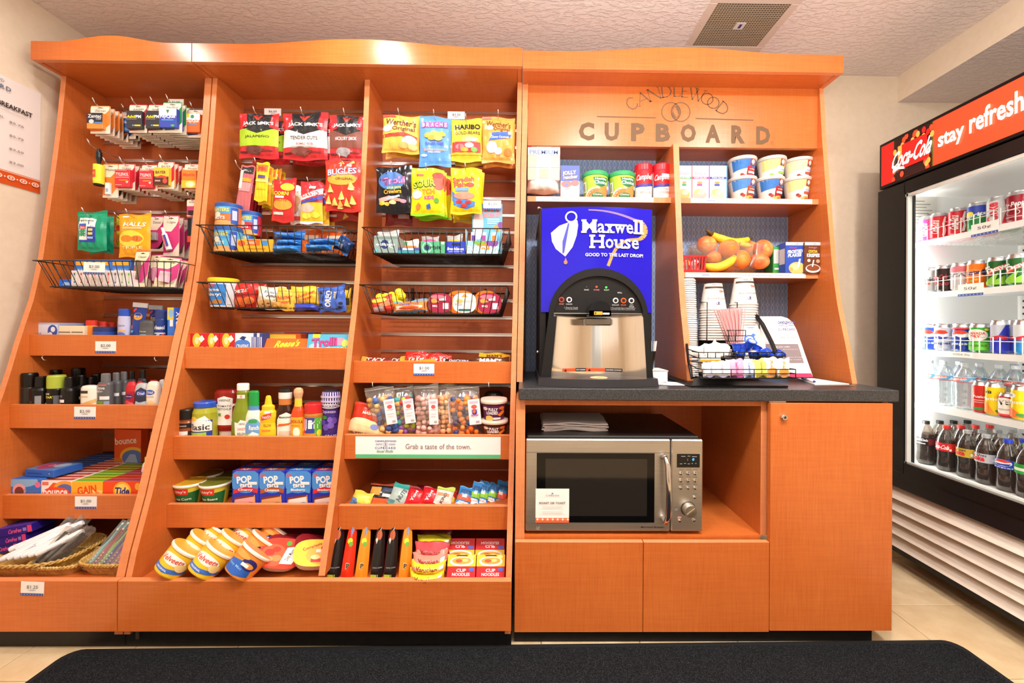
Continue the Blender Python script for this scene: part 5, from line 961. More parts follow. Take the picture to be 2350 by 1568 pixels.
bot('hot_sauce_bottle', 'hot sauce bottle with a round wooden cap and orange label', 'bottle', 669,701,890,Y-.006,z,[(0,0),(.95,0),(1,.03),(1,.46),(.85,.56),(.56,.64),(.54,.66,'f0c83c'),(.5,.79,'f0c83c'),(.5,.80,'d8a070'),(.6,.85,'d8ae82'),(.68,.91,'d8ae82'),(.6,.97,'d8ae82'),(.3,1,'d8ae82'),(0,1,'d8ae82')],'d84a20:.2',[('r',0,.0,1,.92,'f2ae2c'),('t','CHOLULA',.5,.72,.84,.13,'b03018',{'b':.03,'arc':.25}),('t','HOT SAUCE',.5,.58,.5,.06,'d85030'),('e',.55,.32,.2,.2,'f4ecd8'),('r',.1,.02,.9,.13,'e0582c'),('t','ORIGINAL',.5,.075,.6,.07,'f8e8c8')],cap=8,lt=(0,.48),dz=.75,arc=2.4)
bot('peanut_butter_jar', 'peanut butter jar with a red lid and striped label', 'jar', 700,741,925,Y,z,[(0,0),(.98,0),(1,.03),(1,.68),(.92,.74),(.97,.75,'d02a2c:.3'),(.97,.98,'d02a2c:.3'),(.9,1,'d02a2c:.3'),(0,1,'d02a2c:.3')],'b8742c:.25',[('r',0,0,1,.92,'3a44a0'),('r',0,0,.32,.92,'d83038'),('r',.7,0,1,.92,'58a83a'),('t','Jif',.52,.62,.88,.5,'f8f6f2',{'b':.04}),('r',.15,.16,.75,.3,'f08a2a'),('r',0,0,1,.12,'e8e6ea'),('e',.88,.3,.1,.14,'d8d838')],cap=5,lt=(0,.68),arc=2.6)
bot('jelly_bottle', 'purple grape jelly squeezy bottle with a checked shoulder beside the middle upright', 'bottle', 739,782,893,Y+.012,z,[(0,0),(.9,0),(1,.06),(1,.24),(.84,.42),(.86,.56),(.98,.72),(1,.86),(.9,.96),(.8,.97,'2a2430'),(.8,.995,'2a2430'),(0,1,'2a2430')],'46308a:.2',[('r',.05+.1*i,.74,.10+.1*i,1,'d8d0ec') for i in range(10)]+[('r',0,.78,1,.82,'c8c0e0'),('r',0,.88,1,.92,'c8c0e0'),('e',.5,.7,.5,.05,'dcdae2'),('t','SMUCKERS',.5,.7,.8,.05,'4a4468'),('t','Squeeze',.5,.58,.6,.09,'c8b8e8',{'b':.02}),('e',.3,.46,.14,.04,'3a8a3a'),('e',.42,.26,.12,.07,'6a4ab0'),('e',.6,.3,.12,.07,'7a5ac0'),('e',.72,.4,.12,.07,'6a4ab0'),('e',.56,.42,.1,.06,'7e60c4'),('e',.3,.36,.1,.06,'5a3aa0'),('t','GRAPE',.6,.08,.4,.05,'e8e0f4')],dz=.66,cap=9,lt=(0,.95),arc=2.6)
# ---- shelf of vegetable cups and pastry cartons
z, yy = SH['M', 2]; Y = yy+.052
def vcup(label, u0, u1, vt, Y, c, tx, g=None):
    bot('vegetable_cup', label, 'cup', u0, u1, vt, Y, z, [(0,0),(.66,0),(.68,.04),(.9,.86),(.98,.88,'ece6d8:.3'),(1,.93,'ece6d8:.3'),(.97,1,'f2eee2:.3'),(.88,.97,c),(0,.96,c)], 'd8c840:.3', [('p','1f6a38',0,.05,.5,.0,1,.05,1,.78,.5,.7,0,.78),('r',.2,.62,.7,.95,'d8382e'),('t',"Libby's",.45,.78,.4,.18,'f4ece8',{'b':.02}),('t',tx,.46,.38,.66,.14,'e8f0d8',{'b':.02}),('e',.5,.06,.4,.1,'a8c838')], lt=(0,.86), arc=2.6, cap=4)
    t = COL.objects[-1].parent or COL.objects[-1]
vcup('sweet corn cup with a clear lid at the front of the vegetable cups', 404, 469, 1104, Y, 'd8a82c', 'Sweet Corn'); vcup('green bean cup with a clear lid beside the pastry cartons', 463, 528, 1105, Y, '7a7a2a', 'Green Beans')
vcup('sweet corn cup behind the front corn cup', 450, 508, 1085, Y+.10, '8a6a24', 'Corn'); vcup('green bean cup behind the front bean cup', 500, 556, 1088, Y+.10, '5a5a24', 'Beans')
YP = yy+.008
for k, (a, b, nm_, c, f) in enumerate(((533,594,'Cherry','c83040','e8a8a8'),(595,654,'Cinnamon','a8562c','d8a070'),(655,714,'Blueberry','4a98dc','ece4e0'),(716,773,'Strawberry','d83038','e8d8d4'))):
    d = [('e',.5,.72,.6,.34,'4a90e0'),('r',.04,.84,.24,.9,'d85a50'),('t','POP',.45,.76,.56,.2,'f6f6fa',{'b':.04,'rot':5}),('t','tarts',.52,.6,.46,.15,'f6f6fa',{'b':.04,'rot':5}),('p',c,.05,.36,.5,.46,.95,.38,.98,.5,.5,.56,.05,.48),('t',nm_,.5,.47,.56,.08,'f6f0f0',{'b':.03}),('p','d8a060',.06,.0,.9,.0,.86,.34,.12,.26),('p',f,.1,.0,.86,.0,.82,.3,.16,.22),('p','7a3020',.1,.2,.82,.29,.84,.34,.12,.27),('r',.62,.62,.94,.7,'f2f2f4'),('e',.72,.06,.18,.08,c)]
    t = bx('pastry_carton', f'blue toaster pastry carton with a {("crimson","brown","pale blue","bright red")[k]} ribbon, in front of its row', 'carton', a, b, 1081, YP, z, .058, '2434b8', d, sd={'t':'2a3cb0'}, group='toaster pastry cartons')
    tp = MB().dec(up(abs(t.children[0].dimensions.x), .058, t.children[0].bound_box[1][2]), [('r',.1,.1,.9,.6,c),('t','POP',.4,.35,.3,.4,'f0f0f8')]); tp.obj('top_print', t)
    for q in (1, 2, 3): dup(t, (t.location.x, YP+.062*q, z), None, f'blue toaster pastry carton in the column behind the {("crimson","brown","pale blue","bright red")[k]} ribboned one')
# ---- bottom board: macaroni cups and meal trays
def maccup(k, u, v, kind):
    a = at(u, v, Y=.0); col = ('f0c030:.3','ea8a34:.3')[kind]
    zc = ZB+.055; d = (CT.z-zc)/(CT.z-a.z); p = CT+(a-CT)*d
    w_ = ('at the front, nearest the side panel','at the front, second from the side panel','at the front, third from the side panel','in the second row, nearest the side panel','in the second row, in the middle','in the second row, beside the stew tray','in the third row, nearest the side panel','in the third row, in the middle','in the third row, beside the meal trays','at the back, nearest the side panel','at the back, in the middle','at the back, beside the meal trays')[k]
    t = T('macaroni_cup', ('yellow','orange and blue')[kind]+' microwave macaroni cup lying '+w_, 'cup', (p.x, p.y+.02, ZB+.040), (0,0,0))
    d_ = [('e',.5,.66,.34,.2,'f4efe6'),('t','Velveeta',.5,.66,.6,.2,'d8402c',{'b':.02,'sh':.2,'rot':6}),('p','3a6cc0',.0,.16,.5,.12,1,.3,1,.46,.5,.3,0,.3),('t','ORIGINAL',.4,.22,.36,.07,'e8f0f8'),('e',.8,.5,.14,.16,'f4d890')] if kind == 0 else [('p','2f62b8',.05,.1,.5,.05,.85,.2,.8,.6,.5,.64,.1,.5),('e',.68,.62,.2,.22,'2a2a70'),('e',.68,.58,.13,.1,'e8963a'),('t','Easy Mac',.4,.36,.4,.12,'8ab8f0'),('r',.5,.5,.68,.62,'f2f0ec'),('e',.3,.82,.3,.12,'e8a050')]
    turned(t, .058, .092, [(0,0),(.78,0),(.82,.04),(.93,.88),(1.0,.89,'f2e8d8:.35'),(1.02,.95,'f2e8d8:.35'),(.97,1,'f2e8d8:.35'),(0,1,'e8b040:.4' if kind == 0 else 'e8a060:.4')], col, d_, 2.8, 22, 4, lt=(0,.88))
    R_ = Matrix.Rotation(-.5-.06*(k % 3), 4, 'X') @ Matrix.Rotation(.55, 4, 'Y') @ Matrix.Rotation(.25, 4, 'Z')
    t.rotation_euler = R_.to_euler(); return t
for k, (u, v, kd) in enumerate(((372,1312,0),(448,1314,0),(532,1318,1),(416,1285,0),(486,1284,0),(556,1286,1),(460,1258,0),(530,1256,0),(592,1258,1),(492,1238,0),(556,1238,0),(610,1240,1))): maccup(k, u, v, kd)
def tray(label, u, v, W, D, m, dec, rot):
    a = at(u, v, Y=0); zc = ZB+.05; k = (CT.z-zc)/(CT.z-a.z); p = CT+(a-CT)*k
    t = T('meal_tray', label, 'meal tray', (p.x, max(p.y, -.035), ZB+.04), rot)
    n = 28; oval = lambda q, r, zz: [(W/2*r*math.copysign(abs(cos(2*PI*i/n))**.7, cos(2*PI*i/n)), D/2*r*math.copysign(abs(sin(2*PI*i/n))**.7, sin(2*PI*i/n)), zz) for i in range(n)]
    a0, a1, a2 = oval(0,.8,0), oval(0,.97,.032), oval(0,1,.036)
    mb = MB()
    for A, B in ((a0,a1),(a1,a2)): mb.add(A+B, [(i,(i+1)%n,n+(i+1)%n,n+i) for i in range(n)], 'ece6e2:.35', True)
    mb.add(a0, [tuple(range(n))[::-1]], 'ece6e2:.35').obj('tray_body', t)
    MB().add(oval(0,.995,.0365), [tuple(range(n))], m).obj('film_lid', t)
    fm = lambda s, q, e: ((s-.5)*W*.9, (q-.5)*D*.86, .0368+e); fm.asp = W/D; MB().dec(fm, dec).obj('print', t)
tray('red and white beef stew tray propped at the front beside the macaroni cups', 612, 1306, .15, .12, 'd8442e:.3', [('e',.3,.4,.32,.42,'e8603a'),('e',.2,.5,.12,.12,'d8382a'),('e',.4,.3,.12,.12,'f08a50'),('e',.35,.62,.1,.1,'c83a28'),('e',.22,.25,.1,.1,'f0a070'),('p','f6f4f2',.5,.1,.8,.1,.95,.5,.95,.8,.6,.7),('t','Dinty Moore',.72,.44,.44,.13,'3a3434',{'rot':70}),('e',.62,.86,.07,.1,'5aa040')], (.55,.28,.4))
tray('yellow corned beef tray propped at the front by the middle upright', 690, 1310, .15, .11, 'f2d050:.3', [('e',.6,.4,.34,.36,'f0b858'),('e',.7,.7,.08,.12,'d84038'),('t','Compleats',.4,.74,.5,.16,'c83a48',{'rot':24}),('r',.5,.5,.62,.64,'f4f2ee'),('r',.4,.1,.7,.24,'d84a4a'),('e',.5,.3,.12,.1,'f8e0a0')], (.5,.22,.45))
for k, (u, v, w_) in enumerate(((655,1262,'lowest, behind the stew tray'),(668,1244,'stacked above the red one behind the stew tray'),(715,1264,'against the middle upright'))): tray('dark red chili meal tray '+w_, u, v, .15, .11, '8a2028:.3', [('e',.3,.4,.24,.3,'6a3420'),('t','Chili',.62,.6,.3,.16,'e8d0c8',{'rot':30}),('e',.8,.3,.08,.1,'d8c0b8')], (.35,.3+.05*k,.5))
price('white $6.00 price tag above the jerky bags', 626, 259, .36, '$6.00', .078, .04)
# ================================================================ second unit, bay beside the coffee hutch
WG = dict(top=.05, bot=.06, wr=.0025)
bag('candy_bag', 'golden caramel candy bag with brown lettering and a red ribbon, beside the middle upright', 'bag', 876,963,264,352,.24,.04,'efb04e:.22',[('p','d84030',0,.9,.36,.94,.3,1,0,1),('t',"Werther's",.5,.76,.84,.17,'5a2a14',{'b':.02,'rot':-5}),('t','Original',.58,.58,.6,.13,'5a2a14',{'b':.015,'rot':-3}),('e',.15,.6,.13,.09,'f4e8d8'),('p','c83a2c',0,.36,.6,.42,.95,.32,.95,.4,.6,.5,0,.44),('e',.75,.28,.2,.13,'f4e6d0'),('e',.6,.18,.14,.08,'e8a860'),('e',.84,.14,.12,.08,'f0c080')],seed=2,roll=2,m2='e8a83c:.25',hk='chrome hook holding the golden caramel candy bags',n=2,dy=.05,rest='golden caramel candy bag hanging behind the front one',group='golden caramel candy bags',**WG)
bag('candy_bag', 'sky blue butterscotch bag with purple and pink letter tiles', 'bag', 962,1036,267,382,.23,.035,'5c98e0:.22',[('r',.08+.14*i,.74,.21+.14*i,.86,('8a3a9c','d84a98')[i%2]) for i in range(6)]+[('t',ch,.145+.14*i,.80,.09,.085,'f6f4fa',{'b':.03}) for i,ch in enumerate("BRACHS")]+[('e',.3,.58,.13,.05,'f0a83c'),('e',.5,.61,.15,.06,'f2b050'),('e',.72,.6,.13,.05,'f0a83c'),('e',.42,.53,.14,.05,'e89a30'),('e',.62,.52,.14,.05,'f4b858'),('t','SUGAR FREE',.5,.42,.6,.05,'4a50b0',{'b':.04}),('t','Butterscotch',.5,.3,.66,.05,'f2a04a',{'b':.02}),('t','HARD CANDY',.5,.25,.4,.03,'e8f0fa'),('e',.17,.19,.1,.022,'e8f0fa')],seed=5,m2='4a88d8:.25',top=.06,bot=.07,hk='chrome hook holding the sky blue bag')
bag('candy_bag', 'gold gummy bear bag with bold black lettering, in front of its pair', 'bag', 1034,1108,276,372,.235,.04,'e4c43c:.22',[('p','c83a40',.05,.2,.95,.2,.95,.44,.05,.44),('e',.3,.33,.14,.06,'e87a80'),('e',.6,.36,.14,.06,'f0e6d8'),('e',.75,.26,.1,.06,'6aa84a'),('e',.45,.26,.12,.05,'e8a03a'),('t','HARIBO',.54,.80,.8,.13,'1c1a18',{'b':.035,'rot':3}),('t','GOLD-BEARS',.54,.65,.8,.08,'3a3420',{'b':.01,'rot':2}),('e',.72,.5,.13,.05,'f2ecdc'),('r',0,.14,1,.18,'d8b030')],seed=7,hk='chrome hook holding the gold gummy bear bags',n=2,dy=.045,shift=.016,rest='gold gummy bear bag hanging behind the front one',group='gold gummy bear bags',**WG)
bag('candy_bag', 'golden caramel candy bag with a blue ribbon, beside the coffee hutch', 'bag', 1106,1182,268,374,.225,.04,'ee9c48:.22',[('p','e87060',0,.92,.3,.95,.24,1,0,1),('t',"Werther's",.5,.8,.76,.13,'6a3018',{'b':.015,'rot':-6}),('t','Original',.6,.68,.5,.1,'6a3018',{'rot':-4}),('e',.24,.72,.1,.06,'f0e4d4'),('p','3a64c0',.3,.55,.8,.57,.8,.63,.3,.61),('p','3460c4',.2,.44,.85,.5,.9,.58,.3,.54),('t','Chewy Caramels',.55,.51,.56,.06,'f2f4fa',{'sh':.2,'b':.01}),('e',.3,.3,.17,.12,'f4e2c8'),('e',.5,.22,.12,.07,'f4f0ea'),('e',.8,.2,.12,.08,'d8742c')],seed=9,m2='e8903c:.25',hk='chrome hook holding the blue ribboned candy bags',n=2,dy=.05,rest='blue ribboned candy bag hanging behind the front one',group='blue ribboned candy bags',**WG)
bag('candy_bag', 'shiny black gummy worm bag with pink bubble lettering', 'bag', 863,945,384,491,.20,.04,'161820:.16',[('e',.46,.68,.38,.2,'3a6ab0'),('t','Trolli',.52,.68,.68,.16,'8a2a60',{'b':.07,'rot':8}),('t','Trolli',.52,.685,.66,.15,'f080b8',{'b':.025,'rot':8}),('t','SOUR BRITE',.54,.53,.4,.05,'c8e040',{'b':.03,'rot':4}),('t','Crawlers',.5,.45,.5,.09,'e8a82c',{'b':.03,'rot':5}),('p','f09a90',.1,.3,.4,.36,.85,.27,.84,.22,.45,.27,.12,.22),('p','a8c8e0',.3,.32,.7,.38,.72,.34,.34,.27),('e',.2,.2,.09,.045,'f0c040'),('e',.34,.19,.07,.04,'f2b048'),('e',.8,.25,.09,.04,'e88aa0'),('e',.5,.22,.1,.04,'f0d890')],seed=3,hk='chrome hook holding the black gummy worm bag',top=.03,bot=.04,wr=.004)
bag('candy_bag', 'red clear bag hanging low behind the black gummy worm bag', 'bag', 884,948,470,518,.28,.03,'7a1a1c:.2',[('r',.5,.3,.9,.5,'a8888c')],seed=5)
bag('candy_bag', 'yellow and lime sour gummy bag with green block lettering', 'bag', 943,1020,388,495,.20,.04,'ecd81c:.22',[('e',.86,.72,.2,.2,'e85a4a'),('e',.82,.84,.17,.07,'d84038'),('r',.18,.82,.4,.87,'c8504a'),('t','SOUR',.42,.65,.7,.17,'1e2410',{'b':.08,'rot':6}),('t','SOUR',.42,.655,.68,.15,'a8d428',{'b':.03,'rot':6}),('t','PATCH',.44,.48,.62,.12,'e8842c',{'b':.05,'rot':4}),('t','KIDS',.58,.36,.3,.08,'d84a8a',{'b':.04,'rot':4}),('e',.2,.42,.16,.09,'f4ece0'),('p','e07a30',.16,.18,.24,.26,.32,.2,.28,.12,.2,.1),('p','3a68c0',.48,.2,.6,.24,.62,.14,.5,.12),('e',.8,.3,.08,.05,'58a040')],seed=8,m2='8cd420:.25',hk='chrome hook holding the lime edged sour gummy bags',n=3,dy=.03,shift=.01,rest='lime edged sour gummy bag hanging behind the front one',group='lime edged sour gummy bags',top=.04,bot=.07)
bag('candy_bag', 'yellow fish gummy bag with red lettering and a blue sea picture', 'bag', 1034,1106,388,492,.20,.04,'f0c61e:.22',[('p','4a80d0',.05,.28,.5,.3,.8,.26,.78,.16,.5,.1,.1,.18,.03,.5),('t','Swedish',.42,.74,.7,.12,'e0503c',{'b':.04,'rot':4}),('t','Fish',.3,.62,.4,.12,'e0503c',{'b':.04,'rot':4}),('e',.64,.62,.14,.05,'d84038'),('e',.45,.38,.34,.08,'e88a78'),('e',.28,.25,.11,.035,'d83a30'),('e',.58,.24,.11,.035,'d83a30'),('e',.44,.17,.11,.035,'d83a30'),('r',.15,.48,.6,.55,'6a98d8')],seed=4,m2='e8ba18:.25',hk='chrome hook holding the yellow fish gummy bags',n=3,dy=.03,rest='yellow fish gummy bag hanging behind the front one',group='yellow fish gummy bags',top=.04,bot=.07)
bag('candy_bag', 'yellow bag with a blue oval hanging lowest behind the fish gummy bags', 'bag', 1040,1092,462,512,.30,.03,'e4b81c:.25',[('e',.6,.5,.26,.24,'3a68c0')],seed=6)
price('white $3.50 price tag on the slat wall above the gold gummy bears', 1047, 267, .36, '$3.50', .08, .044)
b4, zb4 = wbasket('black wire basket of gum cartons below the gummy bags', 831, 1169, 522, 583, .115, 20)
DISP = dict(group=None)
bx('gum_carton', 'grey green mint gum carton with a dark blue disc', 'carton', 858,913,541,.155,zb4,.10,'8ea6a4',[('p','b8d0cc',.2,.1,.45,.45,.2,.8,.5,.55,.8,.85,.6,.5,.9,.2,.5,.4),('e',.45,.5,.17,.26,'2a3a78'),('t','eclipse',.48,.48,.8,.2,'f4f6f6',{'b':.035}),('e',.12,.16,.06,.08,'5ac0d0')],sd={'t':'c8ccc8'})
bag('gum_pouch', 'clear and silver pouch behind the mint gum carton', 'pouch', 866,916,532,570,.26,.04,'c4c6c8:.2',[('r',.2,.3,.7,.6,'e0e2e4')],seed=3)
bx('gum_carton', 'low purple and teal gum carton beside the mint gum carton', 'carton', 914,962,568,.16,zb4,.08,'54509c',[('r',0,0,1,.5,'3a9aa8'),('r',.2,.55,.75,.9,'d8d4e8')],sd={'t':'e88a50'})
bag('gum_pouch', 'white and orange gum pouch standing in the middle of the gum basket', 'pouch', 920,962,553,584,.27,.03,'e8dcd4:.2',[('r',.2,.3,.9,.6,'e88a40'),('r',.0,.6,.4,.9,'5aa86a')],seed=7)
bx('gum_carton', 'mint green gum carton with a pale ring and dark disc', 'carton', 965,1021,554,.155,zb4,.08,'54b080',[('o',.27,.5,.2,.44,'a8dcd8',.2),('e',.26,.48,.11,.22,'2a3a6c'),('t','rbit',.62,.5,.46,.34,'2c3a4c',{'b':.03}),('r',.85,.75,.97,.95,'e8f0ec')],sd={'t':'8ac8a0'})
bx('gum_carton', 'bright blue breath mint carton with white script', 'carton', 1023,1068,554,.16,zb4,.08,'2a44c4',[('r',.3,.66,.72,.86,'1c2454'),('t','BreathSavers',.5,.4,.84,.24,'f0f2fa',{'b':.03,'sh':.2}),('r',.15,.14,.85,.2,'a8b4f0')],sd={'t':'5a68d0'})
for k, (a, b, c) in enumerate(((967,1008,'d84a98'),(1024,1062,'f0b030'))): bag('gum_pouch', ('pink and grey','yellow and grey')[k]+' round pouch standing behind the gum cartons', 'pouch', a, b, 541, 580, .27, .03, 'b0aeb0:.25', [('e',.5,.6,.4,.16,c)], seed=k+2)
def sports():
    x0, x1, z0, z1 = span(1068, 1147, 553, 586, .155); W = x1-x0
    t = T('drink_mix_display', 'open pale blue drink mix display with a tall picture card and three sticks inside', 'display', ((x0+x1)/2, .155, zb4)); H = z1-zb4
    MB().box(-W/2,W/2,0,.002,0,H,'9accdc').box(-W/2,-W/2+.002,0,.07,0,H*1.9,'a8d4e0').box(W/2-.002,W/2,0,.07,0,H*1.9,'a8d4e0').box(-W/2,W/2,0,.07,0,.002,'8abccc').obj('display_tray', t)
    MB().dec(flat(W, H), [('e',.6,.8,.28,.5,'e8923c'),('e',.78,.9,.18,.4,'7a4a98'),('e',.4,1,.2,.3,'7ab048'),('t','ENERGY B12',.5,.36,.9,.5,'f4f8fa',{'b':.03}),('r',.03,.02,.97,.08,'e8f0f0')]).obj('print', t)
    h2 = at(1110, 468, Y=.225).z-zb4
    MB().box(-W/2+.02,W/2+.006,.07,.072,0,h2,'6ab4d8').obj('picture_card', t)
    fm = lambda s, q, e: (-W/2+.02+s*(W-.014), .07-e, q*h2); fm.asp = W/h2
    MB().dec(fm, [('e',.2,.62,.17,.3,'e8c8d0'),('t','HEALTHY',.66,.95,.5,.04,'f4f6fa'),('t','SPORTS',.6,.87,.7,.09,'f08a90',{'b':.04}),('t','ENERGY',.68,.78,.6,.08,'f08a90',{'b':.04}),('r',.5,.7,.9,.72,'e8f0f8'),('r',.5,.66,.9,.68,'e8f0f8'),('r',.5,.62,.8,.64,'e8f0f8'),('e',.86,.55,.14,.06,'e89a48'),('e',.94,.6,.09,.06,'7a4a9c')]).obj('card_print', t)
    for i, c in enumerate(('5a3a9c','9a4a98','e8782c')):
        x = W*(-.28+.3*i); p_ = MB().box(x-.011, x+.011, .02, .026, .004, H*1.75, 'd8dce4:.3'); p_.box(x-.008, x+.008, .0185, .02, H*.9, H*1.5, c); p_.obj('drink_stick', t)
sports()
price('white $2.25 price tag fixed above the drink mix display', 1129.5, 471, .215, '$2.25', .078, .04)
b5, zb5 = wbasket('black wire basket of round snack cups and yellow candies, lower beside the hutch', 825, 1164, 654, 720, .075, 20)
for k, (u, v, r) in enumerate(((872,684,14),(884,682,13),(896,680,15),(905,688,14),(914,672,14),(916,690,14),(922,680,13),(892,694,14))):
    a = at(u, v, Y=.17); R = r*.0019*.55
    t = T('yellow_candy', 'round yellow candy toy with a dimpled face in the pile in the lower basket', 'candy', (a.x, .17+.01*(k % 3), a.z), (0,0,0), 'yellow round candies')
    MB().ball((0,0,0), R*1.35, 'f2dc20:.3', 12, (1,.8,1)).obj('candy_body', t); MB().ball((0,-R*.8,0), R*.7, 'f8e84a:.3', 10, (1,.6,1)).ball((-R*.3,-R*1.22,R*.15), R*.12, '5a4a10', 6).ball((R*.3,-R*1.22,R*.15), R*.12, '5a4a10', 6).obj('candy_face', t)
bag('candy_bag', 'red, yellow and clear candy bag at the corner of the lower basket', 'bag', 856,905,682,718,.12,.04,'d84838:.2',[('r',.1,.1,.6,.4,'b8a8ac'),('e',.4,.8,.4,.14,'f0d840'),('e',.7,.5,.3,.12,'f09060')],seed=3,roll=-8)
bag('candy_bag', 'lime and yellow candy bag behind the orange and blue bag', 'bag', 895,935,690,716,.14,.04,'b8d030:.2',[('e',.5,.6,.3,.2,'f0e050')],seed=5,roll=12)
bag('snack_pack', 'flat orange, white and pale blue bag lying in the lower basket', 'snack pack', 904,982,692,718,.11,.06,'e8823c:.22',[('p','f0ece4',.1,.3,.5,.2,.9,.4,.9,.6,.5,.5,.1,.6),('p','6ab0e0',.0,.0,1,.0,1,.2,.5,.14,0,.24),('e',.5,.42,.3,.14,'e0542c'),('t','CHEETOS',.5,.75,.6,.16,'4a5a98',{'b':.03})],seed=7,roll=-4,m2='6ab0e0:.25')
def scup(label, u0, u1, v0, v1, Y, c, dec):
    x0, x1, z0, z1 = span(u0, u1, v0, v1, Y); W, H = x1-x0, z1-z0
    t = T('snack_cup', label, 'snack cup', ((x0+x1)/2, Y, zb5), (0,0,0)); n = 26
    def ov(r, y): return [(W/2*r*math.copysign(abs(cos(2*PI*i/n))**.75, cos(2*PI*i/n)), y, H/2+H/2*r*math.copysign(abs(sin(2*PI*i/n))**.75, sin(2*PI*i/n))) for i in range(n)]
    A, B, C_ = ov(1,0), ov(.97,.005), ov(.75,.05); mb = MB()
    for p_, q_ in ((A,B),(B,C_)): mb.add(p_+q_, [(i,(i+1)%n,n+(i+1)%n,n+i) for i in range(n)], 'e8e0dc:.3', True)
    mb.add(C_, [tuple(range(n))], 'e8e0dc:.3').obj('cup_body', t)
    MB().add(ov(.97,-.0006), [tuple(range(n))], c).obj('film_lid', t); MB().dec(flat(W, H, -.0008), dec).obj('print', t)
BQ = [('t','BBQ',.3,.34,.24,.12,'f0e8e4',{'b':.03}),('e',.24,.6,.14,.12,'e8a040'),('t','Pringles',.3,.56,.3,.1,'f0d8a0'),('r',.62,.2,.86,.5,'f0e8ea'),('r',.46,.62,.74,.84,'f2ecec'),('e',.4,.8,.3,.1,'d0788c')]
for k, (a, b) in enumerate(((1025,1090),(1088,1143))): scup(('orange','second orange')[k]+' snack cup with a white price sticker standing behind the front three', a, b, 657, 712, .25, 'ea7a24:.3', [('t','Pringles',.4,.76,.5,.1,'5a3018',{'b':.02}),('r',.56,.68,.84,.84,'f2eeea')])
scup('plum red round snack cup beside the orange and blue bag', 983,1037,673,719,.135,'a8284c:.3',BQ); scup('white round snack cup between two plum red ones', 1038,1094,672,719,.13,'f2f0ee:.3',[('p','e8a050',.36,.78,.5,.96,.64,.78),('t','PIZZA',.26,.42,.28,.09,'7a7a70'),('r',.26,.1,.76,.2,'2a6a5c'),('r',.5,.3,.74,.6,'e6e4e6'),('e',.3,.6,.13,.1,'ecd870')]); scup('plum red round snack cup at the end of the basket', 1096,1151,673,720,.135,'a8284c:.3',BQ)
# ---- shelf of chocolate bars
z, yy = SH['N', 0]; Y = yy+.03
def bar(label, u0, u1, vt, Y, h, m, dec, roll=0, seed=1, vb=None, D=.022, pitch=-35): return bag('chocolate_bar', label, 'chocolate bar', u0, u1, vt, vb or vt+h, Y, D, m, dec, seed=seed, roll=roll, pitch=pitch, top=.0, bot=.0, pinch=.0, nx=14, nz=8, wr=.0012)
bar('dark red and gold caramel bar at the near end of the chocolate shelf', 826,896,818,Y+.01,20,'8a2420:.25',[('t','TWIX',.5,.5,.6,.6,'e8d8c8',{'b':.04}),('r',0,.0,.2,1,'d8a040')],2)
bar('second dark red caramel bar on the chocolate shelf', 866,930,820,Y+.04,18,'7a1e1c:.25',[('t','TWIX',.5,.5,.6,.6,'d8c8b8',{'b':.04}),('r',.8,0,1,1,'d8a040')],-2,3)
for k, (a, b, w_) in enumerate(((929,981,'nearer the middle upright'),(980,1036,'nearer the dark bars'))): bar('red wafer bar with white lettering, '+w_, a, b, 809+k, Y+.03, 34, 'd0241e:.22', [('t','Kit Kat',.5,.5,.7,.42,'e8dcd8',{'b':.03,'sh':.2,'rot':4}),('o',.5,.5,.44,.44,'e86a50',.06)], 0, k+4, pitch=-15)
bar('yellow and red edged bar lying flat at the front of the chocolate shelf', 916,996,826,Y,14,'e8a030:.25',[('r',.2,.2,.8,.6,'d84a30')],0,7)
bar('silver and dark brown bar lying beside the yellow chocolate bags', 1020,1084,822,Y+.01,18,'3a2a2c:.25',[('t','SNICKERS',.5,.5,.7,.5,'c8b8c8',{'b':.03}),('r',0,0,.3,.4,'d8d4d8')],2,5)
bar('brown chocolate candy bag with cream lettering at the end of the chocolate shelf', 1082,1168,815,Y+.005,28,'5a3424:.22',[('t',"M&M'S",.5,.5,.6,.44,'f0e8d8',{'b':.04}),('e',.78,.3,.14,.2,'d84848'),('e',.4,.14,.4,.16,'f0ead8')],2,6)
bar('yellow peanut candy bag behind the brown one', 1098,1170,808,Y+.05,28,'e8b028:.22',[('e',.5,.3,.3,.2,'6aa040'),('t',"M&M'S",.5,.66,.5,.3,'6a3a20',{'b':.03})],0,8)
price('white $1.00 price tag on the chocolate bar shelf edge', 973, 848.5, SH['N',0][1]-.019, '$1.00')
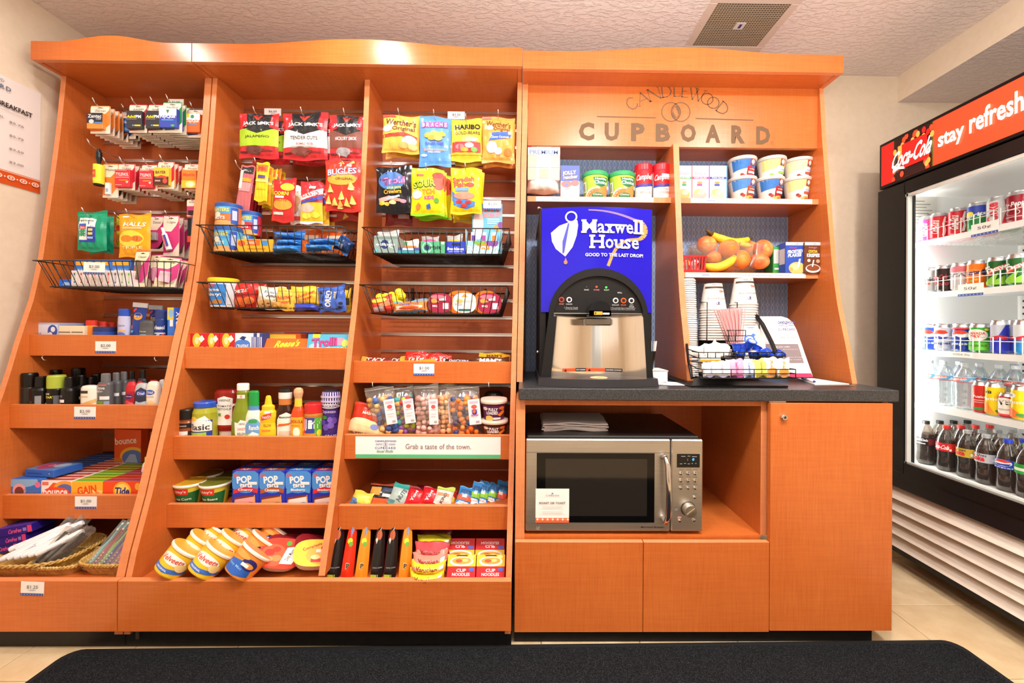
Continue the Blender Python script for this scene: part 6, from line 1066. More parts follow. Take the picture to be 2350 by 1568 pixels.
# ---- shelf of popcorn
z, yy = SH['N', 1]
bag('potato_bag', 'red and cream instant potato bag leaning by the popcorn bags', 'bag', 793,868,926,1004,yy+.02,.05,'b8331f:.24',[('r',0,0,1,.44,'ecd2a0'),('e',.4,.44,.36,.1,'f2deb0'),('e',.7,.4,.24,.1,'ecd098'),('t','MASHED',.62,.7,.5,.08,'f0dcc8',{'b':.02}),('t','IDAHOAN',.5,.08,.7,.1,'f4ece0',{'b':.04}),('e',.84,.34,.12,.08,'7a8ac8'),('r',0,0,1,.13,'a86a30')],seed=3,roll=10,pitch=-18)
bag_i = 0
def popcorn(label, u0, u1, vt, Y, cols, lean, yaw):
    global bag_i; bag_i += 1
    x0, x1, z0, z1 = span(u0, u1, vt, 1002, Y); W = (x1-x0)*.94; H = (z1-z)*.98
    t = T('popcorn_bag', label, 'popcorn bag', ((x0+x1)/2+.012, Y, z), (0, lean, yaw))
    mb, fm = bagmesh(W, H, .062, bag_i, 'cellophane', None, .12, .02, .05, 12, 16, .003); mb.obj('clear_bag', t)
    k = MB(); r = random.Random(bag_i)
    for j in range(8):
        for i in range(4):
            for q in range(2):
                s = (i+.5)/4+r.uniform(-.06,.06); h = .03+.78*(j+.5)/8.2+r.uniform(-.02,.02)
                edge = 1-abs(2*s-1)**2.4
                k.ball(((s-.5)*W*.86, (-.019+.034*q)*edge+r.uniform(-.003,.003), h*H), .0128*r.uniform(.85,1.2), r.choice(cols), 7, (r.uniform(.8,1.15), .85, r.uniform(.75,1.1)))
    k.obj('popcorn', t, kind='stuff')
    fl_ = lambda s, q, e: (W*(.14+.36*s), -.0335-e, H*(.24+.5*q)); fl_.asp = .5
    MB().dec(fl_, [('r',0,0,1,1,'eae4ea'),('r',.15,.82,.85,.92,'d8b8c8'),('e',.5,.7,.24,.08,'d85a58'),('r',.2,.56,.8,.6,'c8b8c8'),('r',.2,.4,.8,.43,'d0c8d0'),('r',.2,.3,.7,.33,'d0c8d0'),('r',.55,.06,.85,.14,'a8a0a8')]+([('e',.5,.5,.22,.12,'3a3a9c'),('p','e8703a',.3,.5,.5,.64,.64,.52,.5,.44),('r',.2,.35,.8,.39,'c868a0')] if bag_i == 5 else []), .0006).obj('paper_label', t)
    MB().tube([(-W*.5,-.003,H*.955),(W*.5,-.003,H*.955)], .0016, 'pet_clear', 5).obj('zip_seal', t)
popcorn('clear bag of caramel and blue popcorn nearest the potato bag', 846,916,884,yy+.05,('d8a860:.5','c8924a:.5','e0b878:.5','4a68a8:.5','3a569c:.5'),-.16,.1)
popcorn('clear bag of rainbow popcorn in green, purple, teal and red', 888,958,884,yy+.075,('a8c840:.5','7a4a98:.5','3a9aa0:.5','d04038:.5','e0a058:.5','c8d860:.5','8a58a8:.5'),-.14,.05)
popcorn('clear bag of dusty pink popcorn in the middle of the five', 946,1006,882,yy+.06,('d8a8a0:.5','c8948c:.5','e0b8b0:.5','b8847c:.5'),-.05,.04)
popcorn('clear bag of peach and cream popcorn beside the pink one', 990,1050,882,yy+.09,('f0b880:.5','f4cc98:.5','e8a070:.5','f6dca8:.5'),-.06,.05)
popcorn('clear bag of orange and navy popcorn with a horse head label', 1026,1106,883,yy+.055,('ee7a24:.5','e86a1c:.5','3a4a88:.5','f0903c:.5','2c3c7c:.5'),-.1,0)
def oat(label, u0, u1, vt, Y, z0, c, vb=None):
    bot('oatmeal_cup', label, 'cup', u0, u1, vt, Y, z0, [(0,0),(.72,0),(.74,.04),(.9,.8),(1,.82,'e0c8b8:.35'),(1.02,.9,'e0c8b8:.35'),(.98,1,'e8d4c4:.35'),(0,.99,'d8c0b0:.35')], c, [('e',.18,.74,.12,.1,'e8d0c4'),('t','FULLY',.5,.7,.34,.18,'f4eef0',{'b':.04}),('t','LOADED',.46,.5,.44,.18,'f4eef0',{'b':.04}),('e',.34,.18,.16,.18,'e8b860'),('p','e88a30',.66,.4,.9,.7,.98,.5,.76,.3),('r',.5,.12,.8,.24,'e8e0e4'),('e',.82,.78,.12,.1,'d8703a')], lt=(.02,.8), arc=2.4, cap=4, vb=vb)
oat('brown oatmeal cup at the foot of the stack beside the popcorn', 1104,1166,961,yy+.04,z,'5a2c20:.3'); oat('plum oatmeal cup stacked on the brown one', 1103,1164,914,yy+.045,0,'5c2450:.3',964)
bot('plastic_bowl','dark plastic bowl turned over on the back of the oatmeal stack','bowl',1106,1160,898,yy+.16,z,[(0,0),(1,0),(1,.1),(.7,.9),(.5,1),(0,1)],'2a2628:.25',vb=925)
# the sign on the popcorn shelf edge
def localsign():
    Yl = SH['N',1][1]-.019; x0, x1, z0, z1 = span(816, 1149, 1002.5, 1052, Yl); W, H = x1-x0, z1-z0
    t = T('shelf_sign', 'long white and green sign with logo on the popcorn shelf edge', 'sign', ((x0+x1)/2, Yl-.0015, z0))
    MB().box(-W/2,W/2,0,.001,0,H,'f2f2f0:.3').obj('sign_board', t)
    BL = '5a62b0'
    MB().dec(flat(W, H), [('r',0,0,1,.18,'58bc84'),('t','CANDLEWOOD',.208,.79,.146,.09,BL,{'b':.03}),('t','CUPBOARD',.206,.475,.142,.10,BL,{'b':.03,'sp':1.4}),('r',.14,.65,.185,.67,BL),('r',.23,.65,.275,.67,BL),('r',.14,.60,.185,.61,BL),('r',.23,.60,.275,.61,BL),('o',.203,.635,.012,.085,BL,.12),('o',.213,.635,.012,.085,BL,.12),('p',BL,.205,.66,.208,.7,.211,.64,.208,.58),('t','local finds',.205,.335,.11,.13,'3a9a68',{'sh':.3}),('t','Grab a taste of the town.',.57,.56,.45,.24,'8a6a70',{'b':.0})]).obj('lettering', t)
localsign()
for u in (857, 1122): p = at(u, 880, Y=SH['N',0][1]-.01); t = T('shelf_clip', 'small clear hook under the chocolate shelf, '+('above the caramel popcorn' if u < 900 else 'above the oatmeal cups'), 'clip', p); MB().tube([(0,-.011,.006),(0,-.011,-.010),(0,.004,-.014)], .0014, 'e8e6e2', 6).obj('clip_wire', t)
# ---- shelf of snack bars
z, yy = SH['N', 2]; Y = yy+.03
def sbar(label, u0, u1, v0, v1, Y, m, dec, roll=0, seed=1, pitch=-38, m2=None): bag('snack_bar', label, 'snack bar', u0, u1, v0, v1, Y, .024, m, dec, m2, seed=seed, roll=roll, pitch=pitch, top=.1, bot=.1, pinch=.05, nx=10, nz=12, wr=.002)
sbar('pale yellow and blue snack packet at the near end of the bar shelf', 800,846,1127,1164,Y,'d8c850:.24',[('e',.6,.4,.36,.2,'f0d458'),('p','5a80b0',0,0,.4,0,.3,.4,0,.5)],14,2)
sbar('black and orange chocolate bar with a white price sticker', 838,902,1112,1158,Y+.03,'2a2222:.2',[('r',.06,.4,.45,.8,'d89a40'),('r',.55,.35,.85,.5,'ece8e4'),('r',0,0,1,.26,'e86a3c'),('r',.5,.6,.9,.8,'3a4a68')],6,3,m2='c8502c:.22')
sbar('teal and silver snack bar with dark lettering', 886,940,1115,1162,Y+.015,'aabdb8:.2',[('r',0,.82,1,1,'2a9a94'),('t','NUTS',.5,.5,.6,.2,'4a5458',{'rot':72,'b':.02}),('r',0,0,.3,.2,'5a8a88')],16,4)
sbar('red snack bar with white lettering next to the teal bar', 926,966,1119,1163,Y+.01,'c8242c:.2',[('t','Yogi',.46,.5,.6,.24,'f4eef0',{'rot':72,'b':.03}),('r',0,.88,1,1,'8a1a24')],12,5)
sbar('red snack bar with white lettering next to the white bar', 960,1002,1118,1163,Y+.012,'c4222c:.2',[('t','Yogi',.46,.5,.6,.24,'f4eef0',{'rot':72,'b':.03}),('r',.3,.0,1,.14,'8a2430')],12,6)
sbar('dark brown and red bar lying behind the two red bars', 946,990,1114,1150,Y+.06,'6a1c20:.2',[('r',.2,.4,.9,.6,'e8d8d8')],10,9)
sbar('white and brown snack bar among the red ones', 993,1034,1121,1161,Y+.01,'dcd2cc:.2',[('r',.1,.5,.8,.66,'c88a60'),('r',0,.85,1,1,'a8c040'),('t','KIND',.5,.4,.6,.18,'6a4a40',{'rot':70})],12,7)
sbar('red bar edge and yellow wrapper half behind the white bar', 1020,1042,1124,1162,Y+.03,'c02a2c:.2',[('r',.6,0,1,.5,'e8c040')],8,8)
for k, (a, b, c, d, g) in enumerate(((1043,1079,1117,1162,'e05a40'),(1073,1098,1108,1156,'8ac83a'),(1088,1118,1106,1157,'8ac83a'),(1113,1137,1107,1154,'8ac83a'),(1128,1158,1103,1162,'e05a40'))):
    sbar('blue snack bar packet with a '+('red' if g[0] == 'e' else 'green')+' stripe, '+('first','second','third','fourth','fifth')[k]+' from the white bar', a, b, c, d, Y+.012*k, '3a8ad0:.2', [('r',0,.26,1,.5,g),('r',.1,.6,.9,.8,'2a5a90'),('r',.3,.4,.6,.52,'f0ece8'),('p','e8eef4',0,0,1,0,.8,.2,.2,.2)], 16, k+10)
# ---- bottom board: coffee pouches, noodle packs
def pouch(k, u, m, edge, dec):
    a = at(u, 1331, Y=-.09); t = T('noodle_pouch', ('black','red','orange','black','black','orange')[k]+' stand-up noodle pouch, '+('nearest the middle upright','second from the middle upright','third from the middle upright','fourth from the middle upright','fifth from the middle upright','beside the stacked ramen')[k], 'pouch', (a.x+.008, -.085, ZB), (-.30,.10,.30))
    n = 14; D = .20; H = .20; W = .05
    def prof(q): return W*(.84-.5*q**2.5)                       # gusset narrows to the seal
    vs = []; mb = MB()
    fr = lambda s, q, e=0: ((s-.5)*prof(q), .035*q+.012*sin(PI*q)*-1-e-.012*(1-abs(2*s-1)), q*H)
    mb.grid(lambda s, q: fr(s, q), 6, n, m)
    mb.grid(lambda s, q: (prof(q)/2, fr(1, q)[1]+s*(D-fr(1, q)[1]), q*H), 6, n, edge); mb.grid(lambda s, q: (-prof(q)/2, fr(0, q)[1]+(1-s)*(D-fr(0, q)[1]), q*H), 6, n, edge)
    mb.obj('film_bag', t); f2 = lambda s, q, e: fr(s, q, e); f2.n = 6; f2.asp = .2; MB().dec(f2, dec).obj('print', t)
PK = [('p','d8c8bc',.05,.62,.8,.96,.95,.98,.5,.8,.2,.55),('e',.4,.7,.3,.08,'b05a3a'),('r',0,.0,.6,.06,'a8b830'),('r',.1,.16,.9,.18,'6a6a6e')]
PO = lambda c: [('p','6a90c0',.3,.78,.9,.95,.95,.85,.4,.66),('e',.4,.6,.26,.05,'f0d83a'),('e',.5,.55,.2,.04,'6ab048'),('t','P',.45,.2,.3,.1,'f0e0a0',{'b':.05}),('t','P',.46,.2,.26,.08,'2a2420',{'b':.02})]
for k, (u, m, e, d) in enumerate(((758,'1a1818:.2','c8301c:.25',PK),(789,'d03018:.22','c02a18:.25',PO(0)),(822,'ee8a24:.22','e87a1c:.25',PO(1)),(857,'1a1818:.2','c8301c:.25',PK),(888,'1a1818:.2','d0301c:.25',PK),(922,'ee8a24:.22','e87a1c:.25',PO(1)))): pouch(k, u, m, e, d)
for k, (v0, v1, y, m, w_) in enumerate(((1304,1336,-.10,'f0d428:.24','yellow ramen pack at the foot of the stack'),(1283,1309,-.085,'f0c838:.24','yellow and red ramen pack second in the stack'),(1266,1290,-.06,'e88a78:.24','pink ramen pack in the middle of the stack'),(1246,1270,-.03,'e04a50:.24','red ramen pack fourth in the stack'),(1228,1250,.02,'c8c830:.24','green and yellow ramen pack near the top of the stack'),(1212,1232,.08,'9a3a5a:.24','dark pink ramen pack on top of the stack'))):
    bag('ramen_pack', w_, 'noodle pack', 937+5*k+(3 if k == 0 else 0), 1020+4*k, v0, v1, y, .10, m, [('t','Maruchan',.5,.66,.6,.24,'8a2a1c',{'b':.03}),('t','Ramen',.3,.2,.3,.24,'2a2418',{'b':.03}),('e',.16,.6,.08,.14,'e88a80'),('r',.85,.5,.96,.8,'c8e0e8'),('r',0,.0,1,.1,'d83a30' if k else 'e8b020')], seed=k+1, roll=rnd(-2,2), pinch=.04, top=.06, bot=.06, nz=10, wr=.003)
for c, (u0, u1) in enumerate(((1024,1090),(1092,1158))):
    for r in range(3):
        bx('cup_noodle_carton', f'red and yellow cup noodle carton, {("front","middle","back")[r]} one in the row '+('beside the ramen' if c == 0 else 'beside the hutch'), 'carton', u0, u1, 1280, -.095+.062*r, ZB+.042*r, .055, 'd02a30', [('r',.0,.52,1,1,'f0c838'),('e',.5,.72,.42,.2,'f6f0e8'),('e',.5,.74,.34,.14,'e8a848'),('e',.4,.74,.12,.07,'d85a38'),('e',.62,.76,.1,.06,'f0d888'),('t','CUP',.5,.36,.34,.13,'f6eef0',{'b':.03}),('t','NOODLES',.5,.2,.62,.13,'f6eef0',{'b':.03}),('e',.86,.4,.1,.08,'5a68c8'),('r',.3,.94,.7,.98,'3a2a28'),('e',.82,.9,.1,.08,'f8e88a')], pitch=-30, sd={'t':'a82028'}, group='cup noodle cartons')
# ================================================================ coffee hutch: upper compartments
Y = .285; z = ZS1
bx('cracker_carton', 'tall white cracker carton with blue lettering, on top of the white wrapped sleeve', 'carton', 1211,1285,334,Y,0,.12,'f0eceb',[('r',.0,.0,.28,.98,'e0cdb6'),('r',.73,.0,1,.98,'e0cdb6')]+[('r',.03+.05*i,.0,.035+.05*i,.96,'c8ae94') for i in range(5)]+[('r',.75+.05*i,.0,.755+.05*i,.96,'c8ae94') for i in range(5)]+[('r',.0,.72,1,.94,'f4f2f2'),('t','PREMIUM',.5,.80,.88,.13,'5d78ac',{'b':.01}),('r',.35,.68,.68,.7,'a8b8d0'),('r',.28,.36,.73,.68,'f6f4f2'),('t','Fresh',.5,.58,.3,.06,'b0bcd0',{'sh':.2}),('t','Stacks',.5,.48,.34,.06,'b0bcd0',{'sh':.2}),('r',.0,.365,.28,.38,'f6f0ea'),('r',.73,.365,1,.38,'f6f0ea'),('r',.36,.05,.66,.32,'e8d8a0'),('e',.44,.12,.015,.012,'c8b070'),('e',.56,.12,.015,.012,'c8b070'),('e',.5,.2,.015,.012,'c8b070'),('e',.44,.27,.015,.012,'c8b070'),('e',.58,.27,.015,.012,'c8b070'),('e',.05,.97,.08,.03,'d83a3a')],vb=413)
bag('cracker_sleeve', 'white waxed paper sleeve of crackers lying under the tall carton', 'sleeve', 1209,1283,413,446,Y+.03,.10,'e6e0d8:.35',[('r',.1,.1,.5,.16,'d8ccb8')],seed=3,top=.04,bot=.0,wr=.004,nz=12,pinch=.02)
bx('drink_carton', 'blue and pink drink mix carton with outlined white lettering', 'carton', 1287,1330,380,Y,z,.05,'f0d8dc',[('r',0,.52,1,1,'5468b4'),('t','JOLLY',.46,.76,.76,.16,'8a6a40',{'b':.08,'rot':6}),('t','JOLLY',.46,.765,.74,.15,'f2f0f4',{'b':.03,'rot':6}),('t','rancher',.52,.645,.78,.12,'8a6a40',{'b':.08,'rot':6}),('t','rancher',.52,.65,.76,.11,'f2f0f4',{'b':.03,'rot':6}),('e',.3,.43,.28,.1,'e07a78'),('e',.76,.46,.22,.09,'e07a78'),('p','6a80c8',.2,.42,.34,.48,.4,.38,.26,.34),('e',.36,.27,.1,.06,'e8a0a8'),('e',.4,.15,.18,.12,'f4e8ea'),('o',.4,.15,.18,.12,'e8a8b0',.12)])
def soup(label, u0, u1, vt, fl):
    bot('soup_cup', label, 'cup', u0, u1, vt, Y+.045, z, [(0,0),(.8,0),(.82,.03),(.96,.82),(1,.83,'3aa868:.35'),(1.02,.94,'3aa868:.35'),(.9,1,'44b472:.35'),(0,1,'44b472:.35')], 'a8c848:.3', [('e',.5,.0,.46,.5,'f2ece0'),('e',.5,.0,.38,.42,'e07c3c'),('e',.74,.3,.2,.26,'e8924c'),('p','1c7a4c',.38,.9,.86,.9,.8,.6,.64,.48,.46,.58),('t','Healthy',.62,.82,.38,.12,'f0f4ee',{'b':.03}),('t','Choice',.62,.68,.42,.15,'f0f4ee',{'b':.03}),('e',.52,.12,.2,.12,'2a7a4c'),('t','Chicken',.52,.16,.3,.07,'e8f0e8'),('r',.03,.3,.15,.75,'eef0ea'),('r',.05,.35,.07,.7,'4a4a4a'),('r',.09,.35,.11,.7,'4a4a4a'),('e',.9,.5,.07,.09,'f4f2ee')], cap=4, lt=(0,.82), arc=2.7)
soup('green lidded soup cup nearer the drink mix carton', 1336,1396,400,0); soup('green lidded soup cup nearer the red soup cans', 1396,1457,401,1)
for k, (a, b, w_, t1) in enumerate(((1456,1497,'nearer the green cups','BROCCOLI'),(1497,1538,'beside the upright','CHICKEN'))):
    bot('soup_can', 'red and white soup cup with script lettering, '+w_, 'can', a, b, 381, Y+.03, z, [(0,0),(.9,0),(.92,.02),(.97,.8),(1,.82,'c8202c:.3'),(1,.97,'c8202c:.3'),(.95,1,'d02c38:.3'),(0,1,'d02c38:.3')], 'f0ebe8:.3', [('p','c8202c',0,.5,.5,.46,1,.56,1,1,0,1),('p','3a48a8',0,.42,.5,.39,1,.48,1,.57,.5,.47,0,.51),('t',"Campbell's",.5,.72,.86,.26,'f6f0f0',{'sh':.3,'b':.02,'rot':3}),('t',t1,.52,.22,.5,.08,'d09088'),('t','CREAMY',.52,.33,.4,.05,'d8a098')]+([('r',.4,.72,.75,.84,'f4f2f2')] if k else []), cap=4, lt=(0,.82), arc=2.6)
z = ZS1r
for k, (a, b, c, tx, ec, pc) in enumerate(((1557,1589,'3a9a60','CHICKEN','c04a44','d8a860'),(1589,1629,'d04888','HAM SALAD','c04ab0','e8a8a0'),(1629,1669,'3a4a9c','TUNA SALAD','5a9ad8','e8d8a8'))):
    bx('salad_kit', 'white snack salad carton with a '+('green','pink','navy blue')[k]+' band', 'carton', a, b, 380, Y, z, .06, 'f2eeec', [('r',.94,0,1,1,ec),('r',.04,.93,.9,.95,'d8c0a8'),('t','Snack',.45,.78,.68,.11,'c07a98' if k < 2 else '9ac0dc',{'b':0}),('r',0,.6,.94,.67,c),('t',tx,.46,.635,.7,.05,'f4f0f4'),('e',.42,.14,.4,.12,pc),('e',.36,.22,.28,.09,'d8b078'),('e',.5,.2,.2,.07,'f0d8b0'),('r',.26,.4,.56,.46,c),('e',.42,.5,.16,.03,'d89058')])
OT = (('3a78c4','c02a38','upper bowl in the column beside the salad cartons','blue and white',1672,1733,366),('4a86cc','a84a30','lower bowl in the column beside the salad cartons','blue and brown',1672,1733,411),('e0d48a','d8e8f4','upper bowl in the middle column','yellow and pale blue',1738,1800,366),('3a78c4','a8242c','lower bowl in the middle column','blue and deep red',1736,1796,411),('e8dcb0','dce8f4','upper bowl in the column beside the side panel','cream and pale blue',1799,1860,369),('e4d490','e8eaf2','lower bowl in the column beside the side panel','cream and yellow',1798,1857,412))
for k, (m, rb, w_, cn, a, b, vt) in enumerate(OT):
    zz = z if 'lower' in w_ else z+.0905
    bot('oatmeal_bowl', cn+' oatmeal bowl, '+w_, 'bowl', a, b, vt, Y+.065, zz, [(0,0),(.64,0),(.66,.04),(.92,.84),(.98,.86,'ddd4cf:.35'),(1.03,.93,'ddd4cf:.35'),(1.0,.97,'e6dcd6:.35'),(0,1,'e6dcd6:.35')], 'f0e8dc:.3', [('p',m,0,.5,.5,.6,1,.4,1,1,0,1),('p',rb,.45,.0,.9,.0,.92,.62,.5,.7),('r',.58,.72,.78,1,'c03030'),('e',.68,.88,.07,.1,'f0e8e0'),('r',.6,.72,.76,.79,'2a2a48'),('t','Quaker',.68,.755,.12,.045,'f0f0f4'),('e',.62,.1,.2,.16,'e8b860'),('e',.66,.12,.1,.08,'c87040'),('e',.32,.32,.06,.06,'8a3028' if k != 2 else '8ab048'),('e',.38,.26,.06,.06,'a84030' if k != 2 else '98b850'),('r',.52,.36,.84,.46,'f0ece8' if k in (0,1,3) else '9ac060' if k == 2 else 'b86050'),('t','OATMEAL',.68,.55,.26,.06,'f4f0ee' if k in (0,1,3) else '7a98c0')], lt=(.02,.84), arc=2.6, cap=4, pitch=0)
# ---- shelf with the fruit bowl
z = ZS2
def basket_red():
    x0, x1, z0, z1 = span(1564, 1624, 583, 622, .278); W, H = x1-x0, z1-z0
    t = T('plastic_basket', 'small red plastic basket of sachets at the end of the fruit shelf', 'basket', ((x0+x1)/2-.006, .275, z)); D = .10
    mb = MB(); f = lambda q: .88+.12*q
    for i in range(9):
        s = (i/8-.5)*.94; w = .0035
        for y in (0, 1):
            mb.add([(W*f(0)*s-w, y*D*1, .006),(W*f(0)*s+w, y*D, .006),(W*f(1)*s+w, y*D, H),(W*f(1)*s-w, y*D, H)], [(0,1,2,3)], 'd02a2c:.35')
    for i in range(7):
        y = D*(i+.5)/7
        for sg in (-1, 1): mb.add([(sg*W/2*f(0),y-.003,.006),(sg*W/2*f(0),y+.003,.006),(sg*W/2,y+.003,H),(sg*W/2,y-.003,H)], [(0,1,2,3)], 'd02a2c:.35')
    mb.obj('lattice_side', t)
    r = MB()
    for zz, q, h in ((H-.006,1,.008),(.001,.9,.012)):
        for a in ((-W/2*q,-.002,W/2*q,.002),(-W/2*q,D-.002,W/2*q,D+.002)): r.box(a[0],a[2],a[1],a[3],zz,zz+h,'d82c2e:.35')
        for sg in (-1, 1): r.box(sg*W/2*q-.002,sg*W/2*q+.002,0,D,zz,zz+h,'d82c2e:.35')
    r.box(-W*.45,W*.45,0,D,.0005,.003,'c02828:.4').obj('rim', t)
    for i in range(6):
        c = ('e8e4e0','f0c040','f4f2f0','e8e4e8','dce0ec','f0ece8')[i]
        tt = T('sachet', ('cream','yellow','white','pale grey','pale blue','ivory')[i]+' sachet standing in the small red basket', 'sachet', (t.location.x-.034+.0125*i, .30+.012*(i % 3), z+.005), (0,.12,.1))
        mb, fm = bagmesh(.026, .05+.004*(i % 3), .006, i+3, c+':.35', None, .1, .1, .02, 6, 8, .001); mb.obj('paper_sachet', tt); MB().dec(fm, [('r',.2,.4,.8,.6,('b8b0a8','e89030','a8b0c8')[i % 3])]).obj('print', tt)
basket_red()
def fruit():
    x0, x1, _, _ = span(1586, 1778, 560, 562, .345); R = (x1-x0)/2; cx = (x0+x1)/2-.006; H = at(1690, 557, Y=.29).z-z; D = .082
    t = T('fruit_bowl', 'large clear plastic bowl heaped with oranges, mangoes and bananas', 'bowl', (cx, .372, z))
    prof = [(.46*R,0),(.5*R,.004),(.78*R,.038),(.95*R,.08),(1.0*R,H)]
    MB().lathe(prof+[(1.0*R+.002,H+.002),(.985*R,H-.002)], 'bowl_plastic', 40).lathe([(0,.002),(.46*R,0)], 'bowl_plastic', 40).xf(Matrix.Diagonal((1, D/R, 1, 1))).obj('clear_bowl', t)
    F = (('mango','orange red mango heaped at the side of the fruit bowl above the red basket',1622,562,.35,.036,'e88848:.35',(1.25,.9,1)),('orange','large orange under the banana bunch in the fruit bowl',1672,572,.34,.041,'f08a2c:.4',(1.1,1,.95)),('mango','red and yellow mango at the side of the fruit bowl above the cereal cartons',1752,573,.35,.038,'e8884c:.35',(1.1,.9,1.1)),('orange','orange behind the bananas in the fruit bowl',1718,572,.40,.036,'ee7c2c:.4',(1,1,1)),('orange','orange in the middle of the fruit bowl behind the single banana',1700,596,.325,.039,'ee7a28:.4',(1,.9,1)),('mango','reddish mango low in the fruit bowl by the cereal cartons',1742,600,.33,.036,'e0784c:.35',(1.1,.8,.9)),('orange','orange low in the fruit bowl beside the red basket',1636,592,.36,.034,'e88838:.4',(1,.9,.9)),('mango','dark red mango at the bottom of the fruit bowl',1672,612,.36,.028,'d0603c:.35',(1.3,.9,.8)))
    for nm_, lb, u, v, y, r, m, sc in F:
        r *= 1.14; p = at(u, v, Y=y); q = T(nm_, lb, nm_, (p.x, y, max(p.z, z+r*sc[2]+.004)), (rnd(-.3,.3), rnd(-.3,.3), rnd(0,6)), None)
        n_, nn, l, b = None, None, None, None
        MB().ball((0,0,0), r, FR[nm_], 20, sc).obj('skin', q); MB().lathe([(.003,r*sc[2]-.002),(.003,r*sc[2]+.002),(0,r*sc[2]+.003)], '6a5a2c', 8).obj('stem_scar', q)
    def banana(label, P, r):
        q = T('banana', label, 'banana', P[0]); V = [Vector(p)-Vector(P[0]) for p in P]
        pts = []
        for i in range(13):                    # quadratic curve through three points
            s = i/12; pts.append(V[0]*(1-s)*(1-2*s)+V[1]*4*s*(1-s)+V[2]*s*(2*s-1))
        rr = [r*min(1, .42+2.2*min(i/12, 1-i/12)) for i in range(13)]
        MB().tube(pts[1:-1], rr[1:-1], 'banana_skin', 7).obj('peel', q)
        MB().tube([pts[0]-(pts[1]-pts[0])*.5, pts[0], pts[1]], [r*.3, r*.34, r*.46], '6a5226:.5', 7).obj('stem', q); MB().tube([pts[-2], pts[-1], pts[-1]+(pts[-1]-pts[-2])*.15], [r*.5, r*.3, r*.22], '4a3a1e:.5', 7).obj('tip', q)
    A = lambda u, v, y: tuple(at(u, v, Y=y))
    banana('uppermost banana of the bunch lying across the fruit', (A(1626,532,.35), A(1680,556,.345), A(1725,545,.34)), .021)
    banana('banana at the back of the bunch, its tip at the other end', (A(1628,538,.37), A(1680,560,.375), A(1720,553,.38)), .02)
    banana('short banana stub end poking out under the bunch', (A(1697,558,.33), A(1708,562,.33), A(1724,566,.335)), .013)
    banana('single banana curving along the front inside the clear bowl', (A(1606,606,.315), A(1655,612,.30), A(1692,582,.315)), .021)
FR = {}
for nm_, a_, b_, c_ in (('mango','d8543a','ea8a4c','f0c868'),('orange','e8702a','f08c38','f4a858')):
    simple('skin_'+nm_, ((.32, a_), (.52, b_), (.72, c_)), 14 if nm_ == 'mango' else 20, 3, .38, .15 if nm_ == 'orange' else .03, .001, bscale=220); FR[nm_] = 'skin_'+nm_
simple('banana_skin', ((.3, 'e0b82c'), (.55, 'f0d03c'), (.75, 'f4da58')), 18, 3, .42)
fruit()
bx('cereal_carton', 'blue frosted flake cereal carton facing out beside the brown one', 'carton', 1803,1846,556,.262,z,.05,'2c50b8',[('r',0,.9,1,1,'f0eef0'),('t','VITAMIN D',.6,.945,.6,.04,'6a78a8'),('t',"Kellogg's",.4,.82,.4,.06,'d84848',{'sh':.2}),('t','FROSTED',.5,.7,.8,.11,'f6f6fa',{'b':.05,'rot':5,'sh':.2}),('t','FLAKES',.48,.58,.72,.11,'f6f6fa',{'b':.05,'rot':5,'sh':.2}),('e',.6,.16,.44,.2,'ecc074'),('e',.5,.2,.2,.1,'f0d8a0'),('p','f4f4f4',.62,.2,.7,.46,.8,.46,.72,.2),('e',.3,.12,.1,.06,'e0a858')],left=('L',[('r',.1,.3,.9,.8,'b8bcc8')]))
bx('cereal_carton', 'brown chocolate rice cereal carton beside the side panel', 'carton', 1847,1884,556,.25,z,.05,'6a3a24',[('r',0,.9,1,1,'f0eef0'),('t','VITAMIN D',.6,.945,.6,.04,'6a78a8'),('t',"Kellogg's",.5,.82,.5,.06,'e88aa0',{'sh':.2}),('t','COCOA',.5,.7,.56,.1,'f0c848',{'b':.05}),('t','KRISPIES',.52,.57,.8,.12,'dceaf6',{'b':.05}),('e',.5,.14,.46,.14,'f4f0ee'),('e',.5,.16,.4,.1,'8a4a2c'),('p','f4f2f0',.42,.2,.5,.42,.58,.42,.5,.2),('e',.24,.4,.1,.05,'f0d8c8'),('e',.8,.38,.12,.06,'c8a088')])
bx('cereal_carton', 'blue sided cereal carton turned edge on behind the blue front one', 'carton', 1790,1803,560,.31,z,.12,'3a50b4',[('r',.1,.1,.95,.74,'d8dadf')]+[('r',.15,.2+.08*i,.9,.215+.08*i,'a8acb4') for i in range(6)],yaw=-14)
bx('cereal_carton', 'green cereal carton turned edge on beside the fruit bowl', 'carton', 1775,1790,566,.32,z,.12,'3aa048',[('r',.1,.4,.9,.9,'d0d4d0'),('r',.2,.18,.8,.24,'f0f4f0'),('r',.9,0,1,1,'48d048')],yaw=-14)
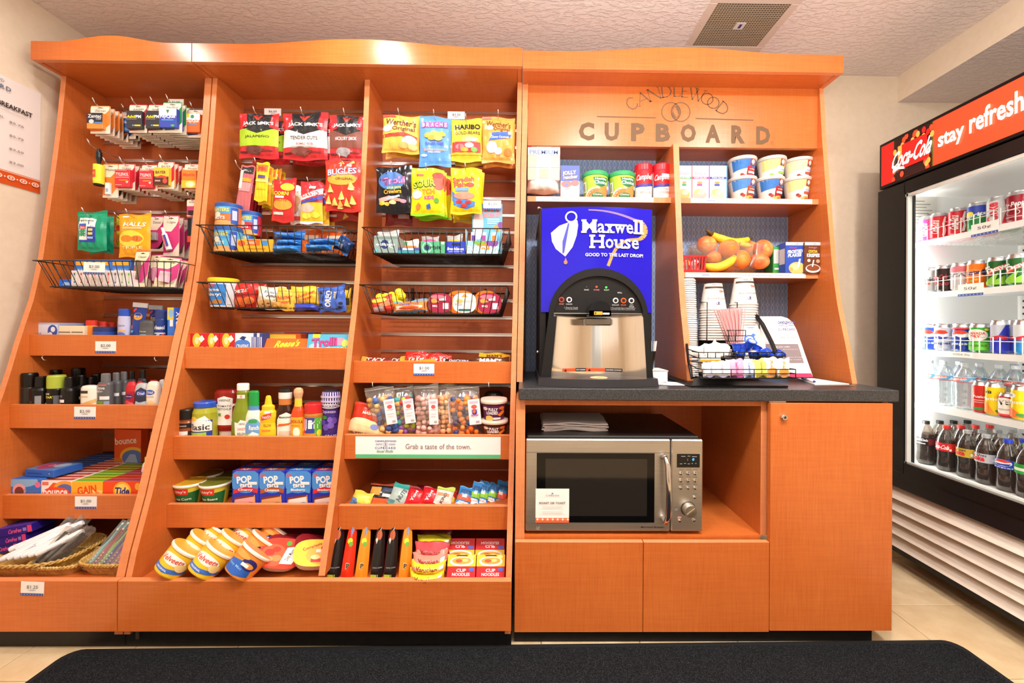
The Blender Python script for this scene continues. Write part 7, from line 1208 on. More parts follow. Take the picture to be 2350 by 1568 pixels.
# ================================================================ coffee machine
def coffee():
    x0, x1, z0, z1 = span(1240, 1499, 478, 888, -.005); W = x1-x0; xm_ = (x0+x1)/2; H = at(1370, 478, Y=-.005).z-ZK
    t = T('coffee_machine', 'large blue and steel liquid coffee dispenser with black arched console on the countertop', 'coffee machine', (xm_, 0, ZK)); hw = W/2; D = .40
    Z = lambda v: at(1370, v, Y=-.005).z-ZK
    zt = H; zp = Z(717); zs = Z(863); zc = Z(695)
    MB().box(-hw, hw, .09, D, .02, zt, 'black_plastic', .004).box(-hw, hw, .0125, .09, zp, zt, 'black_plastic').box(-hw, -hw+.022, .0125, .09, .02, zp, 'black_plastic').box(hw-.022, hw, .0125, .09, .02, zp, 'black_plastic').obj('housing', t)
    # blue front panel, bowed forward at the top edge
    def fr(s, q, e=0): return ((s-.5)*W*.985, .008-.012*(1-(2*s-1)**2)-e, zp+(zt-zp)*q+.006*(1-(2*s-1)**2)*q)
    MB().grid(lambda s, q: fr(s, q), 14, 10, '2018b8:.12').box(-hw*.985,hw*.985,.008,.013,zp,zt,'1a149a:.2').obj('front_panel', t)
    fm = lambda s, q, e: fr(s, q, e); fm.n = 10; fm.asp = W/(zt-zp)
    d = []
    c_ = lambda *p: tuple(x if i % 2 == 0 else .53+(x-.44)*.82 for i, x in enumerate(p))
    d += [('p','eceef6',*c_(.085,.72,.095,.62,.13,.53,.215,.44,.28,.55,.315,.68,.328,.8,.32,.86,.25,.84,.16,.80)),('p','aab4dc',*c_(.10,.62,.14,.53,.2,.46,.2,.6,.15,.72)),('p','b4bee0',*c_(.25,.55,.29,.6,.32,.76,.315,.84,.28,.8)),('p','4a50b8',*c_(.19,.48,.205,.48,.25,.82,.238,.83,.19,.62))]
    d += [('o',.265,.905,.055,.055,'d8dcf0',.26),('e',.218,.475,.017,.02,'b87a58'),('p','b87a58',.206,.48,.218,.52,.23,.48)]
    sw_ = []
    for k in range(18):                        # the golden swirl
        a0 = k/18; a1 = (k+1)/18
        def sw(a):
            if a < .4: s = a/.4; return .42+.44*s, .97-.09*s*s, .006+.006*s
            if a < .75: b = (a-.4)/.35*PI; return .86+.08*sin(b), .79+.09*cos(b), .012+.012*sin(b)
            s = (a-.75)/.25; return .86-.24*math.sqrt(s)-.02*s, .70-.20*s*s-.06*s, .014-.0*s
        (xa_, ya_, wa), (xb_, yb_, wb) = sw(a0), sw(a1); dx, dy = xb_-xa_, yb_-ya_; L_ = max(1e-6, math.hypot(dx, dy)); nx, ny = -dy/L_, dx/L_
        sw_.append(('p', 'c8924c' if k > 6 else '8a70a8', xa_-nx*wa, ya_-ny*wa, xb_-nx*wb, yb_-ny*wb, xb_+nx*wb, yb_+ny*wb, xa_+nx*wa, ya_+ny*wa))
    MB().dec(fm, sw_, .0005, None, .00001).dec(fm, d, .0009).obj('logo_print', t)
    # serif lettering of the two big words
    mb = MB(); lt = lambda tx, cx, cy, w, h, b=.03: mb.dec(fm, [('t', tx, cx, cy, w, h, 'f6f6fc', {'b': b})], .0036)
    xx = .365
    for ch, w_, h_, sp in (('M',.125,.126,.012),('a',.065,.09,.01),('x',.068,.086,.01),('w',.098,.086,.01),('e',.062,.09,.014),('l',.026,.135,.022),('l',.026,.135,0)):
        cy = .751+h_/2; lt(ch, xx+w_/2, cy, w_, h_, .014)
        for sx_ in {'M': (.014,.110), 'x': (.012,.058), 'w': (.01,.05,.09), 'l': (.013,), 'a': (.062,)}.get(ch, ()):
            if ch in 'Ml': mb.dec(fm, [('r', xx+sx_-.024, cy-h_/2, xx+sx_+.024, cy-h_/2+.018, 'f6f6fc')], .004)
            if ch in 'xwM': mb.dec(fm, [('r', xx+sx_-.022, cy+h_/2-.018, xx+sx_+.022, cy+h_/2, 'f6f6fc')], .004)
            if ch in 'xa': mb.dec(fm, [('r', xx+sx_-.02, cy-h_/2, xx+sx_+.02, cy-h_/2+.016, 'f6f6fc')], .004)
            if ch == 'l': mb.dec(fm, [('r', xx+sx_-.026, cy+h_/2-.018, xx+sx_+.012, cy+h_/2, 'f6f6fc')], .004)
        xx += w_+sp
    xx = .44
    for ch, w_, h_, sp in (('H',.118,.126,.016),('o',.072,.09,.014),('u',.07,.086,.016),('s',.056,.09,.01),('e',.066,.09,0)):
        cy = .607+h_/2; lt(ch, xx+w_/2, cy, w_, h_, .014)
        for sx_ in {'H': (.014,.101)}.get(ch, ()):
            for e_ in (0, 1): mb.dec(fm, [('r', xx+sx_-.026, cy-h_/2+e_*(h_-.018), xx+sx_+.026, cy-h_/2+e_*(h_-.018)+.018, 'f6f6fc')], .004)
        if ch == 'u': mb.dec(fm, [('r',xx-.012,cy+h_/2-.018,xx+.02,cy+h_/2,'f6f6fc'),('r',xx+.045,cy+h_/2-.018,xx+.075,cy+h_/2,'f6f6fc'),('r',xx+.06,cy-h_/2,xx+.094,cy-h_/2+.018,'f6f6fc')], .004)
        xx += w_+sp
    lt('GOOD TO THE LAST DROP!', .655, .545, .525, .032, .02); mb.obj('brand_lettering', t)
    # black arch console
    ax = .028*W; n = 28; ro = W*.435; zb_ = Z(862); za = Z(645)-.0; top = Z(617)
    outer = [(-ro*1.0, zb_)]; hgt = top-zp*.98
    arc = [(ax*.3+ro*cos(PI-PI*i/n), zp*.94+(top-zp*.94)*sin(PI*i/n)) for i in range(n+1)]
    arc2 = [(ax*.3+ro*.9*cos(PI-PI*i/n), zp*.94+(top-zp*.94-.03)*sin(PI*i/n)) for i in range(n+1)]
    legs = [(-hw*.985, .02), (-hw*.985, zp)]
    f = MB()
    for (a, b) in zip(zip(arc, arc2), list(zip(arc, arc2))[1:]):
        (p0, q0), (p1, q1) = a, b
        f.add([(p0[0],-.022,p0[1]),(p1[0],-.022,p1[1]),(q1[0],-.022,q1[1]),(q0[0],-.022,q0[1])], [(0,1,2,3)], 'black_plastic')
        f.add([(p0[0],-.022,p0[1]),(p1[0],-.022,p1[1]),(p1[0],.012,p1[1]),(p0[0],.012,p0[1])], [(0,1,2,3)], 'black_plastic', True)
        f.add([(q0[0],-.022,q0[1]),(q1[0],-.022,q1[1]),(q1[0],.012,q1[1]),(q0[0],.012,q0[1])], [(0,1,2,3)], 'black_plastic', True)
    l0, l1 = arc[0], arc[-1]; i0_, i1_ = arc2[0], arc2[-1]
    f.add([(l0[0],-.022,l0[1]),(i0_[0],-.022,i0_[1]),(-ro*1.03,-.022,.03),(-hw*.985,-.022,.03)], [(0,1,2,3)], 'black_plastic'); f.add([(l0[0],-.022,l0[1]),(-hw*.985,-.022,.03),(-hw*.985,.012,.03),(l0[0],.012,l0[1])], [(0,1,2,3)], 'black_plastic')
    f.add([(l1[0],-.022,l1[1]),(i1_[0],-.022,i1_[1]),(ro*1.0,-.022,.03),(hw*.985,-.022,.03)], [(0,1,2,3)], 'black_plastic'); f.add([(l1[0],-.022,l1[1]),(hw*.985,-.022,.03),(hw*.985,.012,.03),(l1[0],.012,l1[1])], [(0,1,2,3)], 'black_plastic')
    f.add([(-ro*.93,-.022,.03),(-ro*1.03,-.022,.03),i0_[:1]+(-.022,i0_[1]),(i0_[0]+.012,-.022,i0_[1])], [(0,1,2,3)], 'black_plastic')
    f.obj('arch_frame', t)
    c = MB(); zq = Z(719)
    c.add([(p[0], -.012, p[1]) for p in arc2 if p[1] > zq]+[(ro*.9, -.012, zq), (-ro*.88, -.012, zq)], [tuple(range(len([p for p in arc2 if p[1] > zq])+2))], 'black_plastic')
    c.box(-ro*.9, ro*.92, -.014, -.008, zq-.003, zq, 'b8b4ac:.3:1').obj('control_console', t)
    px = lambda u: (u-1369.5)/259*W
    for u, v, m in ((1368,659,'led_red'),(1390,660,'led_green'),(1345,660,'3a3a3c')): MB().lathe([(0,-.004),(.003,-.003),(.0038,0)], m, 10).xf(Matrix.Translation((px(u), -.012, Z(v))) @ Matrix.Rotation(-PI/2, 4, 'X')).obj('indicator_light', t)
    for u, v, m in ((1288,689,'d8382a'),(1305.5,689,'d8d8da'),(1411.5,690,'d8d8da'),(1429.5,690,'ea5a24'),(1447.5,690,'d8d8da')): 
        MB().lathe([(0,-.005),(.0062,-.005),(.0066,-.003)], '222224:.3', 14).lathe([(.0066,-.003),(.0066,-.004),(.0105,-.004),(.011,0)], m+':.35', 16).xf(Matrix.Translation((px(u), -.012, Z(v))) @ Matrix.Rotation(-PI/2, 4, 'X')).obj('push_button', t)
    f2 = lambda s, q, e: ((s-.5)*W, -.0125-e, q*H); f2.asp = W/H; S_ = lambda u: (u-1240)/259; Q = lambda v: Z(v)/H
    MB().dec(f2, [('t',x,S_(u),Q(v),w_,.008,c_,{'b':0}) for x,u,v,w_,c_ in (('RINSE',1345,666,.04,'c8c8c8'),('POWER',1368,666,.05,'d89090'),('READY',1391,666,.045,'c8d8c8'),('STOP',1288,699,.04,'d8988a'),('CARAFE',1305.5,699,.055,'c8c8c8'),('REGULAR',1411.5,700,.06,'c8c8c8'),('DECAF',1429.5,700,.045,'e0785a'),('HOT',1448,700,.03,'c8c8c8'),('WATER',1448,704,.045,'c8c8c8'),('REFILL',1421,672,.04,'c8c8c8'),('1. Press for Carafe',1310,707,.12,'b8b8b8'),('and manual product',1311,710.5,.11,'b8b8b8'),('2. Press and hold when in manual mode or',1428,707,.22,'b8b8b8'),('press and release when in portion mode',1428,711,.21,'b8b8b8'))]).obj('console_print', t)
    # spout hood
    sp = MB(); zs0 = Z(727); hh = Z(693)-zs0; R = W*.093
    for k in range(8):
        a0, a1 = PI*k/8, PI*(k+1)/8
        for (p0, p1, q0, q1) in (((-.012),(-.075),a0,a1),):
            P = lambda a, y, g=1: (-R*cos(a)*g, y, zs0+hh*(.35+.65*sin(a)) if 0 < a < PI else zs0+hh*.35)
            sp.add([P(a0,p0),P(a1,p0),P(a1,p1),P(a0,p1)], [(0,1,2,3)], '101012:.12', True); sp.add([P(a0,p1),P(a1,p1),(-R*cos(a1),p1,zs0),(-R*cos(a0),p1,zs0)], [(0,1,2,3)], '101012:.12')
    sp.box(-R,R,-.075,-.012,zs0-.001,zs0+hh*.36,'101012:.12').obj('spout_hood', t)
    f3 = lambda s, q, e: ((s-.5)*2*R, -.0755-e, zs0+q*hh); f3.asp = 2; MB().dec(f3, [('r',.22,.08,.6,.3,'e8a03c'),('r',.62,.1,.92,.22,'d0d0d0'),('e',.29,.19,.03,.06,'2a2420')]).obj('hood_label', t)
    # curved steel splash back
    def sb(s, q): a = (s-.5)*1.9; return (ro*.93*sin(a)/sin(.95)*(1+.09*(1-q)), .058-.070*(1-cos(a))/(1-cos(.95))-.005, .028+(zq-.028)*q)
    MB().grid(sb, 30, 3, 'steel_v').obj('splash_back', t)
    f4 = lambda s, q, e: (lambda p: (p[0], p[1]-.001-e, p[2]))(sb(s, q)); f4.n = 20; f4.asp = W/zq
    qv = lambda v: (Z(v)-.028)/(zq-.028); Y0_, Y1_ = qv(856), qv(848.5)
    MB().dec(f4, [('r',.20,Y0_,.33,Y1_,'f0562c'),('r',.33,Y0_,.43,Y1_,'26262a'),('r',.43,Y0_,.60,Y1_,'f0562c'),('r',.60,Y0_,.755,Y1_,'26262a'),('t','HOT LIQUIDS',.38,(Y0_+Y1_)/2,.085,.022,'f0f0f0'),('t','LIQUIDES CHAUDS',.677,(Y0_+Y1_)/2,.14,.022,'f0f0f0'),('p','2a2020',.215,Y0_+.006,.23,Y1_-.006,.245,Y0_+.006),('p','2a2020',.445,Y0_+.006,.46,Y1_-.006,.475,Y0_+.006)], .0006).obj('warning_label', t)
    MB().box(-.045,.055,-.014,.05,Z(747),Z(730),'8a847a:.3:1',.004).obj('nozzle_plate', t)
    # drip tray
    n = 24; P = [(-hw*1.04, .30)]
    for i in range(n+1): s = i/n; P.append((hw*1.04*(2*s-1), -.052-.042*(1-(2*s-1)**2)))
    P.append((hw*1.04, .30)); tr = MB(); m = len(P); h0, h1 = .001, .030
    tr.add([(x*.985,y+.004,h1) for x,y in P], [tuple(range(m))], '2c2c30:.3')
    for i in range(m): j = (i+1) % m; tr.add([(P[i][0],P[i][1],h0),(P[j][0],P[j][1],h0),(P[j][0]*.985,P[j][1]+.004,h1),(P[i][0]*.985,P[i][1]+.004,h1)], [(0,1,2,3)], '2a2a2e:.35', False)
    tr.obj('drip_tray', t)
    g = MB().lathe([(.014,.0305),(.017,.0325),(.030,.0325),(.033,.0305)], 'd8b07c:.35', 24).xf(Matrix.Translation((.005,-.03,0))); g.obj('cup_ring', t)
    # hinge screws and the open side latch
    for v in (481, 807): 
        p = at(1233, v, Y=.06); MB().ball((-hw-.006, .04, p.z-ZK), .006, 'chrome', 10).tube([(-hw-.004,.04,p.z-ZK),(-hw+.004,.05,p.z-ZK)], .003, 'chrome').obj('hinge_screw', t)
    MB().tube([(-hw-.004,.05,Z(486)),(-hw-.016,.06,Z(545))], .0022, '1c1c1e').obj('latch_cord', t)
coffee()
# ---- beside the machine: stirrers, napkins
def stirs():
    a = at(1509, 812, Y=.02); t = T('stirrer_cup', 'black mesh cup of white stirrers beside the coffee machine', 'cup', (a.x-.004, .10, ZK+.048)); R = .022
    MB().lathe([(.6*R,0),(R,.075),(R+.002,.078),(R-.001,.078)], 'black_wire', 18).lathe([(0,.001),(.6*R,0)], 'black_wire', 18).obj('mesh_cup', t)
    b = T('napkin_block', 'white paper napkin dispenser box with a loose napkin, beside the coffee machine', 'napkins', (a.x, .06, ZK))
    MB().box(-.04,.048,-.02,.10,.006,.046,'e8e4e2:.5',.003).obj('napkin_stack', b)
    for k in range(5): MB().box(-.04+rnd(-.004,.003),.05,-.022+rnd(0,.01),.1,.046+.0012*k,.0468+.0012*k,'f0ecea:.6').obj('paper_napkin', b)
    mb = MB(); mb.grid(lambda s, q: (-.05+.145*s+.02*q, -.075+.10*q, .0015+.008*(1-s)*q+.002*sin(6*s)), 10, 6, 'f2eeec:.6').grid(lambda s, q: (-.05+.145*s+.02*q, -.075+.10*q, .0005+.003*(1-s)*q), 10, 6, 'eae6e4:.6').obj('loose_napkin', b)
    for k in range(9):
        an = 2*PI*k/9; tt = T('stirrer', 'white wooden stirrer standing in the black mesh cup', 'stirrer', (t.location.x+.011*cos(an), .10+.011*sin(an), ZK+.052), (-.12*sin(an), .12*cos(an), an), 'white stirrers in the mesh cup')
        MB().box(-.003,.003,-.0008,.0008,0,.115,'f2eeea:.5').obj('stick', tt)
stirs()
# ---- lids, cups, rack
YR = .16
def lids():
    x0, x1, _, zt = span(1566, 1604, 655, 800, .2); R = (x1-x0)/2*1.02
    n = 40; h = (zt-ZK-.04)/n
    base = T('cup_cover', 'white plastic cup lid in the tall stack beside the upright', 'lid', ((x0+x1)/2+.004, .215, ZK+.012), (0,0,0), 'white cup lids in the tall stack')
    MB().lathe([(0,h*1.15),(.86*R,h*1.15),(.88*R,h*.8),(.98*R,h*.6),(R,0),(.98*R,0)], 'efeeec:.35', 20).obj('lid_shell', base)
    for k in range(1, n+6): dup(base, (base.location.x+rnd(-.0008,.0008)-.00035*k, .215, ZK+.012+h*k), (rnd(-.02,.02), rnd(-.02,.02), 0))
lids()
def cups(u0, u1, vt, vm, y, label, n, c2):
    x0, x1, _, zt = span(u0, u1, vt, 800, y); xm_ = (x0+x1)/2; rb = (x1-x0)/2; rt = rb*1.5; CH = rb*3.2
    base = T('paper_cup', 'white paper cup in the upside-down stack, '+label, 'cup', (xm_, y, zt-CH), (0,0,0), 'stacked paper cups, '+label)
    MB().lathe([(rt*1.03,0),(rt*1.06,.003),(rt*1.03,.006),(rt,.006),(rb,CH),(rb*.9,CH),(rb*.88,CH-.004),(0,CH-.004)], 'f0ece6:.45', 24).obj('cup_shell', base)
    rf = lambda q: rt+(rb-rt)*q
    fm = cylm(rf, CH-.006, .006, 2.7, 14); fm.n = 14
    top = dup(base, None, None, 'uppermost white paper cup of the upside-down stack, '+label)
    top.name = 'paper_cup'; base.location.z -= .011
    MB().dec(fm, [('r',0,.80,1,.87,'4a4038'),('r',0,.875,1,.88,'d8a080'),('o',.62,.94,.04,.03,'3a3a3a',.3),('r',.3,.93,.5,.95,'8a8a88'),('t','HG',.66,.68,.18,.09,'e05a34',{'b':.03,'rot':180}),('t','Coffee Co.',.46,.69,.2,.05,'e8a888',{'rot':180}),('t','SUITES',.5,.52,.3,.04,'8a8488',{'rot':180,'sp':1.6}),('t','CANDLEWOOD',.5,.40,.66,.07,'6a666c',{'rot':180,'b':0}),('e',.5,.22,.06,.06,'f0ece8'),('o',.48,.22,.05,.055,'5a6090',.15),('o',.52,.22,.05,.055,'5a6090',.15),('e',.5,.22,.018,.04,'4a5080')], .0006).obj('printed_design', top)
    for k in range(2, n): dup(base, (xm_+rnd(-.0006,.0006), y, zt-CH-.011*k), (rnd(-.01,.01), rnd(-.01,.01), rnd(0,6)))
cups(1617, 1655, 652, 700, .235, 'nearer the white lids', 13, 0); cups(1687, 1725, 640, 690, .245, 'nearer the sign', 15, 1)
def rack():
    t = T('condiment_rack', 'black wire and plastic condiment rack holding cups, straws and packets', 'rack', (0,0,0)); B = 'black_wire'
    A = lambda u, v, y: Vector(at(u, v, Y=y))
    # tiered tray floors and side plates
    x0 = A(1588,872,-.07).x; x1 = A(1812,872,-.07).x
    MB().box(x0, x1, -.065, .28, ZK+.001, ZK+.008, 'black_plastic', .002).obj('base_plate', t)
    MB().tube([A(1725,712,.22),A(1750,745,.17),A(1770,785,.10),A(1788,830,.03),A(1795,865,-.03)], [.009]*5, 'black_plastic', 8).obj('side_arm', t)
    MB().tube([A(1576,790,.10),A(1580,830,.04),A(1588,868,-.04)], .005, 'black_plastic', 8).obj('side_arm', t)
    MB().box(A(1606,700,.28).x, A(1745,700,.28).x, .285, .292, ZK+.01, A(1650,735,.28).z, 'black_plastic').obj('back_plate', t)
    for a, b, c, d, y in ((1606,1623,694,796,.17),(1674,1692,694,790,.20),(1727,1743,694,790,.19)):
        MB().tube([A(a,c,y+.08),A(b,c,y),A(b-1,d,y)], .0022, B).obj('divider_wire', t)
    def fence(us, vs, y, label, dep):
        for v in vs: MB().tube([A(us[0],v,y)+Vector((0,dep,0)),A(us[0],v,y),A(us[-1],v,y),A(us[-1],v,y)+Vector((0,dep,0))], .0019, B).obj('rail_wire', t)
        for u in us: MB().tube([A(u,vs[0],y),A(u,vs[-1],y)], .0017, B).obj('upright_wire', t)
    fence((1612,1678,1731,1781,1826), (848,858,868), -.085, 'front', .06)
    fence((1603,1624,1642,1661,1681,1705,1725,1745,1763,1781,1795), (809,822), -.03, 'middle', .06)
    fence((1672,1688,1711), (758.5,771,783), .06, 'straw', .05)
    MB().tube([A(1575,800,.03),A(1592,806,-.01),A(1604,809,-.03)], .0018, B).tube([A(1576,812,.03),A(1592,818,-.01),A(1604,822,-.03)], .0018, B).tube([A(1580,835,.0),A(1600,846,-.05),A(1612,848,-.085)], .0018, B).obj('side_rail', t)
    MB().box(A(1603,812,-.03).x, A(1795,812,-.03).x, -.03, .07, A(1700,834,-.03).z, A(1700,834,-.03).z+.003, B).obj('middle_shelf', t)
    MB().box(A(1662,795,.04).x, A(1790,795,.04).x, .0, .10, A(1700,818,.02).z, A(1700,818,.02).z+.003, B).obj('creamer_shelf', t)
    MB().box(A(1612,812,-.085).x, A(1826,812,-.085).x, -.085, -.035, A(1700,870,-.085).z, A(1700,870,-.085).z+.003, B).obj('packet_shelf', t)
    zst = A(1690,792,.06).z
    for k in range(26):
        s = k/25; an = (s-.7)*.9; tt = T('straw', 'thin pink striped drinking straw in the bundle in the wire rack', 'straw', (A(1678+24*s,790,.075).x, .072+.012*((k*7) % 4), zst), (0, an*.55-.05, 0), 'pink striped straws')
        st = MB().lathe([(.0028,0),(.0028,.15)], 'f0c8c8:.4', 7); st.obj('straw_tube', tt)
        MB().box(-.0006,.0006,-.0031,-.0027,0,.15,'d87a80').obj('stripe', tt)
    r = random.Random(4)
    CRM = ((1688,797,'mug shaped and upright beside the straws',0,0),(1700,806,'upright in the front of the heap',0,.2),(1715,788,'on top of the heap with its lid up',.3,-.5),(1709,795,'showing its round picture lid beside the straws',1.2,-.3),(1732,800,'in the middle of the heap',.4,.4),(1742,803,'lying on its side in the heap',1.3,.6),(1724,813,'low in the front of the heap',.2,-.2),(1760,806,'showing its round picture lid near the side arm',1.25,.2),(1772,812,'lying beside the side arm',.9,.9),(1785,813,'at the far end of the heap',.4,.7),(1737,818,'showing its round picture lid at the very front',1.1,.5),(1750,814,'between the two picture lids',.2,.1),(1722,779,'highest, with its foil tab sticking up',.7,-.7),(1700,820,'lowest at the front by the rail',0,0))
    for u, v, w_, px_, ry_ in CRM:
        p = A(u, v, .035); tt = T('creamer_pot', 'small royal blue coffee creamer pot '+w_, 'creamer', (p.x, .02+.03*r.random(), p.z-.016), (px_, ry_, r.random()*3)); m = '2450d8:.3'
        MB().lathe([(0,0),(.0115,0),(.0125,.004),(.017,.027),(.0195,.028),(.0195,.030)], m, 16).obj('pot', tt)
        MB().lathe([(.0195,.030),(0,.0305)], 'e0e6f0:.3', 16).lathe([(.0195,.0302),(.013,.0309)], '3a62dc:.3', 16).box(.015,.030,-.006,.006,.0296,.0304,'3a62dc:.3').ball((0,0,.0305), .006, 'e8d870', 8, (1,1,.15)).obj('foil_lid', tt)
    PKS = (('white','eeeaec','9aa0c0','Sugar',1617,1648,834),('second white','ece8ea','a8acc4','Sugar',1640,1676,832),('pink','e8a8c8','b04a98',"Sweet'N Low",1676,1709,828),('pale blue','d4dcec','6a8ac8','Sweet',1708,1734,829),('yellow','ecdc70','a89a30','Splenda',1733,1762,827),('cream and orange','f2ead8','d89a5a','Raw',1758,1788,823),('second cream and orange','f0e6d2','d8a060','Raw',1785,1812,826))
    zp_ = A(1700,868,-.08).z+.004
    for k, (nm_, c, c2, tx, u0, u1, vt) in enumerate(PKS):
        for q in range(3):
            x0, x1, _, zt = span(u0, u1, vt, 868, -.07)
            tt = T('sweetener_packet', f'{nm_} paper sweetener packet '+('at the front of the wire rack' if q == 0 else 'behind the front one in the wire rack'), 'sachet', ((x0+x1)/2, -.07+.011*q, zp_), (-.1-.05*q, rnd(-.05,.05), rnd(-.05,.05)), nm_+' packets')
            mb, fm = bagmesh(x1-x0, zt-zp_, .007, k*3+q, c+':.5', None, .05, .05, .0, 8, 10, .001); mb.obj('paper_sachet', tt)
            if q == 0: MB().dec(fm, [('t',tx,.5,.55,.7,.22,c2,{'rot':-90,'b':.01}),('r',.1,.0,.9,.12,c2)]+([('e',.5,.3,.4,.2,'e8964a')] if k > 4 else []), .0006).obj('print', tt)
    for k, (u, v) in enumerate(((1622,800),(1640,798),(1655,802),(1668,807),(1610,806))):
        p = A(u, v, .03); tt = T('tea_packet', 'folded white tea packet in the heap at the side of the wire rack', 'tea packet', (p.x, .0+.02*k, p.z-.028), (rnd(-.4,0), rnd(-.4,.4), rnd(-.6,.6)), 'white tea packets')
        mb, fm = bagmesh(.058, .05, .012, k+2, 'ece6de:.5', None, .08, .08, .03, 8, 8, .002); mb.obj('paper_sachet', tt)
    for k, u in enumerate((1606,1630)):
        x0, x1, _, zt = span(u, u+23, 812, 850, -.0); tt = T('tea_packet', ('white and yellow tea packet standing behind the front rail','yellow and red tea packet standing behind the front rail')[k], 'tea packet', ((x0+x1)/2, -.01, zt-.07), (-.1,0,0)); carton(tt, x1-x0, .07, .02, 'f0e8d8', [('r',0,.3,1,.7,'f0c048'),('t','Lipton',.5,.5,.8,.16,'d8482c',{'b':.03}),('r',0,0,1,.16,'e86a30')], nm_='paper_wrapper')
rack()
# ---- counter sign, clipboard and pen
def csign():
    Yc = .21; a = at(1745,727,Y=Yc); b = at(1866,866,Y=Yc-.06); 
    t = T('counter_sign', 'white curved-top counter sign with a red foot leaning by the side panel', 'sign', (0,0,0))
    A0, B0 = at(1780, 727, Y=Yc), at(1780, 866, Y=Yc-.10); nv = Vector((0, (B0-A0).z, -(B0-A0).y))
    def P(u, v): q = at(u, v, Y=1); d = q-CT; return CT+d*((A0-CT).dot(nv)/d.dot(nv))
    pts = [(1690,866),(1690,727),(1795,727),(1808,731),(1819,740),(1828,757),(1866,866)]
    V = [P(*p) for p in pts]; mb = MB(); n = len(V); o = Vector((0,.004,.0015))
    mb.add(V, [tuple(range(n))], 'efecec:.3'); mb.add([v+o for v in V], [tuple(range(n))], 'dcd8d8:.4')
    for i in range(n): j = (i+1) % n; mb.add([V[i],V[j],V[j]+o,V[i]+o], [(0,1,2,3)], 'dcd8d8:.4')
    mb.obj('sign_board', t)
    fm = lambda s, q, e: tuple(P(1690+176*s, 866-139*q)+Vector((0,-e-.0002,0))); fm.asp = 1.26
    MB().dec(fm, [('p','d83460',0,0,1,0,.975,.065,0,.065),('p','8a7c80',.38,.235,.88,.235,.80,.55,.38,.55),('t','CANDLEWOOD',.65,.905,.23,.045,'2c3888',{'b':.03}),('t','CUPBOARD',.655,.79,.22,.04,'4a5498',{'b':.02,'sp':1.4}),('r',.55,.855,.62,.862,'4a5498'),('r',.68,.855,.75,.862,'4a5498'),('o',.64,.855,.017,.03,'4a5498',.15),('o',.66,.855,.017,.03,'4a5498',.15),('t','help yourself.',.68,.66,.22,.045,'a89a9c',{'b':0}),('t','open and always on',.68,.605,.25,.03,'b4a8aa',{'b':0}),('t','the honor system.',.52,.57,.3,.025,'b4a8aa',{'b':0}),('t','slip and drop it in',.70,.46,.2,.022,'d8d0d2',{'b':0}),('t','amount of money',.76,.33,.19,.022,'d8d0d2',{'b':0}),('t','slip needed',.76,.29,.16,.022,'d8d0d2',{'b':0}),('t','Charge your coffee',.57,.5,.24,.026,'e8e4e4',{'b':.02})]).obj('print', t)
    c = T('clipboard', 'white paper pad on a thin dark board at the end of the countertop', 'paper pad', (0,0,0))
    C = [at(u, v, Z=ZK+.004) for u, v in ((1830,868),(1867,868),(1949,881),(1870,882))]
    mb = MB()
    for z_, m in ((-.0035,'2a2428'),(.0,'f2f0ee')): mb.add([p+Vector((0,0,z_)) for p in C], [(0,1,2,3)], m)
    for i in range(4): j = (i+1) % 4; mb.add([C[i]-Vector((0,0,.0035)),C[j]-Vector((0,0,.0035)),C[j],C[i]], [(0,1,2,3)], 'e8e4e0')
    mb.obj('paper_sheet', c)
    q = T('pen', 'white and blue ballpoint pen lying on the paper pad', 'pen', (0,0,0)); A_, B_ = at(1846,869,Z=ZK+.011), at(1871,876.5,Z=ZK+.011); d = B_-A_
    MB().tube([A_, A_+d*.55, A_+d*.9], .0055, 'f0eef0:.3', 10).obj('barrel', q); MB().tube([A_-d*.22, A_], .0056, '3a48b0:.3', 10).tube([A_+d*.9, B_], [.005,.002], '3a48a8:.3', 10).obj('cap', q)
    k = T('payment_slot', 'small brushed metal slot plate let into the countertop near its end', 'slot', (0,0,0)); S0 = [at(u, v, Z=ZK+.0005) for u, v in ((1900,887),(1960,886),(1966,884),(1908,884.5))]
    MB().add([p+Vector((0,0,.0008)) for p in S0], [(0,1,2,3)], 'c8bca4:.3:1').obj('metal_plate', k)
csign()
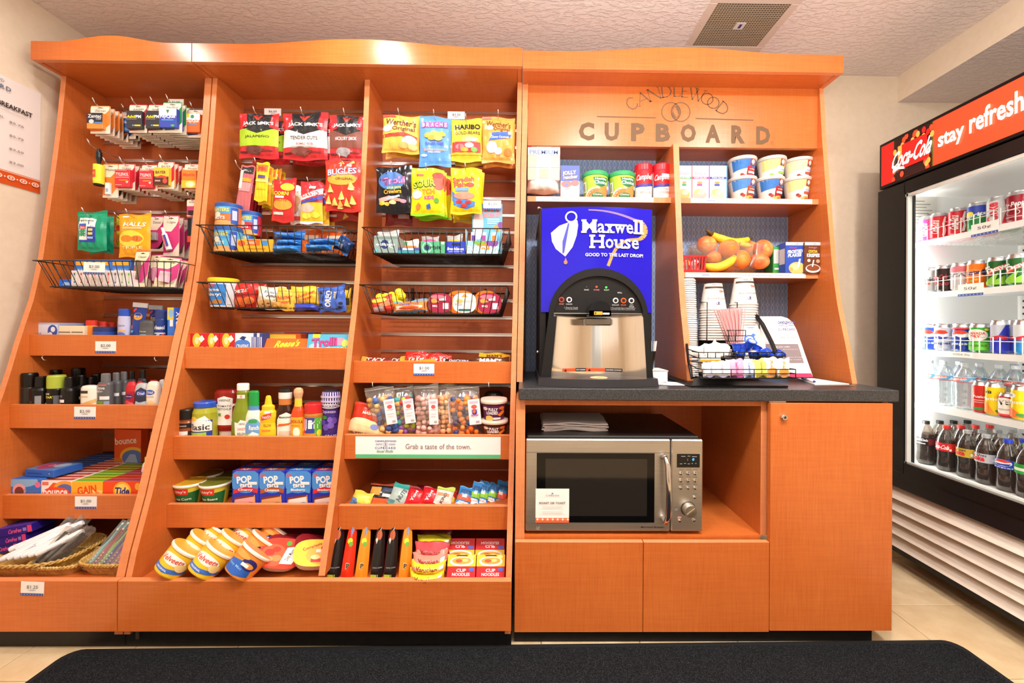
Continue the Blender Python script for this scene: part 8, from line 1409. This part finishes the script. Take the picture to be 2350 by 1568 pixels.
# ================================================================ microwave
def micro():
    Ym = -.076; x0, x1, z0, z1 = span(1206, 1610, 1003, 1230, Ym); W = x1-x0; zb = znf+.004; H = at(1400,1003,Y=Ym).z-zb
    t = T('microwave', 'stainless steel microwave with dark window in the cabinet niche', 'microwave', ((x0+x1)/2, Ym, zb)); D = .42
    X = lambda u: (u-1408)/404*W; Zm = lambda v: at(1400, v, Y=Ym).z-zb
    MB().box(-W/2+.004, W/2-.004, .012, D, .008, H, '1c1a19:.35', .004).obj('casing', t)
    for sx_ in (-.4, .4):
        for y in (.05, .36): MB().lathe([(.014,-.003),(.014,.01)], '151515', 12, (sx_*W, y, 0)).obj('foot', t)
    xs = X(1536.5)
    dr = MB().box(-W/2, xs-.0015, -.012, .012, .008, H-.006, 'steel', .004).obj('door', t)
    MB().box(xs+.0015, W/2, -.012, .012, .008, H-.006, 'steel', .004).obj('control_panel', t)
    MB().box(X(1231), X(1499), -.0128, -.012, Zm(1196), Zm(1038), '0c0b0b:.06:.25').box(X(1251), X(1482), -.0131, -.0128, Zm(1181), Zm(1051), '34302b:.05:.5').obj('window', dr)
    MB().box(-W/2+.001, xs-.002, -.0124, -.012, Zm(1037.5), Zm(1036.5), '5a564e').box(-W/2+.001, xs-.002, -.0124, -.012, Zm(1198), Zm(1197), '5a564e').obj('door_groove', dr)
    zz0, zz1 = Zm(1192), Zm(1041); xh = X(1521)
    MB().tube([(xh-.004,-.012,zz0+.012),(xh,-.034,zz0+.004),(xh+.004,-.046,zz0+.03),(xh+.005,-.048,(zz0+zz1)/2),(xh+.002,-.046,zz1-.03),(xh-.002,-.034,zz1-.004),(xh-.006,-.012,zz1-.008)], .0095, 'chrome', 12).obj('handle', dr)
    fm = lambda s, q, e: ((s-.5)*W, -.0125-e, q*H); fm.asp = W/H; S_ = lambda u: (u-1206)/404; Q = lambda v: Zm(v)/H
    MB().dec(fm, [('e',S_(1235),Q(1209),.0145,.027,'2e2c2a'),('o',S_(1235),Q(1209),.0125,.023,'c8c0b0',.12),('t','GE',S_(1235),Q(1209),.015,.025,'d0c8b8',{'sh':.2}),('t','Microwave Browner',S_(1495),Q(1206),.13,.018,'3a3630',{'b':.02,'sh':.2})]).obj('brand_print', dr)
    MB().box(X(1550), X(1602), -.0135, -.012, Zm(1070), Zm(1039), '0e0e10:.15', .0006).obj('display_screen', t)
    MB().dec(fm, [('t','0',S_(1587),Q(1051.5),.011,.026,'led_blue',{'sh':.15})]+[('r',S_(u),Q(v)-.004,S_(u+w_),Q(v),'c8c8c8') for u,v,w_ in ((1559,1044,10),(1574,1043.5,6),(1584,1044.5,11),(1556,1061,6),(1566,1060,4),(1574,1061,5),(1583,1060,3),(1591,1060,3),(1573,1050,1.5),(1573,1053,1.5))], .0012).obj('display_print', t)
    bt = None
    for v in (1083.5, 1100, 1116.5):
        for u in (1558.5, 1575, 1591): MB().lathe([(0,-.006),(.0045,-.0055),(.0062,-.003),(.0064,0)], 'chrome', 12).xf(Matrix.Translation((X(u), -.012, Zm(v))) @ Matrix.Rotation(-PI/2, 4, 'X')).obj('push_button', t)
    for u, v in ((1590,1137.5),(1556.5,1191),(1589,1190)): MB().lathe([(0,-.006),(.0045,-.0055),(.0062,-.003),(.0064,0)], 'chrome', 12).xf(Matrix.Translation((X(u), -.012, Zm(v))) @ Matrix.Rotation(-PI/2, 4, 'X')).obj('push_button', t)
    MB().lathe([(.021,-.028),(.0222,-.026),(.024,0)], 'steel', 24).lathe([(.0245,-.0005),(.0255,-.002),(.027,0)], '5a564e:.3:1', 24).lathe([(0,-.0285),(.021,-.028)], 'c8c0b0:.3:1', 24).box(-.0025,.0025,-.018,.018,-.031,-.028,'d8d0c0:.3:1').xf(Matrix.Translation((X(1576), -.012, Zm(1164))) @ Matrix.Rotation(-PI/2, 4, 'X') @ Matrix.Rotation(.9, 4, 'Z')).obj('dial', t)
    MB().dec(fm, [('r',S_(u-5),Q(v)-.003,S_(u+5),Q(v)+.003,'7a7266') for v in (1075,1092,1108.5) for u in (1560,1577,1592)]+[('r',S_(1545),Q(1163),S_(1552),Q(1168),'8a8276'),('r',S_(1586),Q(1130),S_(1596),Q(1131.5),'7a7266'),('r',S_(1586),Q(1183),S_(1595),Q(1184.5),'7a7266'),('r',S_(1552),Q(1181),S_(1560),Q(1185),'d8a09a')]).obj('panel_print', t)
    n = T('notice_card', 'white and orange notice card stuck on the corner of the microwave door', 'notice', (0,0,0)); A_ = lambda u, v, e=0: (t.location.x+X(u), Ym-.0136-e, zb+Zm(v))
    a, b = A_(1229,1196), A_(1305,1119); MB().box(a[0],b[0],Ym-.0142,Ym-.0134,a[2],b[2],'f4f1ec:.4').obj('card', n)
    f2 = lambda s, q, e: (a[0]+(b[0]-a[0])*s, Ym-.0142-e, a[2]+(b[2]-a[2])*q); f2.asp = 1
    MB().dec(f2, [('r',0,0,1,.14,'e0683c')]+[('e',.06+.15*i,.1,.035,.03,'f4e0d0') for i in range(7)]+[('e',.135+.15*i,.1,.012,.012,'f4e0d0') for i in range(6)]+[('t','CUPBOARD',.5,.81,.4,.04,'6a7898',{'sp':1.2}),('e',.5,.87,.03,.02,'6a88b8'),('t','ROAST OR TOAST',.5,.59,.78,.06,'5a4a48',{'b':.02})]+[('r',.2,y,.8,y+.012,'d0c8c2') for y in (.48,.44,.33,.29)]).obj('print', n)
    w = T('paper_towels', 'folded stack of white paper towels lying on top of the microwave', 'paper towels', (t.location.x+X(1340)-.02, Ym+.085, zb+H+.001))
    for k in range(6):
        r = random.Random(k); mb = MB(); o = r.uniform(-.006,.006); ph = r.uniform(0,6)
        g = lambda s, q, zz: (-.125+.25*s+o+.004*sin(5*q+ph), .0+.20*q+.006*sin(9*s+ph)*(1 if q < .1 else 0), .005*k+zz+.002*sin(7*s+ph)*(1-q))
        mb.grid(lambda s, q: g(s, q, .0045), 14, 6, 'ece8ea:.7').grid(lambda s, q: g(s, 0, .0045*q), 14, 1, 'dcd6d8:.7').grid(lambda s, q: g(s, q, 0), 14, 6, 'dcd8da:.7').obj('paper_towel', w)
micro()
# ================================================================ drinks fridge
XFR = 1.793; YA = .462; YZ = -.33; ZT = at(2026, 334, Y=YA).z; 
def fz(u, v): return at(u, v, X=XFR)
FG = T('drinks_fridge', 'black glass-fronted drinks fridge with a lit red header and beige louvres', 'fridge', (XFR, 0, 0))
def fb(x0, x1, y0, y1, z0, z1, m, c=0, sd=None): return MB().box(x0, x1, y0, y1, z0, z1, m, c, sd)
zh0 = fz(2029, 434).z; zw1 = fz(2076, 445).z; zw0 = .515; yw1 = fz(2077, 700).y; yw0 = YZ+.10; XI = .66
zg0 = .10
# cabinet shell (local x grows away from the aisle)
fb(.05, .70, YA-.012, YA, .10, zh0, '0d0d0d:.4').box(.05, .70, YZ, YZ+.012, .10, zh0, '0d0d0d:.4').box(.69, .70, YZ, YA, .10, zh0, '0d0d0d:.4').box(.05, .70, YZ, YA, zh0-.02, zh0, '0d0d0d:.4').box(.05, .70, YZ, YA, .44, .47, '0d0d0d:.4').obj('cabinet_shell', FG)
fb(.05, .69, YA-.028, YA-.013, .48, zh0-.02, 'f2f2f0:.4').box(.05, .69, YZ+.013, YZ+.028, .48, zh0-.02, 'f2f2f0:.4').box(.672, .688, YZ+.028, YA-.028, .48, zh0-.02, 'e4e2de:.4').box(.05, .688, YZ+.028, YA-.028, .473, .49, 'eceae6:.4').box(.05, .688, YZ+.028, YA-.028, zh0-.036, zh0-.021, 'eceae6:.4').obj('white_liner', FG)
for y in (YA-.06, .10, YZ+.06):
    s_ = fb(.662, .672, y-.012, y+.012, .5, zh0-.04, 'dcdad6:.4')
    for k in range(40): s_.box(.6612, .662, y-.004, y+.004, .53+.031*k, .54+.031*k, '3a3a38')
    s_.obj('shelf_rail', FG)
s_ = fb(.10, .115, YA-.0285, YA-.0275, .5, zh0-.04, 'e8e6e2')
for k in range(40): s_.box(.104, .111, YA-.0292, YA-.0286, .53+.031*k, .54+.031*k, '4a4a48')
s_.obj('shelf_rail', FG)
# header light box
hd = fb(0, .60, YZ, YA, zh0+.004, ZT, '0e0d0d:.35', .003).obj('header_box', FG)
zp0, zp1 = zh0+.018, ZT-.016; yp0, yp1 = YZ+.02, YA-.014; HW = yp1-yp0; HH = zp1-zp0
fm = lambda s, q, e: (-.0012-e, yp1-HW*s, zp0+HH*q); fm.asp = HW/HH
MB().add([fm(0,0,0),fm(1,0,0),fm(1,1,0),fm(0,1,0)], [(0,1,2,3)], 'sign_red').obj('lit_sign', hd)
SU = lambda u, v: (yp1-fz(u, v).y)/HW
a0, a1 = SU(2052, 390), SU(2142, 340)
d = [('r',0,0,a0,1,'sign_deep'),('r',a0,0,a1,1,'sign_dark'),('r',a0+.004,.0,a0+.008,1,'2a4a18'),('r',a1-.006,0,a1,1,'3a6a20')]
rr = random.Random(3)
for k in range(22): x, y = a0+(a1-a0)*rr.random(), rr.choice((rr.uniform(0,.3), rr.uniform(.68,1))); d.append(('e',x,y,.012,.07,rr.choice(('sign_deep','sign_red','sign_amber'))))
d += [('p','sign_deep',a0+.035,.22,a1-.025,.22,a1-.03,.8,a0+.03,.8),('p','sign_amber',a0+.035,.5,a0+.06,.5,a0+.06,.8,a0+.035,.8),('t','Coca-Cola',(a0+a1)/2,.5,(a1-a0)*1.02,.40,'sign_white',{'sh':.35,'b':.02,'rot':2}),('p','sign_white',a0+.0,.2,a0+.03,.26,a0+.08,.20,a0+.075,.26,a0+.03,.32,a0,.28)]
b0, b1 = SU(2156, 312), SU(2350, 205)
d += [('t','stay',(SU(2156,312)+SU(2216,285))/2,.44,SU(2216,285)-SU(2156,312),.38,'sign_white',{'b':.02}),('t','refreshed',SU(2228,285)+(SU(2362,200)-SU(2228,285))*.64,.56,(SU(2362,200)-SU(2228,285))*1.28,.42,'sign_white',{'b':.02})]
MB().dec(fm, d, .0004).obj('sign_lettering', hd)
# door frame with the glass
dz0, dz1 = .462, zh0-.006
dr = fb(-.006, .045, YA-.004, yw1, dz0, dz1, '111112:.35', .003).box(-.006, .045, YZ, yw0, dz0, dz1, '111112:.35', .003).box(-.006, .045, yw0, yw1, dz0, zw0, '111112:.35').box(-.006, .045, yw0, yw1, zw1, dz1, '111112:.35').obj('door_frame', FG)
fb(.0, .02, yw1-.012, yw1-.004, zw0, zw1, 'c9c9c4:.35').box(.0, .02, yw0, yw1, zw1-.016, zw1-.004, 'd2d0c8:.4').box(.0, .02, yw0, yw1, zw0, zw0+.008, 'a8a8a2:.35').obj('glazing_trim', dr)
MB().add([(.012, yw1, zw0), (.012, yw0, zw0), (.012, yw0, zw1), (.012, yw1, zw1)], [(0,1,2,3)], 'door_glass').obj('glass_pane', dr)
# lower grille with slanted louvres
fb(.05, .66, YZ, YA, .08, .44, '0c0c0c:.5').obj('compressor_housing', FG)
fb(.0, .05, YZ, YA, .385, .464, '17171a:.35', .003).box(0, .05, YA-.03, YA, zg0, .44, '19191b:.4').box(0, .05, YZ, YZ+.03, zg0, .44, '19191b:.4').box(0, .06, YZ, YA, zg0-.022, zg0+.006, '121213:.4').obj('grille_frame', FG)
for k in range(5):
    z = .354-.0565*k
    mb = MB(); P = [(-.004,-.024),(.004,-.027),(.040,.018),(.030,.022)]; y0, y1 = YZ+.03, YA-.032
    mb.add([(x, y0, z+q) for x, q in P]+[(x, y1, z+q) for x, q in P], [(0,1,2,3),(7,6,5,4),(0,1,5,4),(1,2,6,5),(2,3,7,6),(3,0,4,7)], 'e2d8cb:.45'); mb.obj('louvre', FG)
for y in (YA-.16, YZ+.08):
    for x in (.3, .58): MB().lathe([(.02,.001),(.02,.081)], '222222', 12, (x, y, 0)).obj('foot', FG)
# lamp tube inside the near corner
MB().lathe([(.012,.56),(.012,zw1-.06)], 'lamp_tube', 12, (.062, YA-.045, 0)).obj('lamp_tube', FG)
l = area('fridge_lamp', (XFR+.075, YA-.055, 1.15), .03, 9, (1, .99, .95), (PI/2, 0, -.9), 1.1); l.data.spread = PI
l2 = area('fridge_lamp', (XFR+.09, YZ+.06, 1.15), .03, 7, (1, .99, .95), (PI/2, 0, -2.2), 1.1)
# shelves
XS_ = 1.93-XFR
SHZ = {'top': 1.126+.2238*(XFR+XS_), 'second': 1.126+.0954*(XFR+XS_), 'third': 1.126-.045*(XFR+XS_), 'fourth': 1.126-.178*(XFR+XS_)}
for nm_, z in SHZ.items():
    x0 = XS_-.012
    sh = fb(x0, x0+.006, YZ+.03, YA-.03, z-.026, z, 'eeeeec:.4').obj('shelf_front', FG)
    if nm_ != 'fourth':
        y = YA-.045; n = 0
        while y > YZ+.08:                     # white wire fence that keeps the cans in
            h = .066
            MB().tube([(x0+.002,y,z-.004),(x0+.002,y,z+h),(x0+.002,y-.05,z+h),(x0+.002,y-.05,z-.004)], .0022, 'eeeeea:.35', 6).obj('fence_wire', sh); y -= .0745
        MB().tube([(x0+.006,YA-.04,z+.05),(x0+.006,YZ+.05,z+.05)], .0018, 'eeeeea:.35', 6).obj('fence_rail', sh)
    g = MB()
    for k in range(24): x = x0+.012+(.66-x0-.012)*k/23; g.tube([(x,YZ+.03,z-.003),(x,YA-.03,z-.003)], .0016, 'e8e8e4:.4', 4)
    g.obj('wire_shelf', FG, kind='stuff')
def ftag(label, u, v, W, H, txt, z, blue=True):
    p = at(u, v, X=XFR+XS_-.014); t = T('price_tag', label, 'price tag', (p.x-.001, p.y, z-.03 if blue else z-.024)); f_ = side(W, H, -.001, 0, 0, -1); fm2 = lambda s, q, e: f_(1-s if 0 else s, q, e); fm2.asp = W/H
    MB().box(-.001, 0, -W/2, W/2, 0, H, 'f4f3ee:.35').obj('paper_tag', t); MB().dec(fm2, ([('r',0,0,1,.2,'3b55a0')]+[('e',.08+.14*i,.1,.02,.04,'c8d0e8') for i in range(7)] if blue else [])+[('t',txt,.5,.6,.5 if blue else .8,.28 if blue else .5,'5a5a60',{'b':0})]).obj('print', t)
ftag('white 50 cent price tag on the top fridge shelf', 2260, 525, .10, .052, '50¢', SHZ['top']); ftag('white 50 cent price tag on the second fridge shelf', 2228, 655, .10, .052, '50¢', SHZ['second']); ftag('white strip lettered with the soda price on the third fridge shelf', 2207, 799, .085, .02, 'SODA 50¢', SHZ['third'], False)
def lab():
    t = T('inventory_label', 'grey printed paper label taped inside the fridge at the top corner', 'label', (XFR+.20, YA-.030, 1.70)); W, H = .12, .17
    MB().box(-W/2, W/2, -.001, 0, -H/2, H/2, 'c8c4bc:.5').obj('paper', t); MB().dec(flat(W, H, -.001, -H/2), [('r',.06,.9-.09*k,.5+.4*((k*3) % 5)/5,.93-.09*k,'8a8680') for k in range(8)]+[('r',.1,.05,.5,.15,'8aa0b8'),('t','DAO',.76,.5,.3,.1,'5a5650')]).obj('print', t)
lab()
# ---- cans: turned, with printed bands; local front is turned to face the aisle
CANP = lambda c, t='c8c8cc:.3:1': [(0,.004),(.72,.0),(.80,.01),(1,.07),(1,.86),(.86,.955,t),(.83,.965,t),(.83,1,t),(.79,1,t),(.77,.965,t),(0,.965,t)]
def can(label, Yc, z, c, decs, row=0, x=None, R=.033, H=.122, grp='drink cans', top='c8c8cc:.3:1', turn=0):
    t = T('drink_can', label, 'can', (x or (XFR+XS_+.036+.068*row), Yc, z), (0, 0, -PI/2+.45+turn), grp)
    turned(t, R, H, CANP(c, top), c, decs, 2.9, 22, 5, lt=(.07,.86)); return t
yc = lambda u, v: at(u, v, X=XFR+XS_+.036).y
CK = lambda w_='f4eeee': [('t','Coca-Cola',.45,.5,.66,.34,w_,{'rot':90,'b':.03,'sh':.3}),('p',w_,.72,.05,.8,.3,.72,.6,.8,.95,.88,.95,.8,.6,.88,.3,.82,.05)]
SD = lambda col, w_: [('t',w_,.48,.56,.7,.22,'f0f2f4',{'b':.03,'rot':8})]
ROW1 = (('pink can with white vertical lettering nearest the fridge lamp',2128,'c03a78:.25',CK('f0c8dc')),('red can with white script, second along the top fridge shelf',2155,'cc2430:.25',CK()),('red can with white script, third along the top fridge shelf',2199,'cc2430:.25',CK()),('green and blue lemon can on the top fridge shelf',2244,'1c8a44:.25',[('r',0,.55,1,1,'2a44a8'),('e',.3,.66,.16,.12,'e8e040'),('t','Sprite',.52,.58,.8,.22,'f0f4f4',{'b':.03,'rot':10,'sh':.2})]),('silver can with red vertical lettering on the top fridge shelf',2290,'d4d4d8:.25',[('t','Coke',.4,.5,.84,.4,'d0303c',{'rot':90,'b':.04}),('p','d0303c',.7,.0,.9,.0,.9,1,.78,1,.84,.5)]),('dark red can with white script on the top fridge shelf',2338,'8c1428:.25',[('t','Dr Pepper',.5,.62,.86,.26,'f0e4e4',{'b':.02,'rot':6,'sh':.2}),('o',.4,.3,.22,.12,'e8d0d0',.1),('r',.1,.1,.7,.14,'d8a0a8')]))
ROW2 = (('silver and black can nearest the fridge lamp on the second shelf',2136,'c4c6ca:.25',[('t','Coke',.5,.56,.8,.2,'3a3a3e',{'b':.03}),('r',.1,.3,.6,.42,'d84a40')]),('dark brown can with red script on the second fridge shelf',2166,'2a1c1c:.25',[('t','Coca-Cola',.4,.62,.7,.2,'c03038',{'sh':.3,'b':.02}),('t','Zero',.5,.3,.6,.2,'c03038',{'sh':.3,'b':.02}),('r',.78,.3,.95,.95,'4a4448')]),('silver and rose can with thin dark capitals on the second fridge shelf',2205,'c8c2c4:.25',[('r',0,.75,1,1,'c86a74'),('t','SCA',.45,.6,.6,.14,'4a4448'),('r',.75,.3,1,.74,'e0703c')]),('bright orange can with a dark blue logo on the second fridge shelf',2243,'f0701c:.25',[('e',.4,.62,.4,.16,'e8802c'),('t','Fanta',.38,.62,.6,.2,'2a2a68',{'b':.05,'rot':6}),('e',.86,.62,.16,.14,'2a2a50'),('e',.4,.25,.05,.05,'8ac040'),('e',.56,.3,.05,.05,'f0b030'),('r',.15,.05,.24,.2,'d8e4c8')]),('green can with a red jagged logo, nearer the orange can',2290,'1c5a2a:.25',[('p','8ac83a',.1,.1,.6,.5,.5,.1,.9,.45,.8,.0,.2,.0),('p','d8402c',.2,.5,.5,.72,.9,.9,.86,.66,.6,.6,.3,.38),('t','Dew',.55,.68,.7,.22,'f0ece8',{'b':.05,'rot':22}),('t','Mtn',.2,.74,.3,.12,'f0ece8',{'b':.04,'rot':20})]),('green can with a red jagged logo at the edge of the glass',2336,'1c5a2a:.25',None))
BR = [('p','c02838',.2,.4,.6,.5,.9,.4,.9,.54,.6,.6,.2,.52),('t','Red Bull',.55,.47,.6,.1,'d83040',{'b':.03})]
PEP = lambda lt='f2f4f8': [('e',.48,.66,.32,.22,'eef0f6'),('p','d8402c',.18,.70,.3,.86,.48,.88,.66,.86,.76,.74,.6,.68,.4,.7,.26,.66),('p','2a3a98',.2,.58,.4,.6,.6,.52,.76,.56,.7,.48,.5,.44,.3,.48),('t','pepsi',.5,.24,.66,.16,lt,{'b':.02})]
ROW3 = (('bright blue can with a round logo nearest the fridge lamp',2134,'2a50c0:.25',PEP()),('silver can with a round logo and navy lettering on the third fridge shelf',2166,'ccd0d6:.25',PEP('3a4a9a')),('navy can with red shoulder and a round logo on the third fridge shelf',2209,'24409c:.25',PEP()+[('r',0,.92,1,1,'c84850')]),('green ginger ale can with a red label on the third fridge shelf',2249,'3a9a3c:.25',[('r',0,.0,1,.34,'6cc83c'),('e',.45,.66,.4,.26,'e8e2d0'),('t','CANADA',.46,.74,.6,.12,'c83a38',{'b':.03}),('t','DRY',.44,.6,.34,.12,'c83a38',{'b':.03}),('e',.8,.9,.08,.05,'e8d040'),('t','GINGER ALE',.5,.2,.6,.08,'2a5a28')]),('blue and silver energy drink can on the third fridge shelf',2294,'2a36a8:.25',[('r',.2,.5,.8,1,'b8bcc8'),('p','2a36a8',.5,.5,.8,.5,.8,1)]+BR),('sky blue and silver energy drink can at the edge of the glass',2350,'2a8ac8:.25',[('r',.1,.5,.7,1,'d0d4d8')]+BR))
for ri, (row, zz, v) in enumerate(((ROW1, SHZ['top'], 520), (ROW2, SHZ['second'], 620), (ROW3, SHZ['third'], 760))):
    prev = None
    for k, (lb, u, c, d) in enumerate(row):
        Yc = yc(u, v)
        t = dup(prev, (prev.location.x, Yc, zz+.002), None, lb, prev['group']) if d is None else can(lb, Yc, zz+.002, c, d, 0, grp='cans on the '+('top','second','third')[ri]+' fridge shelf', R=.0275 if 'energy' in lb else .033, H=.134 if 'energy' in lb else .122)
        for q in range(1, 4 if ri else 3): dup(t, (t.location.x+.069*q, Yc+rnd(-.002,.002), zz+.002), None, lb.split(' nearest')[0].split(', ')[0].split(' on the')[0].split(' at the')[0]+' standing behind the front one')
        prev = t
# ---- water, vegetable juice on the fourth shelf
zz = SHZ['fourth']; XW = XFR+XS_+.036
def bottle(name, label, Yc, z, R, H, prof, m, lab_, lt, caps, x, grp, fill=None):
    t = T(name, label, 'bottle', (x, Yc, z), (0, 0, -PI/2+.45), grp); P = [(p[0]*R, p[1]*H, *p[2:]) for p in prof]
    MB().lathe(P, m, 20).obj('bottle_body', t)
    if fill: MB().lathe([(0,.002)]+[(p[0]*R*.955, max(.002, p[1]*H)) for p in prof if p[1] <= fill]+[(0, fill*H)], '2a0f08:.12', 20).obj('drink', t)
    MB().lathe([(.37*R,.925*H),(.40*R,.93*H),(.40*R,.995*H),(.36*R,H),(0,H)], caps, 16).obj('screw_cap', t)
    z0, z1 = lt; rmax = max(p[0] for p in prof if z0-.1 <= p[1] <= z1+.1)*R+.0008
    MB().lathe([(rmax, z0*H),(rmax, z1*H)], lab_[0], 24).obj('wrap_label', t)
    MB().dec(cylm(rmax, (z1-z0)*H, z0*H, 2.9, 14), lab_[1], .0006).obj('print', t); return t
WP = [(0,0),(.8,0),(.96,.03),(1,.07),(.94,.12),(1,.17),(.94,.23),(1,.29),(.93,.36),(1,.43),(1,.58),(.97,.66),(.8,.76),(.5,.86),(.36,.9),(.36,.93)]
ARW = ('6ab4dc:.35', [('p','d84030',.0,.0,.4,.2,.75,1,.4,.8,0,.9),('t','ARROWHEAD',.36,.5,.6,.4,'f4f2f0',{'b':.03,'rot':6}),('p','f0f4f6',.7,.1,.82,.7,.95,.1),('r',0,0,1,.1,'c83a3a'),('r',0,.9,1,1,'e8eef2')])
wy = [yc(u, 880) for u in (2128, 2164, 2208, 2250, 2286, 2322)]
w0 = None
for k, y in enumerate(wy):
    lb = 'clear water bottle with a blue and red band, '+('nearest the fridge lamp','second from the fridge lamp','third from the fridge lamp','behind the red juice can','behind the first yellow juice can','behind the small vegetable juice can')[k]
    x = XW+.012 if k < 3 else XW+.082
    w0 = bottle('water_bottle', lb, y, zz+.002, .0335, .205, WP, 'pet_clear', ARW, (.58,.70), 'e8eaec:.4', x, 'water bottles in the fridge') if not w0 else dup(w0, (x, y, zz+.002), None, lb)
    dup(w0, (x+.07, y+.004, zz+.002), None, 'clear water bottle standing behind the first row of water bottles')
V8 = (('tall red juice can beside the water bottles',2252,'c8302c:.25',[('r',.0,.0,.2,1,'e8d8c8'),('t','Fusion',.55,.56,.6,.1,'f4e8e0',{'b':.03}),('r',.3,.4,.7,.43,'e8b0a8'),('r',.3,.32,.7,.35,'e8b0a8'),('e',.5,.08,.24,.06,'3a8a3c')],.134,.027),('tall yellow juice can beside the red juice can',2283,'e8c820:.25',[('t','V8',.3,.8,.36,.12,'2a2a20',{'b':.02}),('t','Fusion',.5,.55,.7,.12,'f8f0d8',{'b':.03}),('p','e88a30',.0,.0,.6,.0,.3,.4,0,.5),('e',.8,.1,.2,.06,'3a8a3c')],.134,.028),('short red and green vegetable juice can in front of the yellow ones',2313,'b8242c:.25',[('e',.45,.5,.46,.44,'ece6d8'),('t','V8',.46,.68,.6,.26,'1c1c1c',{'b':.05}),('r',.82,.1,1,.9,'4a9a3c'),('r',.2,.3,.7,.36,'b8b0a0'),('r',0,0,1,.1,'c83a3a')],.098,.027),('tall yellow juice can at the edge of the glass',2344,'e8c820:.25',[('e',.2,.8,.2,.1,'f0ece0'),('t','8',.2,.8,.16,.1,'2a2a20'),('t','Fusion',.5,.56,.7,.12,'f8f0d8',{'b':.03}),('p','e8702c',.0,.0,.8,.0,.3,.3,0,.4),('e',.6,.1,.2,.06,'3a8a3c')],.134,.028))
for lb, u, c, d, h, r in V8: can(lb, yc(u, 900), zz+.002, c, d, 0, None, r, h, 'juice cans on the fourth fridge shelf')
can('yellow juice can behind the short vegetable juice can', yc(2305, 890), zz+.002, 'e8c820:.25', [('t','8',.4,.8,.2,.12,'2a2a20')], 1, None, .028, .134, 'juice cans on the fourth fridge shelf')
# ---- half-litre cola bottles on the fridge floor
CP = [(0,.012),(.5,.0),(.8,.004),(.94,.03),(1,.10),(.97,.2),(.93,.30),(.96,.38),(1,.44),(1,.62),(.93,.70),(.72,.80),(.5,.88),(.38,.91),(.38,.93)]
LC = ('c8242a:.3', [('t','Coca-Cola',.4,.5,.62,.56,'f4eeee',{'sh':.35,'b':.03}),('r',.7,.1,.78,.35,'f0e8e8')])
COLA = (('cola bottle with a black cap and black label nearest the fridge lamp',2127,1075,0,'1c1c1e:.4',('1c1414:.3',[('t','Coca-Cola',.4,.7,.6,.3,'f0ecec',{'sh':.3,'b':.02}),('r',.2,.2,.6,.3,'d8d0d0'),('r',.7,.1,1,.9,'5a1c20')])),('cola bottle with a bright red cap and red label',2174,1090,0,'d82c2c:.4',LC),('cola bottle with a grey cap and gold label',2222,1110,0,'a8aaac:.4',('c8a83c:.3',[('t','Coke',.3,.45,.46,.6,'d02a34',{'b':.05}),('t','Diet',.42,.8,.3,.26,'3a2a20',{'sh':.3}),('r',.7,.2,.78,.5,'f0ecd8')])),('cola bottle with a grey cap and silver label',2266,1125,0,'a8aaac:.4',('c0c2c6:.3',[('t','Coke',.3,.45,.5,.6,'d02a34',{'b':.05}),('t','Diet',.46,.82,.3,.26,'3a3a3c',{'sh':.3}),('r',.76,.2,.84,.5,'e8f0f0')])),('cola bottle with a blue cap and bright blue label',2316,1140,0,'2040b8:.4',('2048c0:.3',[('e',.4,.62,.3,.36,'f0f2f8'),('p','d83a2c',.12,.66,.3,.96,.5,.96,.68,.8,.5,.66,.3,.7),('p','2a3a98',.14,.5,.4,.5,.66,.6,.6,.36,.3,.32),('t','pepsi',.42,.12,.6,.16,'f0f4fa',{'b':.02})])),('green soda bottle half cut by the edge of the glass',2362,1150,0,'2a9a3c:.4',('2a9a3c:.3',[('r',.1,.3,.6,.6,'e8f0d8')])))
for lb, u, v, r, cp, L_ in COLA:
    y = yc(u, 1060); H = .205
    t = bottle('cola_bottle', lb, y, .492, .034, H, CP, 'pet_neck', L_, (.44,.62), cp, XW-.005, 'soda bottles on the fridge floor', .74)
    for q in (1, 2, 3): 
        dup(t, (t.location.x+.072*q, y+.004*q, .492), None, lb.replace(' nearest the fridge lamp','').replace(' half cut by the edge of the glass','')+f', {("second","third","fourth")[q-1]} back from the glass')
p_ = at(2222, 1112, X=XFR+.03); t = T('price_tag', 'small white card lying at the foot of the soda bottles behind the glass', 'price tag', (XFR+.05, p_.y, .4905), (0,0,.3)); MB().box(-.03,.03,-.02,.02,0,.0008,'eef0f2:.4').obj('paper_tag', t); MB().dec(up(.05,.03,.0008,-.015), [('r',0,0,1,.2,'5a78b8'),('r',.2,.4,.8,.5,'a8acb4')]).obj('print', t)
